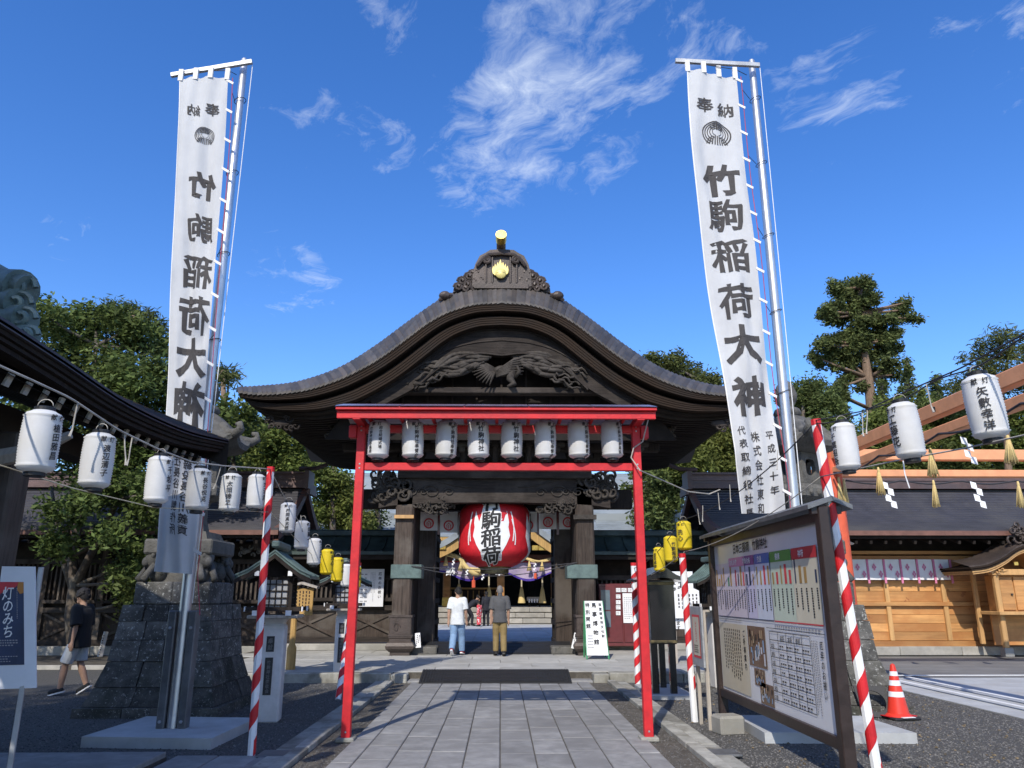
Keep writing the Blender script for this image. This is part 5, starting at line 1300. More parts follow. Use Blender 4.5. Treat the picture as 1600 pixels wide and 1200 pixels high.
pole_slab([(3.15, 9.9), (4.95, 9.85), (4.9, 11.2), (3.2, 11.3)], 'pale concrete slab behind the notice board under the right banner pole')

# ================================================================== STONE LANTERNS
def halfw(z): return float(np.interp(z, [0, .14, .141, .4, .75, 1.1, 1.56], [1.31, 1.30, 1.21, 1.08, .95, .90, .84]))
def stone_lantern(label):
    t = root('stone_lantern', label, 'stone lantern', (0, 0, 0), 'great stone lanterns flanking the approach')
    zs = [(0, .14, 3), (.141, .4, 3), (.4, .75, 3), (.75, 1.05, 4), (1.05, 1.32, 3), (1.32, 1.56, 4)]
    q = random.Random(5)
    for (z0, z1, n) in zs:
        a, b = halfw(z0+.001), halfw(z1-.001)
        cuts = [-1+2*i/n+(q.uniform(-.08, .08) if 0 < i < n else 0) for i in range(n+1)]
        for i in range(n):
            for j in range(n):
                if 0 < i < n-1 and 0 < j < n-1: continue
                g_ = .008; vs = []
                o = q.uniform(-.012, .012)
                for zz, hw in ((z0+.004, a+o), (z1-.004, b+o)):
                    for (u, v, su, sv) in ((cuts[i], cuts[j], 1, 1), (cuts[i+1], cuts[j], -1, 1), (cuts[i+1], cuts[j+1], -1, -1), (cuts[i], cuts[j+1], 1, -1)):
                        vs.append((u*hw+su*g_, v*hw+sv*g_, zz))
                MB().add(vs, [(0, 3, 2, 1), (4, 5, 6, 7), (0, 1, 5, 4), (1, 2, 6, 5), (2, 3, 7, 6), (3, 0, 4, 7)]).build('stone_block', M['stone_moss'] if z1 < .8 else M['stone_dark'], t)
    MB().box((0, 0, .7), (1.4, 1.4, 1.3)).build('core', M['stone_moss'], t)
    for (z0, z1, hw) in ((1.56, 1.9, .72),):
        for i in (-1, 1):
            for j in (-1, 1): MB().cbox((i*hw/2, j*hw/2, (z0+z1)/2), (hw-.008, hw-.008, z1-z0), .02).build('stone_block', M['stone_dark'], t)
    MB().box((0, 0, 1.98), (.95, .95, .2), taper=.9).build('plinth', M['stone_grey'], t)
    for i in (-1, 1):                                          # crouching lions carry the table
        for j in (-1, 1):
            b = MB(); c = Vector((i*.42, j*.42, 1.9))
            b.ball(c+Vector((0, 0, .16)), .2, 10, 8, 1, 1.0, .9); b.ball(c+Vector((-i*.14, -j*.14, .2)), .2, 10, 8, 1, 1, 1.0); b.ball(c+Vector((i*.1, j*.1, .34)), .15, 10, 8); b.ball(c+Vector((i*.19, j*.19, .3)), .08, 8, 6)
            for k in range(9): b.ball(c+Vector((i*.08+.13*math.cos(k*.7), j*.08+.13*math.sin(k*.7), .36+.05*math.sin(k*2.1))), .05, 6, 5)
            for k in (-1, 1): b.tube([c+Vector((i*.1+k*.08*j, j*.1-k*.08*i, .25)), c+Vector((i*.2+k*.09*j, j*.2-k*.09*i, .1)), c+Vector((i*.24+k*.09*j, j*.24-k*.09*i, .02))], [.07, .06, .07], 7)
            b.build('lion_carving', M['stone_grey'], t, smooth=True)
    MB().cbox((0, 0, 2.44), (1.34, 1.34, .24), .03).build('table_stone', M['stone_grey'], t)
    MB().box((0, 0, 2.62), (1.0, 1.0, .14), taper=.85).build('table_stone', M['stone_grey'], t)
    MB().lathe((0, 0, 2.68), [(.33, 0), (.3, .1), (.26, .2), (.25, .4), (.3, .5), (.36, .56)], 6, ph=R(30)).build('shaft', M['stone_grey'], t)
    for k in range(6):
        an = R(60*k); MB().cbox((.21*math.cos(an+R(30)), .21*math.sin(an+R(30)), 2.98), (.14, .02, .2), .005, rz=an+R(120)).build('shaft_panel', M['stone_dark'], t)
    MB().lathe((0, 0, 3.21), [(.4, 0), (.58, .07), (.6, .2), (.55, .25), (.5, .3)], 6, ph=R(30)).build('platform_stone', M['stone_grey'], t)
    for k in range(6):
        an = R(60*k); 
        c = Vector((.51*math.cos(an), .51*math.sin(an), 3.35)); ik_ = MB()
        for u in (-.12, .12): ik_.ball(c+Vector((-u*math.sin(an), u*math.cos(an), 0)), .06, 8, 5)
        ik_.build('flower_relief', M['stone_grey'], t, smooth=True)
    # light chamber with six rounded openings
    for k in range(6):
        an = R(60*k); hw = .27; R0 = .46; ax = Vector((math.cos(an), math.sin(an), 0)); tx = Vector((-math.sin(an), math.cos(an), 0)); b = MB()
        outer = [(-hw, 3.49), (hw, 3.49), (hw, 4.01), (-hw, 4.01)]; ring = []
        m = 16
        for i in range(m):
            tt = 2*math.pi*i/m; cx_, sx_ = math.cos(tt), math.sin(tt); ring.append((.15*math.copysign(abs(cx_)**.6, cx_), 3.76+.14*math.copysign(abs(sx_)**.6, sx_)))
        orr = []
        for i in range(m):
            tt = 2*math.pi*i/m; k_ = 1/max(abs(math.cos(tt)), abs(math.sin(tt))); orr.append((hw*math.cos(tt)*k_, 3.75+.26*math.sin(tt)*k_))
        def W3(p, o): return ax*(R0+o)+tx*p[0]+Vector((0, 0, p[1]))
        for i in range(m):
            j = (i+1) % m; b.add([W3(orr[i], 0), W3(orr[j], 0), W3(ring[j], 0), W3(ring[i], 0), W3(ring[j], -.1), W3(ring[i], -.1)], [(0, 1, 2, 3), (3, 2, 4, 5)])
        b.build('chamber_panel', M['stone_grey'], t, fix=False)
    MB().lathe((0, 0, 3.48), [(.3, 0), (.3, .56)], 6).build('chamber_shade', M['black'], t)  # black solid stands in for the shade inside the hollow chamber
    # curved cap with upturned tips
    prof = [(.45, 4.01), (.5, 4.03), (.74, 4.08), (.76, 4.17), (.57, 4.33), (.42, 4.52), (.26, 4.66), (.18, 4.7)]
    b = MB(); m = 24; vs = []
    for r_, z in prof:
        for k in range(m):
            an = 2*math.pi*k/m; c6 = abs(math.cos(3*an/1.0)); k6 = 1/math.cos(((an+R(30)) % R(60))-R(30)); tip = max(0, (k6-1)/.1547)
            rr_ = r_*k6*.94; vs.append((rr_*math.cos(an), rr_*math.sin(an), z+(.16*tip**2 if r_ > .7 else .05*tip if r_ > .55 else 0)))
    fs = [(i*m+k, i*m+(k+1) % m, (i+1)*m+(k+1) % m, (i+1)*m+k) for i in range(len(prof)-1) for k in range(m)]+[tuple(range(m-1, -1, -1)), tuple((len(prof)-1)*m+k for k in range(m))]
    b.add(vs, fs); b.build('cap', M['stone_grey'], t, smooth=40)
    for k in range(6):
        an = R(60*k+30); b = MB(); rr_ = .8; c = Vector((rr_*math.cos(an), rr_*math.sin(an), 4.28)); ra = Vector((math.cos(an), math.sin(an), 0))
        b.tube([c-ra*.35+Vector((0, 0, .16)), c-ra*.2+Vector((0, 0, .02)), c, c+ra*.1+Vector((0, 0, .07)), c+ra*.07+Vector((0, 0, .16)), c+Vector((0, 0, .15))], [.1, .09, .085, .07, .055, .04], 8); b.build('cap_scroll', M['stone_grey'], t, smooth=True)
    b = MB().lathe((0, 0, 4.66), [(.22, 0), (.3, .08), (.26, .16), (.14, .2), (.22, .3), (.25, .42), (.18, .58), (.06, .7), (.01, .74)], 14); b.build('finial', M['stone_grey'], t, smooth=True)
    for o in t.children:
        if o.name.split('.')[0] in ('cap', 'cap_scroll'): continue
        for v in o.data.vertices: v.co.x *= .8; v.co.y *= .8
    return t
s1 = stone_lantern('great stone lantern on stepped block base at the left behind the banner'); s1.location = (-5.08, 12.95, 0)
s2 = copy_tree(s1); s2['label'] = 'great stone lantern on stepped block base at the right behind the notice board'; s2.location = (4.98, 13.0, 0)
# ================================================================== NOTICE BOARDS, STANDS AND SMALL THINGS
BX = 3.2
nb = root('notice_board', 'large dark framed notice board with coloured tables and photographs facing the approach', 'notice board', (BX, 9.6, 0))
pT0, pT1 = onX(1113, 838, BX), onX(1284, 782, BX); pB0, pB1 = onX(1122, 1092, BX), onX(1300, 1170, BX)
yA, yB = 11.9, 7.74                                           # far and near end
zB = .4; zT = 2.42; Lb = yA-yB; Hb = zT-zB
for y in (yA, yB): MB().cbox((BX+.02, y, 1.28), (.12, .12, 2.56), .008).build('post', M['frame_brown'], nb)
for z in (zB-.05, zT+.04): MB().cbox((BX+.02, (yA+yB)/2, z), (.09, Lb, .11), .008).build('frame_rail', M['frame_brown'], nb)
MB().box((BX+.04, (yA+yB)/2, (zB+zT)/2), (.03, Lb-.1, Hb)).build('panel', M['board_white'], nb)
b = MB(); b.add([(BX-.15, yB-.08, 2.57), (BX-.15, yA+.08, 2.57), (BX+.1, yA+.08, 2.66), (BX+.1, yB-.08, 2.66), (BX+.3, yB-.08, 2.57), (BX+.3, yA+.08, 2.57)], [(0, 1, 2, 3), (3, 2, 5, 4)])
b.add([(BX-.15, yB-.08, 2.525), (BX-.15, yA+.08, 2.525), (BX+.1, yA+.08, 2.61), (BX+.1, yB-.08, 2.61), (BX+.3, yB-.08, 2.525), (BX+.3, yA+.08, 2.525)], [(0, 1, 2, 3), (3, 2, 5, 4)])
b.strip([(BX-.15, yB-.08, 2.57), (BX-.15, yA+.08, 2.57)], [(BX-.15, yB-.08, 2.525), (BX-.15, yA+.08, 2.525)]); b.strip([(BX-.15, yB-.08, 2.57), (BX+.1, yB-.08, 2.66), (BX+.3, yB-.08, 2.57)], [(BX-.15, yB-.08, 2.525), (BX+.1, yB-.08, 2.61), (BX+.3, yB-.08, 2.525)])
b.build('roof', M['steel_dark'], nb)
for y in (yA, yB): MB().box((BX+.05, y, 2.52), (.3, .08, .07)).build('roof_arm', M['frame_brown'], nb)
def bm_(off=.0): return plane_map((BX+.022-off, yA-.05, zB), (0, -(Lb-.1), 0), (0, 0, Hb))      # u, v in 0..1
def uu(x, y=900): return (yA-.05-onX(x, y, BX).y)/(Lb-.1)
RA = (Lb-.1)/Hb
def bprint(name, mat, fn, off): 
    ik = Ink(); fn(ik); return ik.build(name, M[mat] if isinstance(mat, str) else mat, nb, bm_(off))
class UInk(Ink):
    pass
def bch(ik, txt, u, v, h, vert=True, w=.016):
    for i, c in enumerate(txt):
        if c == ' ': continue
        vs, fs = glyph(c, w); b = len(ik.v); x, y = (u, v-i*h*1.06) if vert else (u+i*h/RA*1.02, v)
        ik.v += [(x+a*h/RA, y+q*h) for a, q in vs]; ik.f += [tuple(b+k for k in f) for f in fs]
def cmat(k, c): 
    if k not in M: mk(k, c, .5, .04, 4, coat=.25)
    return k
cols_ = [(.012, .355, (.7, .25, .42), (.68, .6, .66), 'お札お守り', 12), (.36, .455, (.24, .06, .24), (.62, .58, .74), '学業合格', 3), (.46, .60, (.02, .14, .42), (.64, .68, .78), '交通', 4), (.605, .775, (.09, .3, .05), (.58, .66, .52), '健康', 5), (.78, .955, (.55, .03, .04), (.7, .64, .48), '神符', 5)]
bprint('heading', 'ink', lambda ik: (bch(ik, '日本三稲荷', .26, .945, .07, False), bch(ik, '竹駒神社', .47, .948, .07, False)), .006)
for i, (u0, u1, hc, bc_, tx, n) in enumerate(cols_):
    bprint('table_column', cmat('column_tint_%d' % i, bc_), lambda ik: ik.rect(u0, .50, u1, .86), .003)
    bprint('table_header', cmat('column_head_%d' % i, hc), lambda ik: ik.rect(max(u0, u1-.17) if i == 0 else u0, .83, u1, .89), .006)
    bprint('header_text', 'white', lambda ik: bch(ik, tx if i == 1 else tx[:4], (u0+u1)/2-len(tx[:4])*.014+(.08 if i == 0 else 0), .858, .04, False), .009)
    def items(ik, s=0):
        q = random.Random(i*7+s)
        for k in range(n):
            x = u0+(u1-u0)*(k+.5)/n
            if s == 0: ik.lines(x-.006, .535, x+.006, .68, 1, .75, i*31+k, True)
            if s == 3: ik.rect(x-.003, .51, x+.003, .535)
    bprint('small_print', 'ink', items, .006)
    for s_, mt in ((1, 'red_print'), (2, 'sign_wood'), (4, 'green_paint'), (5, 'poster_navy')):
        def pics(ik):
            q = random.Random(i*13)
            for k in range(n):
                x = u0+(u1-u0)*(k+.5)/n; h = q.uniform(.05, .13); w = q.uniform(.004, .009); c = q.choice((1, 2, 2, 2, 4, 5, 0))
                if c == s_: ik.rect(x-w, .705, x+w, .705+h)
        ik = Ink(); pics(ik)
        if ik.v: ik.build('amulet_picture', M[mt], nb, bm_(.006))
bprint('rule_line', 'poster_navy', lambda ik: (ik.rect(.012, .497, .6, .502), ik.rect(.36, .5, .364, .86), ik.rect(.6, .5, .604, .86)), .009)
bprint('rule_line', 'red_print', lambda ik: ik.rect(.605, .495, .955, .502), .009)
bprint('fine_print', 'print_grey', lambda ik: (ik.lines(.02, .475, .3, .49, 1, .5, 3), ik.lines(.6, .462, .95, .48, 1, .6, 4)), .006)
bprint('prayer_guide', cmat('tan_panel', (.6, .54, .42)), lambda ik: ik.rect(.012, .02, .325, .455), .003)
bprint('lettering', 'ink', lambda ik: bch(ik, 'ご祈祷案内', .295, .40, .048), .006)
bprint('small_print', 'grey_ink', lambda ik: ik.lines(.06, .1, .26, .42, 9, .42, 9, True), .006)
for (u0, v0, u1, v1, seed) in ((.335, .215, .505, .455, 1), (.375, .105, .475, .205, 2), (.42, .01, .54, .13, 3)):
    bprint('photograph', cmat('photo_brown', (.17, .1, .06)), lambda ik: ik.rect(u0, v0, u1, v1), .003)
    for mt, s_ in (('photo_white', 1), ('photo_blue', 2), ('photo_dark', 3), ('photo_tan', 4)):
        cmat(mt, {'photo_white': (.62, .62, .64), 'photo_blue': (.25, .36, .5), 'photo_dark': (.035, .028, .025), 'photo_tan': (.42, .3, .18)}[mt]); q = random.Random(seed*9+s_); ik = Ink()
        for k in range(7):
            x = u0+(u1-u0)*q.uniform(.08, .86); y = v0+(v1-v0)*(q.uniform(.05, .4) if s_ < 3 else q.uniform(.4, .8)); w = (u1-u0)*q.uniform(.04, .09); h = (v1-v0)*q.uniform(.12, .4 if s_ < 3 else .22)
            ik.rect(x, y, min(x+w, u1), min(y+h, v1))
        ik.build('photo_detail', M[mt], nb, bm_(.005+.001*s_))
def grid_(ik):
    for k in range(9): ik.rect(.545, .06+k*.047, .855, .064+k*.047)
    for x in (.545, .615, .68, .74, .797, .855): ik.rect(x, .06, x+.0028, .436)
    ik.rect(.525, .455, .955, .458)
bprint('table_lines', 'grey_ink', grid_, .006)
def tab(ik):
    for k, t_ in enumerate(('前厄', '本厄', '後厄')): bch(ik, t_, .63+.06*k+.012, .405, .034, False)
    for r_ in range(7):
        y = .36-r_*.047; bch(ik, ('男性' if r_ % 2 else '女性'), .56, y, .026, False)
        for k in range(4): ik.lines(.625+.058*k, y-.006, .668+.058*k, y+.01, 1, .6, r_*5+k)
bprint('table_text', 'grey_ink', tab, .006)
bprint('lettering', 'ink', lambda ik: bch(ik, '厄年のお祓い', .925, .40, .044), .006)
bprint('small_print', 'print_grey', lambda ik: ik.lines(.862, .06, .905, .42, 4, .4, 21, True), .006)
tag(MB().cbox((2.92, 10.62, .1), (.34, .3, .24), .03, rz=.2).build('stone_block', M['plinth']), 'squared pale stone block on the gravel at the foot of the notice board', 'stone')

# small poster stand
ps = root('poster_stand', 'small grey stand with red bordered poster beside the notice board', 'poster stand', (2.71, 11.05, 0))
for y in (10.82, 11.3): MB().cbox((2.74, y, .75), (.05, .05, 1.5), .005).build('leg', M['weathered_wood'], ps)
MB().cbox((2.7, 11.05, 1.16), (.03, .62, .78), .005).build('panel', M['galv'], ps)
pm = lambda o: plane_map((2.684-o, 11.36, .77), (0, -.62, 0), (0, 0, .78))
Ink().rect(.2, .14, .85, .86).build('red_border', M['red_print'], ps, pm(.002)); Ink().rect(.25, .18, .8, .82).build('poster', M[cmat('tan_panel', 0)], ps, pm(.004))
ik = Ink()
for i, c in enumerate('七五三'): ik.ch(c, .52, .7-.12*i, .12, .01)
ik.build('lettering', M['red_print'], ps, pm(.006)); Ink().lines(.3, .22, .75, .36, 4, .5, 5).build('small_print', M['grey_ink'], ps, pm(.006))

# black lacquer lantern cabinet on its slab
bk = root('lacquer_cabinet', 'tall black lacquer cabinet with brass bands and glass side standing on legs', 'cabinet', (2.8, 14.5, 0))
for X in (2.67, 2.98):
    for Y in (14.1, 15.0): MB().cbox((X, Y, .5), (.11, .11, .9), .008).build('leg', M['black_gloss'], bk)
MB().cbox((2.84, 14.55, 1.42), (.44, 1.06, 1.08), .01).build('body', M['black_gloss'], bk)
MB().box((2.612, 14.6, 1.45), (.02, .7, .8)).build('glass_pane', M['glass'], bk)
for z in (.92, 1.9): MB().cbox((2.84, 14.55, z), (.46, 1.09, .05), .006).build('brass_band', M['brass_old'], bk)
b = MB(); b.prism([(2.42, 1.97), (2.62, 2.05), (2.84, 2.2), (3.06, 2.05), (3.26, 1.97), (3.26, 1.93), (2.84, 2.0), (2.42, 1.93)], 13.8, 15.3); b.build('roof', M['black_gloss'], bk)
tag(MB().cbox((2.92, 14.7, .03), (.75, 1.7, .09), .01).build('base_slab', M['concrete']), 'pale concrete slab under the black lacquer cabinet', 'slab')

# white notice boards on the terrace at the right
wb = root('white_notice', 'tall white board with handwritten fee notices on the right of the terrace', 'notice board', (4.4, 18.6, TZ))
p0, p1 = at(1047, 893, 18.6), at(1087, 983, 18.6)
MB().cbox(((p0.x+p1.x)/2, 18.6, (p0.z+p1.z)/2), (p1.x-p0.x, .04, p0.z-p1.z), .005).build('panel', M['white'], wb)
for X in (p0.x+.05, p1.x-.05): MB().box((X, 18.65, (TZ+p0.z)/2), (.06, .05, p0.z-TZ)).build('leg', M['weathered_wood'], wb)
q0 = at(1053, 924, 18.5); MB().prism([(q0.x, q0.z-.6), (q0.x+.62, q0.z-.6), (q0.x+.62, q0.z), (q0.x+.31, q0.z+.14), (q0.x, q0.z)], 18.5, 18.53).build('house_panel', M['white'], wb)
ik = Ink().col('初穂料', p0.x+.22, p0.z-.2, .15, .2).col('社務所', p0.x+.06, p0.z-.25, .12, .17).col('願', p0.x+.55, p0.z-.18, .16).col('おります', p0.x+.12, p0.z-.95, .1)
ik.build('lettering', M['ink'], wb, lambda a, b: Vector((a, 18.575, b))); Ink().lines(q0.x+.06, q0.z-.5, q0.x+.56, q0.z-.06, 6, .4, 6, True).build('small_print', M['grey_ink'], wb, lambda a, b: Vector((a, 18.495, b)))

# A-frame sign before the right column
af = root('sandwich_board', 'white folding sign with green legs announcing the museum before the right gate column', 'sign', (2.35, 19.95, TZ))
tl, tr_, br_, bl_ = at(913, 939, 20.15), at(941, 939, 20.15), at(951, 1024, 19.85), at(917, 1024, 19.85)
ux = (br_-bl_).length; mm = lambda a, b: bl_.lerp(br_, a).lerp(tl.lerp(tr_, a), b)+Vector((0, -.012, 0))
b = MB(); V = [bl_, br_, tr_, tl]; b.add(V+[v+Vector((0, .02, 0)) for v in V], [(0, 1, 2, 3), (7, 6, 5, 4)]+[(i, 4+i, 4+(i+1) % 4, (i+1) % 4) for i in range(4)]); b.build('panel', M['white'], af)
for p, q in ((bl_, tl), (br_, tr_)):
    d = (p-q)
    MB().tube([q+Vector((0, .02, 0)), p+Vector((0, .02, 0)), Vector((p.x+d.x*.05, p.y-.01, TZ))], .022, 6).build('leg', M['green_paint'], af); MB().tube([q+Vector((0, .04, 0)), Vector((p.x, p.y+.65, TZ))], .022, 6).build('leg', M['green_paint'], af)
ik = Ink()
def acol(txt, u, v, h, st):
    for i, c in enumerate(txt):
        vs, fs = glyph(c, .02); b = len(ik.v); ik.v += [(u+a*h/ux*1.0, v-i*st+q_*h/1.45) for a, q_ in vs]; ik.f += [tuple(b+k for k in f) for f in fs]
acol('国登録有形文化財', .84, .93, .085, .083); acol('馬事博物館', .5, .92, .145, .17); acol('特別開館', .15, .92, .13, .13)
ik.build('lettering', M['ink'], af, mm)
Ink().lines(.08, .12, .34, .38, 5, .5, 12).build('small_print', M['print_grey'], af, mm)

# maroon cabinet at the wall
mc = root('display_cabinet', 'maroon metal cabinet with glass door and white notices against the wall', 'cabinet', (3.5, 23.0, TZ))
a = at(938, 1014, 22.8); b_ = at(1012, 1014, 22.8); zt2 = at(960, 912, 22.8).z
MB().cbox(((a.x+b_.x)/2, 23.05, (TZ+.12+zt2)/2), (b_.x-a.x, .5, zt2-TZ-.12), .015).build('body', M['maroon'], mc)
for k in range(2):
    x0 = a.x+.03+k*(b_.x-a.x)/2; MB().cbox((x0+(b_.x-a.x)/4-.03, 22.785, (TZ+.16+zt2)/2), ((b_.x-a.x)/2-.04, .03, zt2-TZ-.3), .008).build('door', M['maroon'], mc)
x0 = at(940, 960, 22.75).x; x1 = at(954, 960, 22.75).x
for y0, y1 in ((922, 953), (955, 980)): MB().box(((x0+x1)/2, 22.76, (at(940, y0, 22.75).z+at(940, y1, 22.75).z)/2), (x1-x0, .012, at(940, y0, 22.75).z-at(940, y1, 22.75).z)).build('glass_pane', M['glass'], mc)
for (x, y, w, h) in ((966, 922, 7, 6), (975, 922, 8, 6), (985, 922, 8, 6), (966, 932, 7, 6), (966, 941, 7, 6), (966, 949, 7, 6), (966, 958, 7, 6), (982, 950, 17, 44)):
    p = at(x, y, 22.75); pn = MB().box(p, (w*.0184, .01, h*.0184)).build('notice', M['white'], mc)
    Ink().lines(p.x-w*.0075, p.z-h*.007, p.x+w*.0075, p.z+h*.007, max(2, int(h/4)), .4, int(x+y)).build('small_print', M['print_grey'], pn, lambda u, v: Vector((u, 22.743, v)))
for X in (a.x+.15, b_.x-.15): MB().ball((X, 22.95, TZ+.06), .06, 8, 6).build('caster', M['black'], mc)

# white notice on the left wing wall
wn = root('wall_notice', 'white printed notice panel on the dark wall between the left posts', 'notice', (-3.9, 23.5, 1.5))
p0, p1 = at(562, 889, 23.45), at(598, 948, 23.45); MB().cbox(((p0.x+p1.x)/2, 23.5, (p0.z+p1.z)/2), (p1.x-p0.x, .03, p0.z-p1.z), .004).build('panel', M['board_white'], wn)
Ink().col('厄年のお祓い', p1.x-.12, p0.z-.14, .1, .13).build('lettering', M['ink'], wn, lambda u, v: Vector((u, 23.48, v)))
Ink().lines(p0.x+.32, p1.z+.1, p1.x-.25, p0.z-.1, 4, .35, 2, True).lines(p0.x+.04, p1.z+.1, p0.x+.27, p0.z-.1, 8, .3, 3).build('small_print', M['print_grey'], wn, lambda u, v: Vector((u, 23.48, v)))
# paper cards leaning at the gate posts
for (x0, x1, y0, y1, Y, lean, lab) in ((649, 657, 990, 1011, 21.3, .1, 'small white card standing by the left gate post'), (895, 903, 990, 1013, 21.3, -.25, 'small white card leaning on the right gate post')):
    p = at((x0+x1)/2, (y0+y1)/2, Y); t = root('card', lab, 'card', p, 'white cards at the gate')
    MB().cbox(p, ((x1-x0)*.0176, .03, (y1-y0)*.0176), .004, ry=-lean).build('panel', M['white'], t)
    Ink().lines(-.05, -.13, .05, .13, 2, .4, 4, True).build('small_print', M['grey_ink'], t, lambda u, v: p+Vector((u*math.cos(lean)-v*math.sin(-lean) if True else u, -.018, v)))

# poster board at the bottom left
sb = root('poster_board', 'white board on metal legs with navy festival poster at the left edge', 'notice board', (-3.7, 5.9, 0))
A = at(66, 980, 6.0); dirv = Vector((-1.0, -.33, 0)).normalized(); zt3, zb3 = at(57, 886, 6.0).z, at(57, 1075, 6.0).z
fm = lambda o: (lambda u, v: A+dirv*.1*(v-.2)+Vector((0, -.06*v, 0))+dirv*(1-u)*.8+Vector((0, 0, -A.z+zb3+(zt3-zb3)*v))+Vector((.3, -.95, 0)).normalized()*o)
b = MB(); V = [fm(0)(u, v) for u, v in ((0, 0), (1, 0), (1, 1), (0, 1))]; b.add(V+[fm(-.03)(u, v) for u, v in ((0, 0), (1, 0), (1, 1), (0, 1))], [(0, 1, 2, 3), (7, 6, 5, 4)]+[(i, 4+i, 4+(i+1) % 4, (i+1) % 4) for i in range(4)]); b.build('panel', M['white_matt'], sb)
for u in (.04, .96):
    p = fm(-.045)(u, .5); MB().cbox((p.x, p.y, zt3*.5), (.035, .035, zt3), .004, rz=.3).build('leg', M['galv'], sb)
Ink().rect(.5, .19, .91, .87).build('poster', M['poster_navy'], sb, fm(.003))
Ink().poly([(.5, .87), (.88, .87), (.86, .84), (.82, .81), (.76, .8), (.7, .75), (.6, .76), (.5, .72)]).build('poster_red', M['red_print'], sb, fm(.005)); Ink().poly([(.87, .87), (.91, .87), (.91, .78), (.88, .77), (.855, .81)]).build('poster_orange', M[cmat('poster_gold', (.5, .2, .04))], sb, fm(.006))
ik = Ink()
for i, c in enumerate('灯のみち'):
    vs, fs = glyph(c, .012); b_ = len(ik.v); ik.v += [(.785+a*.09+q*.012, .775-i*.105+q*.115) for a, q in vs]; ik.f += [tuple(b_+k for k in f) for f in fs]
ik.build('lettering', M['white'], sb, fm(.008)); Ink().lines(.53, .21, .89, .27, 3, .35, 3).lines(.7, .34, .87, .4, 3, .5, 4).lines(.85, .5, .865, .82, 1, .4, 5, True).build('small_print', M['print_grey'], sb, fm(.007))

# lamp posts: white stone pillar carrying a small roofed lantern
def lamp_post(label):
    t = root('lamp_post', label, 'lamp post', (0, 0, 0), 'stone lamp posts with roofed lanterns')
    MB().cbox((0, 0, .66), (.37, .37, 1.34), .03).build('pillar', M['stone_white'], t); MB().lathe((0, 0, 1.3), [(.25, 0), (.25, .04), (.21, .08), (.29, .16)], 4, ph=R(45)).build('pillar_cap', M['stone_white'], t)
    for z0, z1 in ((.98, 1.2), (.38, .9)):
        pl = MB().box((-.03, -.187, (z0+z1)/2), (.13, .012, z1-z0)).build('plaque', M['slate_black'], t)
        ik = Ink().col('奉献' if z1 > 1 else '竹駒神社崇敬会', -.03, z1-.07, .085 if z1 > 1 else .062, None, .012); ik.build('lettering', M['steel_dark'], pl, lambda u, v: Vector((u, -.1945, v)))
    MB().cbox((0, 0, 1.48), (.82, .82, .05), .01).build('sill', M['weathered_wood'], t); 
    for i in (-1, 1):
        MB().box((i*.27, 0, 1.535), (.09, .92, .06)).build('beam', M['dark_wood'], t); MB().box((0, i*.3, 1.59), (.92, .08, .06)).build('beam', M['dark_wood'], t)
        for j in (-1, 1): MB().box((i*.27, j*.465, 1.535), (.095, .02, .075)).build('white_tip', M['white'], t); MB().cbox((i*.25, j*.25, 1.82), (.055, .055, .46), .005).build('post', M['dark_wood'], t); MB().box((i*.47, j*.3, 1.59), (.02, .09, .07)).build('white_tip', M['white'], t)
    MB().box((0, 0, 1.8), (.46, .46, .42)).build('paper_screen', M['paper_screen'], t)
    lt = MB()
    for k in range(5):
        for f in (-1, 1): lt.box((-.2+.1*k, f*.245, 1.8), (.016, .02, .42)); lt.box((f*.245, -.2+.1*k, 1.8), (.02, .016, .42))
    for k in range(4):
        for f in (-1, 1): lt.box((0, f*.246, 1.65+.1*k), (.44, .02, .016)); lt.box((f*.246, 0, 1.65+.1*k), (.02, .44, .016))
    tag(lt.build('lattice', M['dark_wood'], t), kind='stuff')
    pf = [(0, 2.42), (.2, 2.28), (.42, 2.14), (.62, 2.06)]
    for s in (-1, 1):
        for k in range(8):
            y0 = -.6+k*.15
            b = MB(); p = [(s*x, z) for x, z in pf]; b.strip([(x, y0+.004, z) for x, z in p], [(x, y0+.146, z) for x, z in p]); b.strip([(x, y0+.004, z-.035) for x, z in p], [(x, y0+.146, z-.035) for x, z in p]); b.strip([(x, y0+.004, z) for x, z in p], [(x, y0+.004, z-.035) for x, z in p]); b.box((p[-1][0]-s*.01, y0+.075, p[-1][1]-.018), (.02, .142, .036)); b.build('roof_sheet', M['patina'], t, fix=False)
            b = MB(); b.tube([(x, y0, z+.012) for x, z in p], .016, 5); b.build('roof_batten', M['patina'], t)
        MB().prism([(s*x, z-.04) for x, z in pf]+[(s*x, z-.1) for x, z in reversed(pf)], -.6, -.56).build('verge_board', M['dark_wood'], t); MB().prism([(s*x, z-.04) for x, z in pf]+[(s*x, z-.1) for x, z in reversed(pf)], .56, .6).build('verge_board', M['dark_wood'], t)
        MB().box((s*.27, -.575, 2.1), (.07, .04, .07)).build('white_tip', M['white'], t)
    MB().prism([(-.4, 2.06), (.4, 2.06), (0, 2.34)], -.3, .3).build('gable', M['dark_wood'], t); MB().cbox((0, 0, 2.525), (.13, 1.24, .1), .02).build('ridge', M['patina'], t)
    return t
l1 = lamp_post('stone lamp post with green roofed lantern, the nearer one behind the left striped pole'); l1.location = (-3.24, 11.65, 0); l1.scale = (.84, .84, .95); l1.rotation_euler.z = R(6)
l2 = copy_tree(l1); l2['label'] = 'stone lamp post with roofed lantern, the farther one half hidden by the left red post'; l2.location = (-3.3, 17.0, .0)
l3 = copy_tree(l1); l3['label'] = 'stone lamp post with roofed lantern, mostly hidden behind the notice board'; l3.location = (4.2, 15.6, 0)

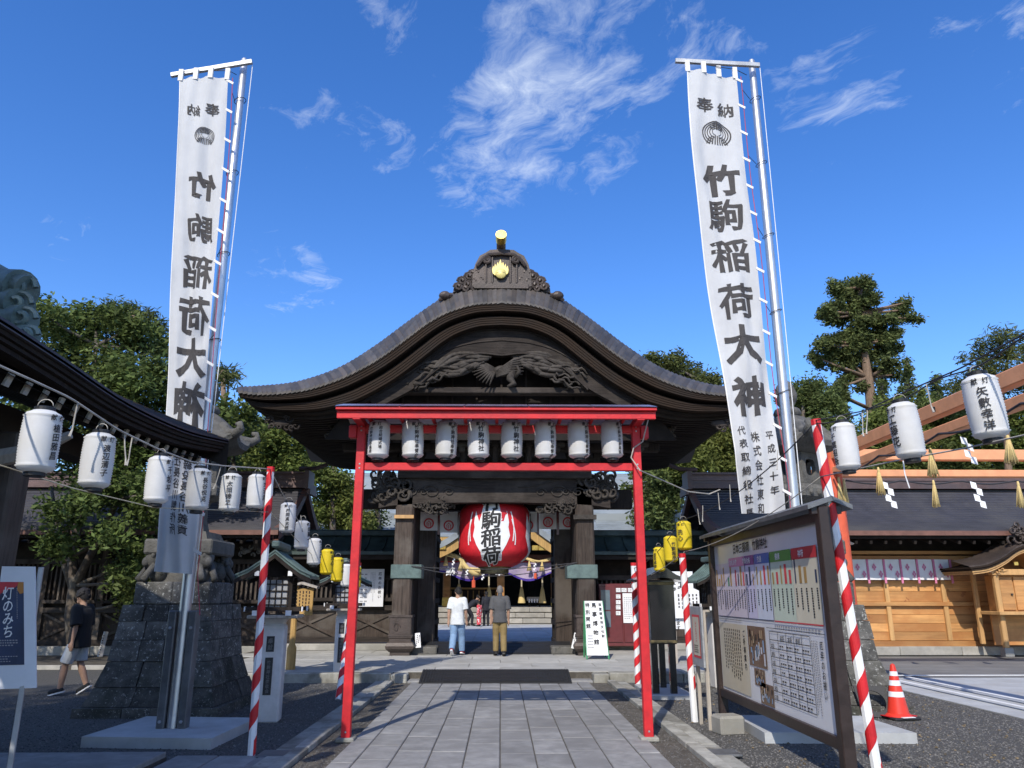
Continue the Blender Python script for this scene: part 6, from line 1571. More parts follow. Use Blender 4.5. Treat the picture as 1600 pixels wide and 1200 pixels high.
# wooden edict board on a post
eb = root('edict_board', 'little roofed wooden notice on a tall wooden post by the dark wall', 'sign', (-4.4, 17.3, 0))
MB().lathe((-4.43, 17.3, 0), [(.1, 0), (.1, .62), (.065, .7), (.06, 1.9)], 8).build('post', M['sign_wood'], eb, smooth=30)
p = at(471, 940, 17.2); MB().cbox(p, (.5, .05, .56), .008).build('board', M['sign_wood'], eb)
MB().prism([(p.x-.34, p.z+.27), (p.x, p.z+.36), (p.x+.34, p.z+.27), (p.x+.34, p.z+.31), (p.x, p.z+.41), (p.x-.34, p.z+.31)], 17.08, 17.34).build('roof', M['weathered_wood'], eb)
Ink().lines(p.x-.2, p.z-.22, p.x+.2, p.z+.22, 6, .35, 8, True).build('lettering', M['frame_brown'], eb, lambda u, v: Vector((u, 17.172, v)))
# inscribed stake at the left
a = gnd(155, 1030); st = root('inscribed_stake', 'slanted white inscribed stake by the dark stone base', 'stake', a)
MB().tube([a, a+Vector((.09, 0, .72))], [.075, .065], 4).build('stake', M['stone_white'], st)
Ink().lines(-.03, .1, .03, .64, 1, .5, 3, True).build('lettering', M['grey_ink'], st, lambda u, v: a+Vector((u+.09*v/.72, -.08, v)))

# traffic cone with a spare base plate leaning behind it
tcn = root('traffic_cone', 'orange red traffic cone with silver bands on the gravel by the right stone base', 'traffic cone', (5.68, 11.75, 0))
cx, cy = 5.68, 11.75; 
def cr(z): return .15+(.038-.15)*(z-.04)/.66
MB().cbox((cx, cy, .02), (.42, .42, .04), .015, rz=.2).build('base_plate', M['rubber'], tcn)
MB().lathe((cx, cy, 0), [(.19, .038), (.17, .06), (cr(.07), .08), (cr(.7), .7), (.03, .73), (.005, .745)], 24).build('cone_body', M['cone_red'], tcn, smooth=40)
for z0, z1 in ((.3, .37), (.45, .52), (.58, .64)): MB().lathe((cx, cy, 0), [(cr(z0)+.003, z0), (cr(z1)+.003, z1)], 24, caps=False).build('reflective_band', M['reflective'], tcn, smooth=True)
for k in range(4):
    an = R(90*k)+.2; MB().box((cx+.2*math.cos(an), cy+.2*math.sin(an), .046), (.05, .2, .008), rz=an).build('corner_mark', M['white'] if k % 2 else M['red_paint'], tcn)
lp = root('spare_cone_base', 'black square ring leaning against the stone base behind the traffic cone', 'ring', (5.5, 12.35, 0))
b = MB(); m = 24; c0 = Vector((5.42, 11.9, .21)); ux_, uy_ = Vector((.95, -.2, 0)).normalized(), Vector((-.1, .35, .93)).normalized(); nrm = ux_.cross(uy_)
for i in range(m):
    t0, t1 = 2*math.pi*i/m, 2*math.pi*(i+1)/m
    def PP(t, s_, o): 
        if s_: k = .22/max(abs(math.cos(t)), abs(math.sin(t)))
        else: k = .15
        return c0+ux_*math.cos(t)*k+uy_*math.sin(t)*k+nrm*o
    V = [PP(t0, 1, 0), PP(t1, 1, 0), PP(t1, 0, 0), PP(t0, 0, 0), PP(t0, 1, .03), PP(t1, 1, .03), PP(t1, 0, .03), PP(t0, 0, .03)]
    b.add(V, [(0, 1, 2, 3), (7, 6, 5, 4), (0, 4, 5, 1), (3, 2, 6, 7)])
b.build('ring', M['rubber'], lp)

# white curtain with diamonds on the boards, round lamp
dcn = root('diamond_curtain', 'short white curtain with red diamonds on the bright wooden boards', 'curtain', (11.8, 23.3, 2.7))
x0, x1 = 9.9, at(1486, 880, 23.25).x; zt4, zb4 = at(1400, 874, 23.25).z, at(1400, 906, 23.25).z; n = 7; w = (x1-x0)/n
for k in range(n):
    cl = MB().grid([[(x, 23.26+.012*math.sin(x*12), zt4+(zb4-zt4)*v) for x in arange(x0+k*w, x0+(k+1)*w-.07, .1)] for v in (0, .5, 1)]).build('cloth', M['cloth_white'], dcn, smooth=True, fix=False)
    MB().box((x0+(k+1)*w-.035, 23.24, (zt4+zb4)/2-.05), (.06, .01, zt4-zb4+.1)).build('tape', M['pink_print'], dcn)
    for (u, v) in ((.32, .38), (.68, .72)):
        cx_, cz_ = x0+k*w+u*w, zt4+(zb4-zt4)*v; ik = Ink()
        for (dx, dz) in ((0, .06), (0, -.06), (.035, 0), (-.035, 0)): ik.poly([(cx_+dx, cz_+dz-.05), (cx_+dx+.03, cz_+dz), (cx_+dx, cz_+dz+.05), (cx_+dx-.03, cz_+dz)])
        ik.build('diamond_crest', M['pink_print'], cl, lambda a, b: Vector((a, 23.235, b)))
p = at(1330, 846, 22.8); t = root('wall_lamp', 'round white lamp under the eaves above the diamond curtain', 'lamp', p)
MB().ball(p, .1, 16, 10).build('globe', M['white'], t, smooth=True); MB().lathe(p+Vector((0, 0, .08)), [(.05, 0), (.05, .12)], 10).build('holder', M['dark_wood'], t)
# ================================================================== PEOPLE
def remesh(mb, voxel, name, mat, smooth=4):
    me = bpy.data.meshes.new('t'); me.from_pydata(mb.v, [], mb.f); bm = bmesh.new(); bm.from_mesh(me); bmesh.ops.recalc_face_normals(bm, faces=bm.faces[:]); bm.to_mesh(me); bm.free()
    o = bpy.data.objects.new('t', me); C.objects.link(o); r = o.modifiers.new('r', 'REMESH'); r.mode = 'VOXEL'; r.voxel_size = voxel
    s = o.modifiers.new('s', 'SMOOTH'); s.iterations = smooth; s.factor = .5
    dg = bpy.context.evaluated_depsgraph_get(); dg.update(); m2 = bpy.data.meshes.new_from_object(o.evaluated_get(dg)); bpy.data.objects.remove(o); bpy.data.meshes.remove(me)
    m2.name = name; m2.materials.clear(); m2.materials.append(mat); m2.polygons.foreach_set('use_smooth', [True]*len(m2.polygons)); return m2
def caps(mb, pts, rad, n=10, sq=None):
    """closed limb with rounded ends and joints"""
    pts = [Vector(p) for p in pts]; mb.tube(pts, rad, n)
    for p, r in zip(pts, rad): mb.ball(p, r*.99, n, 8)
def ell(mb, c, sx, sy, sz, n=14, k=10):
    mb.ball(c, 1, n, k, sx, sy, sz) if False else mb.lathe(c, [(max(1e-4, math.sin(math.pi*i/k)), -math.cos(math.pi*i/k)*sz) for i in range(k+1)], n, sx, sy)
def person(label, loc, rz, H, pose, look, vox=.012):
    """local frame: +Y ahead, X to the right; sizes for 1.70 m, scaled to H"""
    t = root('person', label, 'person', (0, 0, 0)); P = pose; s_ = H/1.70
    sh, hp, nk, hd = P['sh'], P['hip'], P['neck'], P['head']          # shoulders [L, R], hips [L, R], neck base, head centre
    b = MB(); mid = (Vector(hp[0])+Vector(hp[1]))/2; ch = (Vector(sh[0])+Vector(sh[1]))/2; up = (ch-mid).normalized()
    side = (Vector(sh[1])-Vector(sh[0])).normalized()
    fwd = up.cross(side).normalized() if abs(up.cross(side).length) > .1 else Vector((0, 1, 0)); fwd = side.cross(up) * -1 if False else up.cross(side)
    def torso(mb, g=0, lo=-.06, hi=1.0, arms=True):
        prof = [(-.55, .165, .118), (-.3, .165, .118), (-.06, .158, .115), (.12, .15, .11), (.35, .14, .102), (.6, .155, .115), (.8, .162, .112), (.93, .135, .09), (1.04, .075, .065)]
        fs_ = [p[0] for p in prof]; st = [lo]+[p[0] for p in prof if lo < p[0] < hi]+[hi]; n = 18; vs = []
        for f in st:
            w = float(np.interp(f, fs_, [p[1] for p in prof]))+g*(1.1 if f < .5 else .7); d = float(np.interp(f, fs_, [p[2] for p in prof]))+g; c = mid.lerp(ch, f)
            for k in range(n):
                a_ = 2*math.pi*k/n; ca, sa = math.cos(a_), math.sin(a_); vs.append(c+side*w*math.copysign(abs(ca)**.8, ca)+fwd*d*math.copysign(abs(sa)**.8, sa))
        m = len(st); mb.add(vs, [(i*n+k, i*n+(k+1) % n, (i+1)*n+(k+1) % n, (i+1)*n+k) for i in range(m-1) for k in range(n)]+[tuple(range(n-1, -1, -1)), tuple((m-1)*n+k for k in range(n))])
        for i in (0, 1) if arms else (): caps(mb, [mid.lerp(ch, .92), Vector(sh[i])], [.075+g*.5, .058+g*.5])
    torso(b)
    caps(b, [Vector(nk)-up*.03, hd], [.058, .05])
    ell(b, hd, .077, .095, .118)
    fd = Vector(P.get('face', (0, 1, 0))).normalized(); sd = fd.cross(Vector((0, 0, 1))).normalized()
    b.tube([Vector(hd)+fd*.085+Vector((0, 0, .015)), Vector(hd)+fd*.112-Vector((0, 0, .022)), Vector(hd)+fd*.085-Vector((0, 0, .03))], [.012, .017, .012], 6)
    b.ball(Vector(hd)+fd*.06-Vector((0, 0, .085)), .04, 8, 6)
    for q in (-1, 1): ell(b, Vector(hd)+sd*q*.08-Vector((0, 0, .01))-fd*.005, .014, .024, .034, 8, 6)
    for i in (0, 1):
        S_, E_, W_ = [Vector(q) for q in P['arm'][i]]; caps(b, [S_, S_.lerp(E_, .5), E_, E_.lerp(W_, .4), W_], [.058, .05, .04, .041, .028])
        d = (W_-E_).normalized(); fw = Vector((0, 1, 0)); fw = (fw-d*fw.dot(d)).normalized(); lat = d.cross(fw)
        caps(b, [W_, W_+d*.05, W_+d*.085], [.027, .036, .034])
        for k in range(4):
            o = W_+d*.085+fw*(-.03+.02*k); L_ = (.06, .075, .08, .068)[k]; bend = -lat*(1 if i else -1)*.0
            caps(b, [o, o+d*L_*.55+bend, o+d*L_+lat*(.012 if i == 0 else -.012)], [.0125, .0115, .0095], 6)
        o = W_+d*.03+fw*.025; caps(b, [o, o+fw*.028+d*.03, o+fw*.034+d*.06], [.014, .0125, .0105], 6)
    for i in (0, 1):
        h_, k_, a_, t_ = [Vector(q) for q in P['leg'][i]]; caps(b, [h_, h_.lerp(k_, .5), k_, k_.lerp(a_, .35), a_], [.092, .078, .056, .06, .04]); caps(b, [a_, a_.lerp(t_, .5)-Vector((0, 0, .02)), t_], [.042, .045, .036])
    body = remesh(b, vox, 'body', M['skin'], 3); link(bpy.data.objects.new('body', body), t)
    # hair
    h = MB(); k = 10; hr_ = look.get('hair_r', 1.1); 
    prof = []
    for i in range(k+1):
        a = math.pi*i/k*.62; prof.append((max(1e-4, math.sin(a)), math.cos(a)))
    n = 18; vs = []
    for r_, z in prof:
        for j in range(n):
            an = 2*math.pi*j/n; v = sd*math.cos(an)*r_*.082*hr_+fd*(math.sin(an)*r_*.1*hr_); back = max(0, -math.sin(an))
            front_ = max(0, math.sin(an)); zz = z*.125*hr_ if z > 0 else z*.125*(1-.9*front_)*(.4+back); vs.append(Vector(hd)+v+Vector((0, 0, zz+.004)))
    h.add(vs, [(i*n+j, i*n+(j+1) % n, (i+1)*n+(j+1) % n, (i+1)*n+j) for i in range(k) for j in range(n)])
    q = random.Random(4)
    if look.get('tufts', True):
        for j in range(26):
            an = q.random()*6.28; e = q.uniform(-.1, 1); c = Vector(hd)+sd*math.cos(an)*.08*math.cos(e)*hr_+fd*(math.sin(an)*.096*math.cos(e)*hr_)+Vector((0, 0, .122*math.sin(e)*hr_))
            if (c-Vector(hd)).dot(fd) > .05 and c.z < hd[2]+.05: continue
            h.ball(c, .024, 6, 5)
    h.build('hair', M[look['hair']], t, smooth=True)
    for q in (-1, 1): MB().ball(Vector(hd)+fd*.084+sd*q*.032+Vector((0, 0, .012)), .0115, 8, 6).build('eye', M['black'], t, smooth=True)
    # clothes
    g = look.get('loose', .018); c = MB(); torso(c, g, look.get('hem', -.12), .97)
    sl = look.get('sleeve', .7)
    for i in (0, 1):
        S_, E_, W_ = [Vector(q) for q in P['arm'][i]]
        pts = [S_, S_.lerp(E_, min(1, sl))]+([E_, E_.lerp(W_, sl-1)] if sl > 1 else []); rr = [.058+g, .058+g*1.2]+([.05+g, .036+g] if sl > 1 else []); caps(c, [pts[0]], [rr[0]]) if False else None
        if sl > 1: pts = [S_, S_.lerp(E_, .5), E_, E_.lerp(W_, .93)]; rr = [.058+g, .054+g, .047+g, .036+g]
        c.tube(pts, rr, 12); c.ball(S_, rr[0], 10, 8)
        if sl > 1: c.ball(E_, .05+g, 10, 8)
    if look.get('collar'): caps(c, [Vector(nk)-up*.03, Vector(nk)+up*.035], [.07, .063])
    link(bpy.data.objects.new('shirt', remesh(c, vox, 'shirt', M[look['top']], 3)), t)
    c = MB()
    torso(c, .006, -.14, .14, False)
    tl = look.get('trouser', 1.0)
    for i in (0, 1):
        h_, k_, a_, t_ = [Vector(q) for q in P['leg'][i]]; w = look.get('wide', 1)
        if tl >= 1: pts, rr = [h_, h_.lerp(k_, .5), k_, k_.lerp(a_, .5), a_+Vector((0, 0, .015))], [.092, .088*w, .074*w, .07*w, .062*w]
        else: pts, rr = [h_, h_.lerp(k_, .5), h_.lerp(k_, tl*1.0)], [.094, .1, .105]
        c.tube(pts, rr, 12)
        for p, r_ in list(zip(pts, rr))[:-1]: c.ball(p, r_*.99, 10, 8)
    if look.get('skirt'):
        k1 = (Vector(P['leg'][0][2])+Vector(P['leg'][1][2]))/2; c.tube([mid, mid.lerp(k1, .5), k1+Vector((0, 0, .05))], [.15, .16, .17], 14)
    link(bpy.data.objects.new('trousers', remesh(c, vox, 'trousers', M[look['legs']], 3)), t)
    for i in (0, 1):
        h_, k_, a_, t_ = [Vector(q) for q in P['leg'][i]]; c = MB(); f = (t_-a_); f = f.normalized(); heel = a_-f*.05
        caps(c, [a_-f*.02+Vector((0, 0, -.01)), a_.lerp(t_, .55)+Vector((0, 0, -.008)), t_], [.05, .05, .04]); so_ = remesh(c, vox, 'shoe', M[look['shoe']], 2); o = link(bpy.data.objects.new('shoe', so_), t)
        c = MB(); sdv = Vector((f.y, -f.x, 0)).normalized(); pts = []
        L_ = [a_-f*.075, t_+f*.045]; nz = f.cross(sdv).normalized(); nz = nz if nz.z < 0 else -nz
        prf = []
        for u in (0, .15, .4, .7, .9, 1): prf.append((u, (.028, .042, .04, .048, .04, .018)[[0, .15, .4, .7, .9, 1].index(u)]))
        top = [L_[0].lerp(L_[1], u)+sdv*w+nz*.034 for u, w in prf]+[L_[0].lerp(L_[1], u)-sdv*w+nz*.034 for u, w in reversed(prf)]; m = len(top)
        c.add(top+[p+nz*.022 for p in top], [tuple(range(m)), tuple(range(2*m-1, m-1, -1))]+[(k, m+k, m+(k+1) % m, (k+1) % m) for k in range(m)]); c.build('sole', M[look.get('sole', 'black')], o)
    t.location = loc; t.rotation_euler.z = rz; t.scale = (s_, s_, s_)
    return t
def stand(lean=0, stepL=0, stepR=0, swing=0, hipz=.9, width=.16, liftL=0, liftR=0, turn=(0, 1, 0)):
    """upright pose; step: how far a foot is ahead"""
    def leg(x, st, li):
        h = (x*.55, 0, hipz); a = (x*.6, st, .085+li); k = ((h[0]+a[0])/2, st/2+.05+li*.6, hipz*.53+li*.4); tz = .045+li*.15 if st >= 0 else .045
        return [h, k, a, (a[0]*1.15, st+.15, tz)]
    def arm(x, sw): return [(x, lean*.4, 1.375), (x*1.25, lean*.3-.03+sw*.5, 1.1), (x*1.3, .03+sw, .86)]
    return dict(sh=[(-.165, lean*.4, 1.39), (.165, lean*.4, 1.39)], hip=[(-.09, 0, hipz), (.09, 0, hipz)], neck=(0, lean*.45, 1.45), head=(0, lean*.6+.03, 1.58), face=turn,
                arm=[arm(-.172, -swing), arm(.172, swing)], leg=[leg(-width, stepL, liftL), leg(width, stepR, liftR)])
person('man in loose white shirt, light jeans and red shoes walking towards the gate', (-1.13, 21.05, TZ+.01), R(-8), 1.7, stand(.03, -.2, .2, .08, liftL=.06, turn=(-.5, .8, 0)), dict(hair='hair', top='shirt_white', legs='denim', shoe='shoe_red', sole='white', loose=.022, sleeve=.85, hem=-.3, wide=1.25))
person('man with cropped grey hair, dark grey shirt and khaki trousers walking to the gate', (-.02, 20.95, TZ+.01), R(3), 1.74, stand(.02, .06, -.12, .03, turn=(.05, 1, 0)), dict(hair='hair_grey', hair_r=1.02, tufts=False, top='shirt_grey', legs='khaki', shoe='shoe_black', sole='black', loose=.022, sleeve=.95, hem=-.22, collar=True, wide=1.15))
person('dark suited person standing before the main hall steps', (-.72, 40.2, .215), R(15), 1.66, stand(0, .02, -.02, .02), dict(hair='hair', top='suit', legs='suit', shoe='shoe_black', sole='black', loose=.02, sleeve=1.9, hem=-.3, collar=True), .016)
bend = dict(sh=[(-.16, .38, 1.2), (.17, .42, 1.2)], hip=[(-.09, 0, .88), (.09, 0, .88)], neck=(0, .45, 1.24), head=(0, .54, 1.33), face=(0, .8, -.6),
            arm=[[(-.17, .4, 1.18), (-.2, .5, .93), (-.14, .68, .85)], [(.17, .43, 1.18), (.2, .55, .95), (.12, .72, .88)]], leg=[[(-.1, 0, .86), (-.12, .16, .5), (-.13, .0, .085), (-.15, .15, .045)], [(.1, 0, .86), (.12, .22, .5), (.13, .2, .085), (.14, .35, .045)]])
person('dark suited person bending forward to a child in red kimono', (-1.66, 40.3, .215), R(-75), 1.72, bend, dict(hair='hair', top='suit', legs='suit', shoe='shoe_black', sole='black', loose=.022, sleeve=1.9, hem=-.25), .016)
person('small child in red and white kimono held by the bending person', (-1.06, 39.7, .215), R(60), 1.18, stand(.0, .02, 0, .1), dict(hair='hair', top='kimono', legs='kimono', shoe='shoe_black', sole='black', loose=.05, sleeve=1.7, hem=-.4, skirt=True), .016)
w = stand(.04, .17, -.17, .06, hipz=.9, liftR=.05, turn=(.1, 1, 0))
g6 = gnd(108, 1086)
person('man in black shirt and white shorts walking past the left stone base', (g6.x+.05, g6.y, .005), R(82), 1.8, w, dict(hair='hair', hair_r=1.2, top='black_cloth', legs='shorts', shoe='shoe_black', sole='white', loose=.03, sleeve=.98, hem=-.32, trouser=.92))

# ================================================================== TREES
def leaf_mesh(name, cen, L, Wd, mat, droop=.2, up=None, seed=0):
    """one diamond leaf per centre"""
    g_ = np.random.default_rng(seed); n = len(cen); d = g_.normal(size=(n, 3)); d[:, 2] = d[:, 2]*.6-droop
    if up is not None: d = d*.75+up
    d /= np.linalg.norm(d, axis=1)[:, None]; e = np.cross(d, g_.normal(size=(n, 3))); e /= np.linalg.norm(e, axis=1)[:, None]+1e-9
    s = g_.uniform(.6, 1.35, (n, 1)); a = cen-d*L*.5*s; b = cen+d*L*.5*s; m_ = cen+d*L*.05*s
    V = np.stack([a, m_+e*Wd*.5*s, b, m_-e*Wd*.5*s], 1).reshape(-1, 3).astype(np.float32)
    me = bpy.data.meshes.new(name); me.vertices.add(4*n); me.vertices.foreach_set('co', V.ravel()); me.loops.add(4*n); me.loops.foreach_set('vertex_index', np.arange(4*n, dtype=np.int32)); me.polygons.add(n)
    me.polygons.foreach_set('loop_start', np.arange(0, 4*n, 4, dtype=np.int32)); me.update(calc_edges=True); me.materials.append(mat); return me
def foliage(clumps, per, twig, spread, seed, flat=.8, shell=.4):
    """clumps (centre, radius): leaf centres gathered on twigs near the clump surface"""
    g_ = np.random.default_rng(seed); out = []
    for c, r in clumps:
        n = max(3, int(per*r*r)); d = g_.normal(size=(n, 3)); d /= np.linalg.norm(d, axis=1)[:, None]; rad = r*(shell+(1-shell)*g_.random((n, 1)))*(1+.18*np.sin(7*d[:, :1]+3*d[:, 1:2]*4+seed))
        p = np.array(c)+d*rad*np.array([1, 1, flat]); q = p[:, None, :]+g_.normal(size=(n, twig, 3))*spread; out.append(q.reshape(-1, 3))
    return np.concatenate(out)
def tree(name, label, base, trunk, clumps_px, Y, mat, leaf, per=60, twig=9, spread=.13, seed=1, bark='bark', tr=.25, group=None, flat=.8, depth=.6, droop=.2, branches=True, world=None, subs=True):
    """trunk and crown clumps given as pixel positions at the tree's own distance"""
    rg = random.Random(seed); t = root(name, label, 'tree', base, group); k = Y/FPX*1.05; cl = []
    for (x, y, r) in (clumps_px or []):
        c = at(x, y, Y+rg.uniform(-depth, depth)*2.2); cl.append((tuple(c), r*k))
        if subs:
            for _ in range(3):
                a = rg.uniform(0, 6.28); e = rg.uniform(-.5, .8); cl.append((tuple(c+Vector((math.cos(a)*math.cos(e), math.sin(a)*math.cos(e), math.sin(e)))*r*k*.85), r*k*rg.uniform(.3, .55)))
    cl += (world or [])
    mb = MB(); P = [Vector(p) for p in trunk]; n = len(P); mb.tube(P, [tr*(1-.72*i/(n-1)) for i in range(n)], 10)
    if branches:
        for c, r in cl[::(4 if subs else 1)]:
            c = Vector(c); j = min(range(n), key=lambda i: abs(P[i].z-(c.z-r*.6))); a = P[j]; m_ = a.lerp(c, .55)+Vector((rg.uniform(-.1, .1), rg.uniform(-.1, .1), -.08))*r
            mb.tube([a, m_, c], [tr*.3, tr*.2, tr*.07], 6)
    mb.build('trunk', M[bark], t, smooth=True)
    cen = foliage(cl, per, twig, spread, seed, flat); link(bpy.data.objects.new('crown', leaf_mesh('crown', cen, leaf[0], leaf[1], M[mat], droop, None, seed)), t)
    return t
def G(x, Y): p = at(x, 930, Y); return Vector((p.x, Y, 0))
# large broadleaved tree on the left
b0 = gnd(118, 1034); Yb = b0.y
tree('broadleaf_tree', 'large dark leafy tree with forked mossy trunk at the left', b0, [b0, at(112, 960, Yb), at(117, 915, Yb), at(112, 870, Yb), at(130, 780, Yb), at(140, 650, Yb-1), at(150, 540, Yb-1)],
     [(70, 492, 34), (112, 512, 46), (150, 500, 34), (195, 512, 40), (235, 540, 40), (85, 565, 52), (145, 575, 60), (205, 590, 55), (235, 645, 52), (175, 650, 60), (110, 640, 60), (50, 590, 50), (250, 590, 30), (60, 655, 50), (200, 700, 50), (130, 720, 50), (250, 700, 45), (320, 690, 30),
      (145, 765, 42), (195, 775, 38), (232, 800, 40), (105, 800, 36), (88, 850, 30), (225, 870, 36), (205, 905, 30), (168, 835, 26), (250, 770, 36), (215, 935, 22)], Yb-1.2, 'broad_leaf', (.17, .07), 210, 8, .12, 3, tr=.2, depth=.5)
mb = MB(); mb.tube([at(117, 915, Yb), at(140, 870, Yb-.2), at(160, 830, Yb-.4), at(180, 790, Yb-.6), at(200, 720, Yb-.8)], [.12, .1, .09, .08, .04], 8); mb.build('limb', M['bark'], bpy.data.objects['broadleaf_tree'], smooth=True)
mb = MB(); mb.tube([at(115, 925, Yb), at(100, 880, Yb), at(92, 840, Yb+.2), at(80, 760, Yb+.2)], [.1, .09, .08, .04], 8); mb.build('limb', M['bark'], bpy.data.objects['broadleaf_tree'], smooth=True)
def pine(label, base, trunk, pads, Y, mat='pine_needles', seed=1, per=110, tr=.2, leaf=(.3, .05), twig=12, spread=.16, group='pines behind the halls', name='pine_tree', bark='bark_red', flat=.5):
    return tree(name, label, base, trunk, pads, Y, mat, leaf, per, twig, spread, seed, bark, tr, group, flat, .9, -.15)
g_ = G(205, 30); pine('dark pine with open branches rising over the left leafy tree', g_, [g_, at(200, 700, 30), at(205, 560, 30), at(208, 490, 30)], [(172, 488, 15), (198, 482, 17), (222, 498, 22), (240, 515, 20), (185, 505, 14), (160, 495, 12), (240, 545, 22), (205, 530, 20)], 30, seed=5)
g_ = G(352, 26); pine('small dark pine showing right of the left banner pole', g_, [g_, at(352, 760, 26), at(350, 640, 26), at(348, 580, 26)], [(345, 585, 12), (358, 596, 11), (338, 600, 13), (362, 588, 8)], 26, seed=6)
g_ = G(365, 24); tree('broadleaf_tree', 'dark leafy tree between the left banner pole and the gate roof', g_, [g_, at(365, 760, 24), at(362, 670, 24)], [(350, 640, 24), (378, 645, 22), (345, 670, 26), (392, 665, 16), (370, 690, 26), (340, 720, 26)], 24, 'broad_leaf', (.22, .1), 130, 9, .18, 7, tr=.16)
for i, (x, Y, lab, cl, m_) in enumerate(((425, 36, 'rounded yellow green tree above the left hall ridge', [(400, 690, 26), (430, 680, 28), (455, 695, 26), (420, 720, 30), (460, 725, 26), (380, 720, 26), (440, 665, 16), (405, 668, 16), (400, 740, 26), (440, 745, 26), (480, 740, 20)], 'bright_leaf'),
        (478, 40, 'pale green tree just left of the gate eaves', [(480, 700, 18), (495, 715, 18), (470, 730, 22), (505, 735, 20), (515, 700, 8)], 'bright_leaf'),
        (520, 36, 'layered green tree under the left gate eaves', [(500, 745, 20), (530, 755, 22), (515, 775, 24), (540, 790, 22), (505, 800, 22), (548, 770, 16), (525, 815, 20), (560, 820, 18)], 'bright_leaf'),
        (590, 38, 'green foliage between the left gate column and the red post', [(560, 800, 14), (575, 820, 14), (590, 790, 12), (590, 815, 14)], 'fir_leaf'))):
    g_ = G(x, Y); tree('broadleaf_tree', lab, g_, [g_, at(x, 860, Y), at(x, 780, Y), at(x+3, 710, Y)], cl, Y, m_, (.2, .09), 210, 9, .18, 11+i, tr=.22, group='green trees behind the left wall')
for i, (x, Y, lab, cl, m_) in enumerate(((1050, 40, 'flat topped pine behind the right slope of the gate roof', [(1025, 572, 20), (1052, 568, 18), (1075, 582, 20), (1100, 598, 20), (1040, 590, 20), (1065, 605, 26), (1095, 620, 26), (1120, 605, 12), (1015, 565, 10)], 'pine_needles'),
        (1085, 36, 'broad light green tree between gate eaves and right banner', [(1075, 690, 30), (1105, 665, 26), (1100, 705, 32), (1130, 690, 28), (1065, 725, 26), (1130, 650, 18), (1150, 715, 26), (1095, 640, 16), (1060, 700, 22), (1045, 725, 20), (1090, 730, 26), (1125, 725, 26), (1160, 680, 22)], 'bright_leaf'),
        (1025, 36, 'green tree seen through the gap right of the gate', [(1010, 740, 22), (1035, 750, 24), (1015, 775, 22), (1040, 785, 24), (1005, 805, 20), (1030, 815, 22), (1055, 765, 18), (985, 770, 12), (1045, 720, 18), (1060, 735, 18)], 'fir_leaf'),
        (1255, 38, 'rounded green tree right of the right banner pole', [(1240, 618, 24), (1262, 612, 24), (1285, 630, 22), (1250, 650, 30), (1280, 665, 28), (1235, 665, 26), (1260, 690, 26)], 'fir_leaf'))):
    g_ = G(x, Y); tree('broadleaf_tree', lab, g_, [g_, at(x, 860, Y), at(x, 760, Y), at(x, cl[0][1], Y)], cl, Y, m_, (.22, .09), 210, 9, .18, 21+i, tr=.25, group='green trees behind the right wall')
# the tall cedar
Yc = 48; g_ = G(1368, Yc)
tree('cedar_tree', 'tall old cedar with bare red trunk standing clear above the right hall', g_, [g_, at(1366, 700, Yc), at(1362, 640, Yc), at(1357, 590, Yc), at(1348, 540, Yc), at(1340, 490, Yc), at(1345, 450, Yc)],
     [(1350, 440, 12), (1332, 446, 12), (1308, 450, 12), (1318, 462, 13), (1345, 458, 14), (1360, 448, 8), (1362, 468, 11), (1340, 474, 14), (1312, 480, 12), (1295, 486, 11), (1283, 492, 9), (1298, 498, 11), (1330, 488, 14), (1355, 490, 13), (1312, 504, 9), (1345, 505, 15), (1368, 502, 14), (1388, 500, 12), (1405, 497, 9), (1425, 498, 8), (1436, 500, 5), (1405, 478, 10), (1415, 484, 8), (1395, 488, 7), (1418, 472, 5),
      (1335, 520, 17), (1315, 528, 14), (1298, 532, 12), (1285, 540, 12), (1275, 558, 10), (1283, 568, 9), (1300, 555, 13), (1320, 548, 16), (1345, 535, 18), (1368, 525, 17), (1388, 528, 13), (1400, 520, 8), (1395, 545, 13), (1375, 552, 17), (1352, 560, 16), (1330, 568, 12), (1390, 568, 12), (1375, 580, 12), (1350, 578, 11), (1400, 585, 9), (1305, 575, 9),
      (1325, 592, 11), (1312, 604, 11), (1300, 612, 9), (1320, 618, 8), (1345, 605, 8), (1340, 590, 9), (1380, 600, 8)], Yc, 'cedar_needles', (.27, .11), 190, 9, .14, 31, 'bark_red', .45, flat=.85, depth=.5)
def conifer(label, x, Y, ytop, ybase, wpx, seed, mat='fir_leaf'):
    g_ = G(x, Y); rg = random.Random(seed); cl = []; n = 13
    for i in range(n):
        f = (i+.6)/n; y = ytop+(ybase-ytop)*f; w = wpx*(f**.8)
        for k in range(1+int(3.2*f)+1): cl.append((x+rg.uniform(-1, 1)*w*.8, y+rg.uniform(-4, 4), max(3.5, w*.4)))
    tree('conifer', label, g_, [g_, at(x, ybase, Y), at(x, (ytop+ybase)/2, Y), at(x, ytop, Y)], cl, Y, mat, (.22, .085), 190, 8, .14, seed, 'bark', .25, 'conifers behind the right hall', 1.1, .35, .25)
conifer('slender pointed conifer right of the tall cedar', 1417, 46, 560, 690, 24, 41)
conifer('short conifer left of the vermilion lantern line', 1378, 46, 598, 690, 20, 42)
conifer('dark conifer under the left limbs of the tall cedar', 1312, 46, 605, 700, 30, 43)
conifer('pointed conifer between the middle and largest white lanterns', 1463, 46, 590, 680, 20, 44)
conifer('young conifer behind the middle white lantern', 1440, 44, 610, 680, 18, 45, 'bright_leaf')
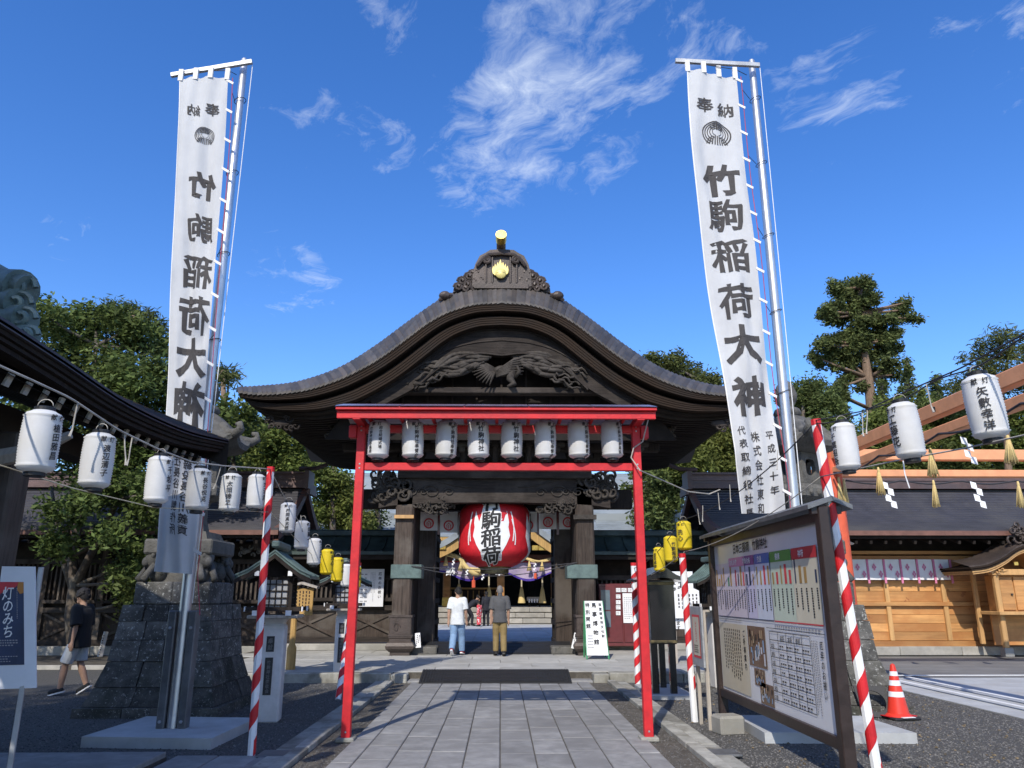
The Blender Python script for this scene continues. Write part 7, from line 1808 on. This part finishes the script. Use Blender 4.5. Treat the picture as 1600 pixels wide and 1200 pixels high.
for i, (x, lab, cl, m_) in enumerate(((1330, 'bushy green tree behind the smallest right lantern', [(1300, 690, 24), (1330, 700, 24), (1355, 690, 22), (1310, 715, 24), (1345, 720, 24), (1300, 745, 24), (1330, 745, 24), (1360, 740, 24), (1290, 665, 18)], 'fir_leaf'),
        (1400, 'bushy light green tree behind the middle right lantern', [(1385, 640, 20), (1410, 660, 26), (1375, 670, 24), (1400, 695, 28), (1430, 690, 26), (1385, 720, 24), (1425, 720, 24), (1395, 745, 26), (1430, 745, 26), (1440, 665, 22)], 'bright_leaf'),
        (1480, 'bushy green tree behind the orange beams', [(1460, 660, 26), (1490, 650, 28), (1470, 690, 30), (1505, 690, 30), (1460, 720, 26), (1500, 720, 26), (1470, 745, 28), (1510, 745, 28), (1455, 640, 18)], 'fir_leaf'),
        (1560, 'bushy green tree behind the largest right lantern', [(1530, 650, 30), (1565, 660, 32), (1600, 650, 34), (1540, 695, 32), (1580, 700, 34), (1620, 690, 34), (1540, 735, 32), (1590, 735, 32), (1640, 730, 32)], 'bright_leaf'))):
    g_ = G(x, 37); tree('broadleaf_tree', lab, g_, [g_, at(x, 760, 37), at(x, 690, 37)], cl, 37, m_, (.22, .09), 190, 9, .18, 51+i, tr=.22, group='bushy trees behind the right hall')
g_ = G(1570, 34); pine('wide brownish pine at the right edge above the orange beams', g_, [g_, at(1575, 700, 34), at(1565, 610, 34), at(1575, 560, 34)], [(1585, 528, 18), (1560, 528, 16), (1538, 540, 15), (1525, 552, 12), (1510, 560, 8), (1570, 550, 22), (1600, 550, 22), (1550, 575, 24), (1580, 585, 28), (1520, 590, 22), (1500, 600, 18), (1487, 608, 12), (1540, 605, 26), (1600, 600, 30), (1505, 620, 18), (1640, 560, 30)], 34, 'pine_needles', 61, 70)
tree('broadleaf_tree', 'dark leafy tree almost wholly hidden behind the roof of the rest house', (-14, 18.5, 0), [(-14, 18.5, 0), (-13.9, 18.4, 3), (-13.8, 18.3, 7)], None, 18, 'broad_leaf', (.2, .09), 40, 8, .2, 77, tr=.22, world=[((-13.5, 18, 6.5), 2.2), ((-15.5, 18.5, 6), 2.2), ((-12.6, 17.4, 5), 1.6), ((-14.5, 17, 4.6), 1.8), ((-16.5, 17.5, 4.6), 1.8), ((-12.2, 18.5, 6.6), 1.5)])  # unseen tree, added so that its crown shades the left hall wall
# shrub by the left stone base
g_ = gnd(205, 1034); tree('shrub', 'dark glossy shrub against the wall left of the stone lantern', g_, [g_, at(205, 960, g_.y), at(210, 900, g_.y)], [(200, 880, 26), (225, 900, 24), (190, 920, 22), (215, 940, 22), (235, 870, 20), (205, 965, 18)], g_.y, 'dark_leaf', (.14, .07), 90, 8, .12, 71, tr=.06, depth=.25)
# tall trees behind the photographer on the left: their shade lies over the left half of the forecourt
for i, (x, y, h, r, lab) in enumerate(((-11.3, -14, 25, 2.9, 'tall cedar behind the viewpoint, the one nearest the approach'), (-14.8, -13, 25, 3.8, 'tall cedar behind the viewpoint, second from the approach'), (-22, -14, 25, 3.8, 'tall cedar behind the viewpoint, third from the approach'), (-28.5, -13, 24, 3.8, 'tall cedar behind the viewpoint, farthest to the left'))):
    wl_ = [((x, y, h*(.24+.7*k/7)), r*(1.08-.05*k)) for k in range(8)]
    tree('cedar_tree', lab, (x, y, 0), [(x, y, 0), (x+.1, y, h*.4), (x, y+.1, h*.95)], None, 1, 'cedar_needles', (.5, .22), 15, 8, .32, 81+i, 'bark_red', .45, 'shade cedars behind the viewpoint', 1.0, world=wl_, branches=False)
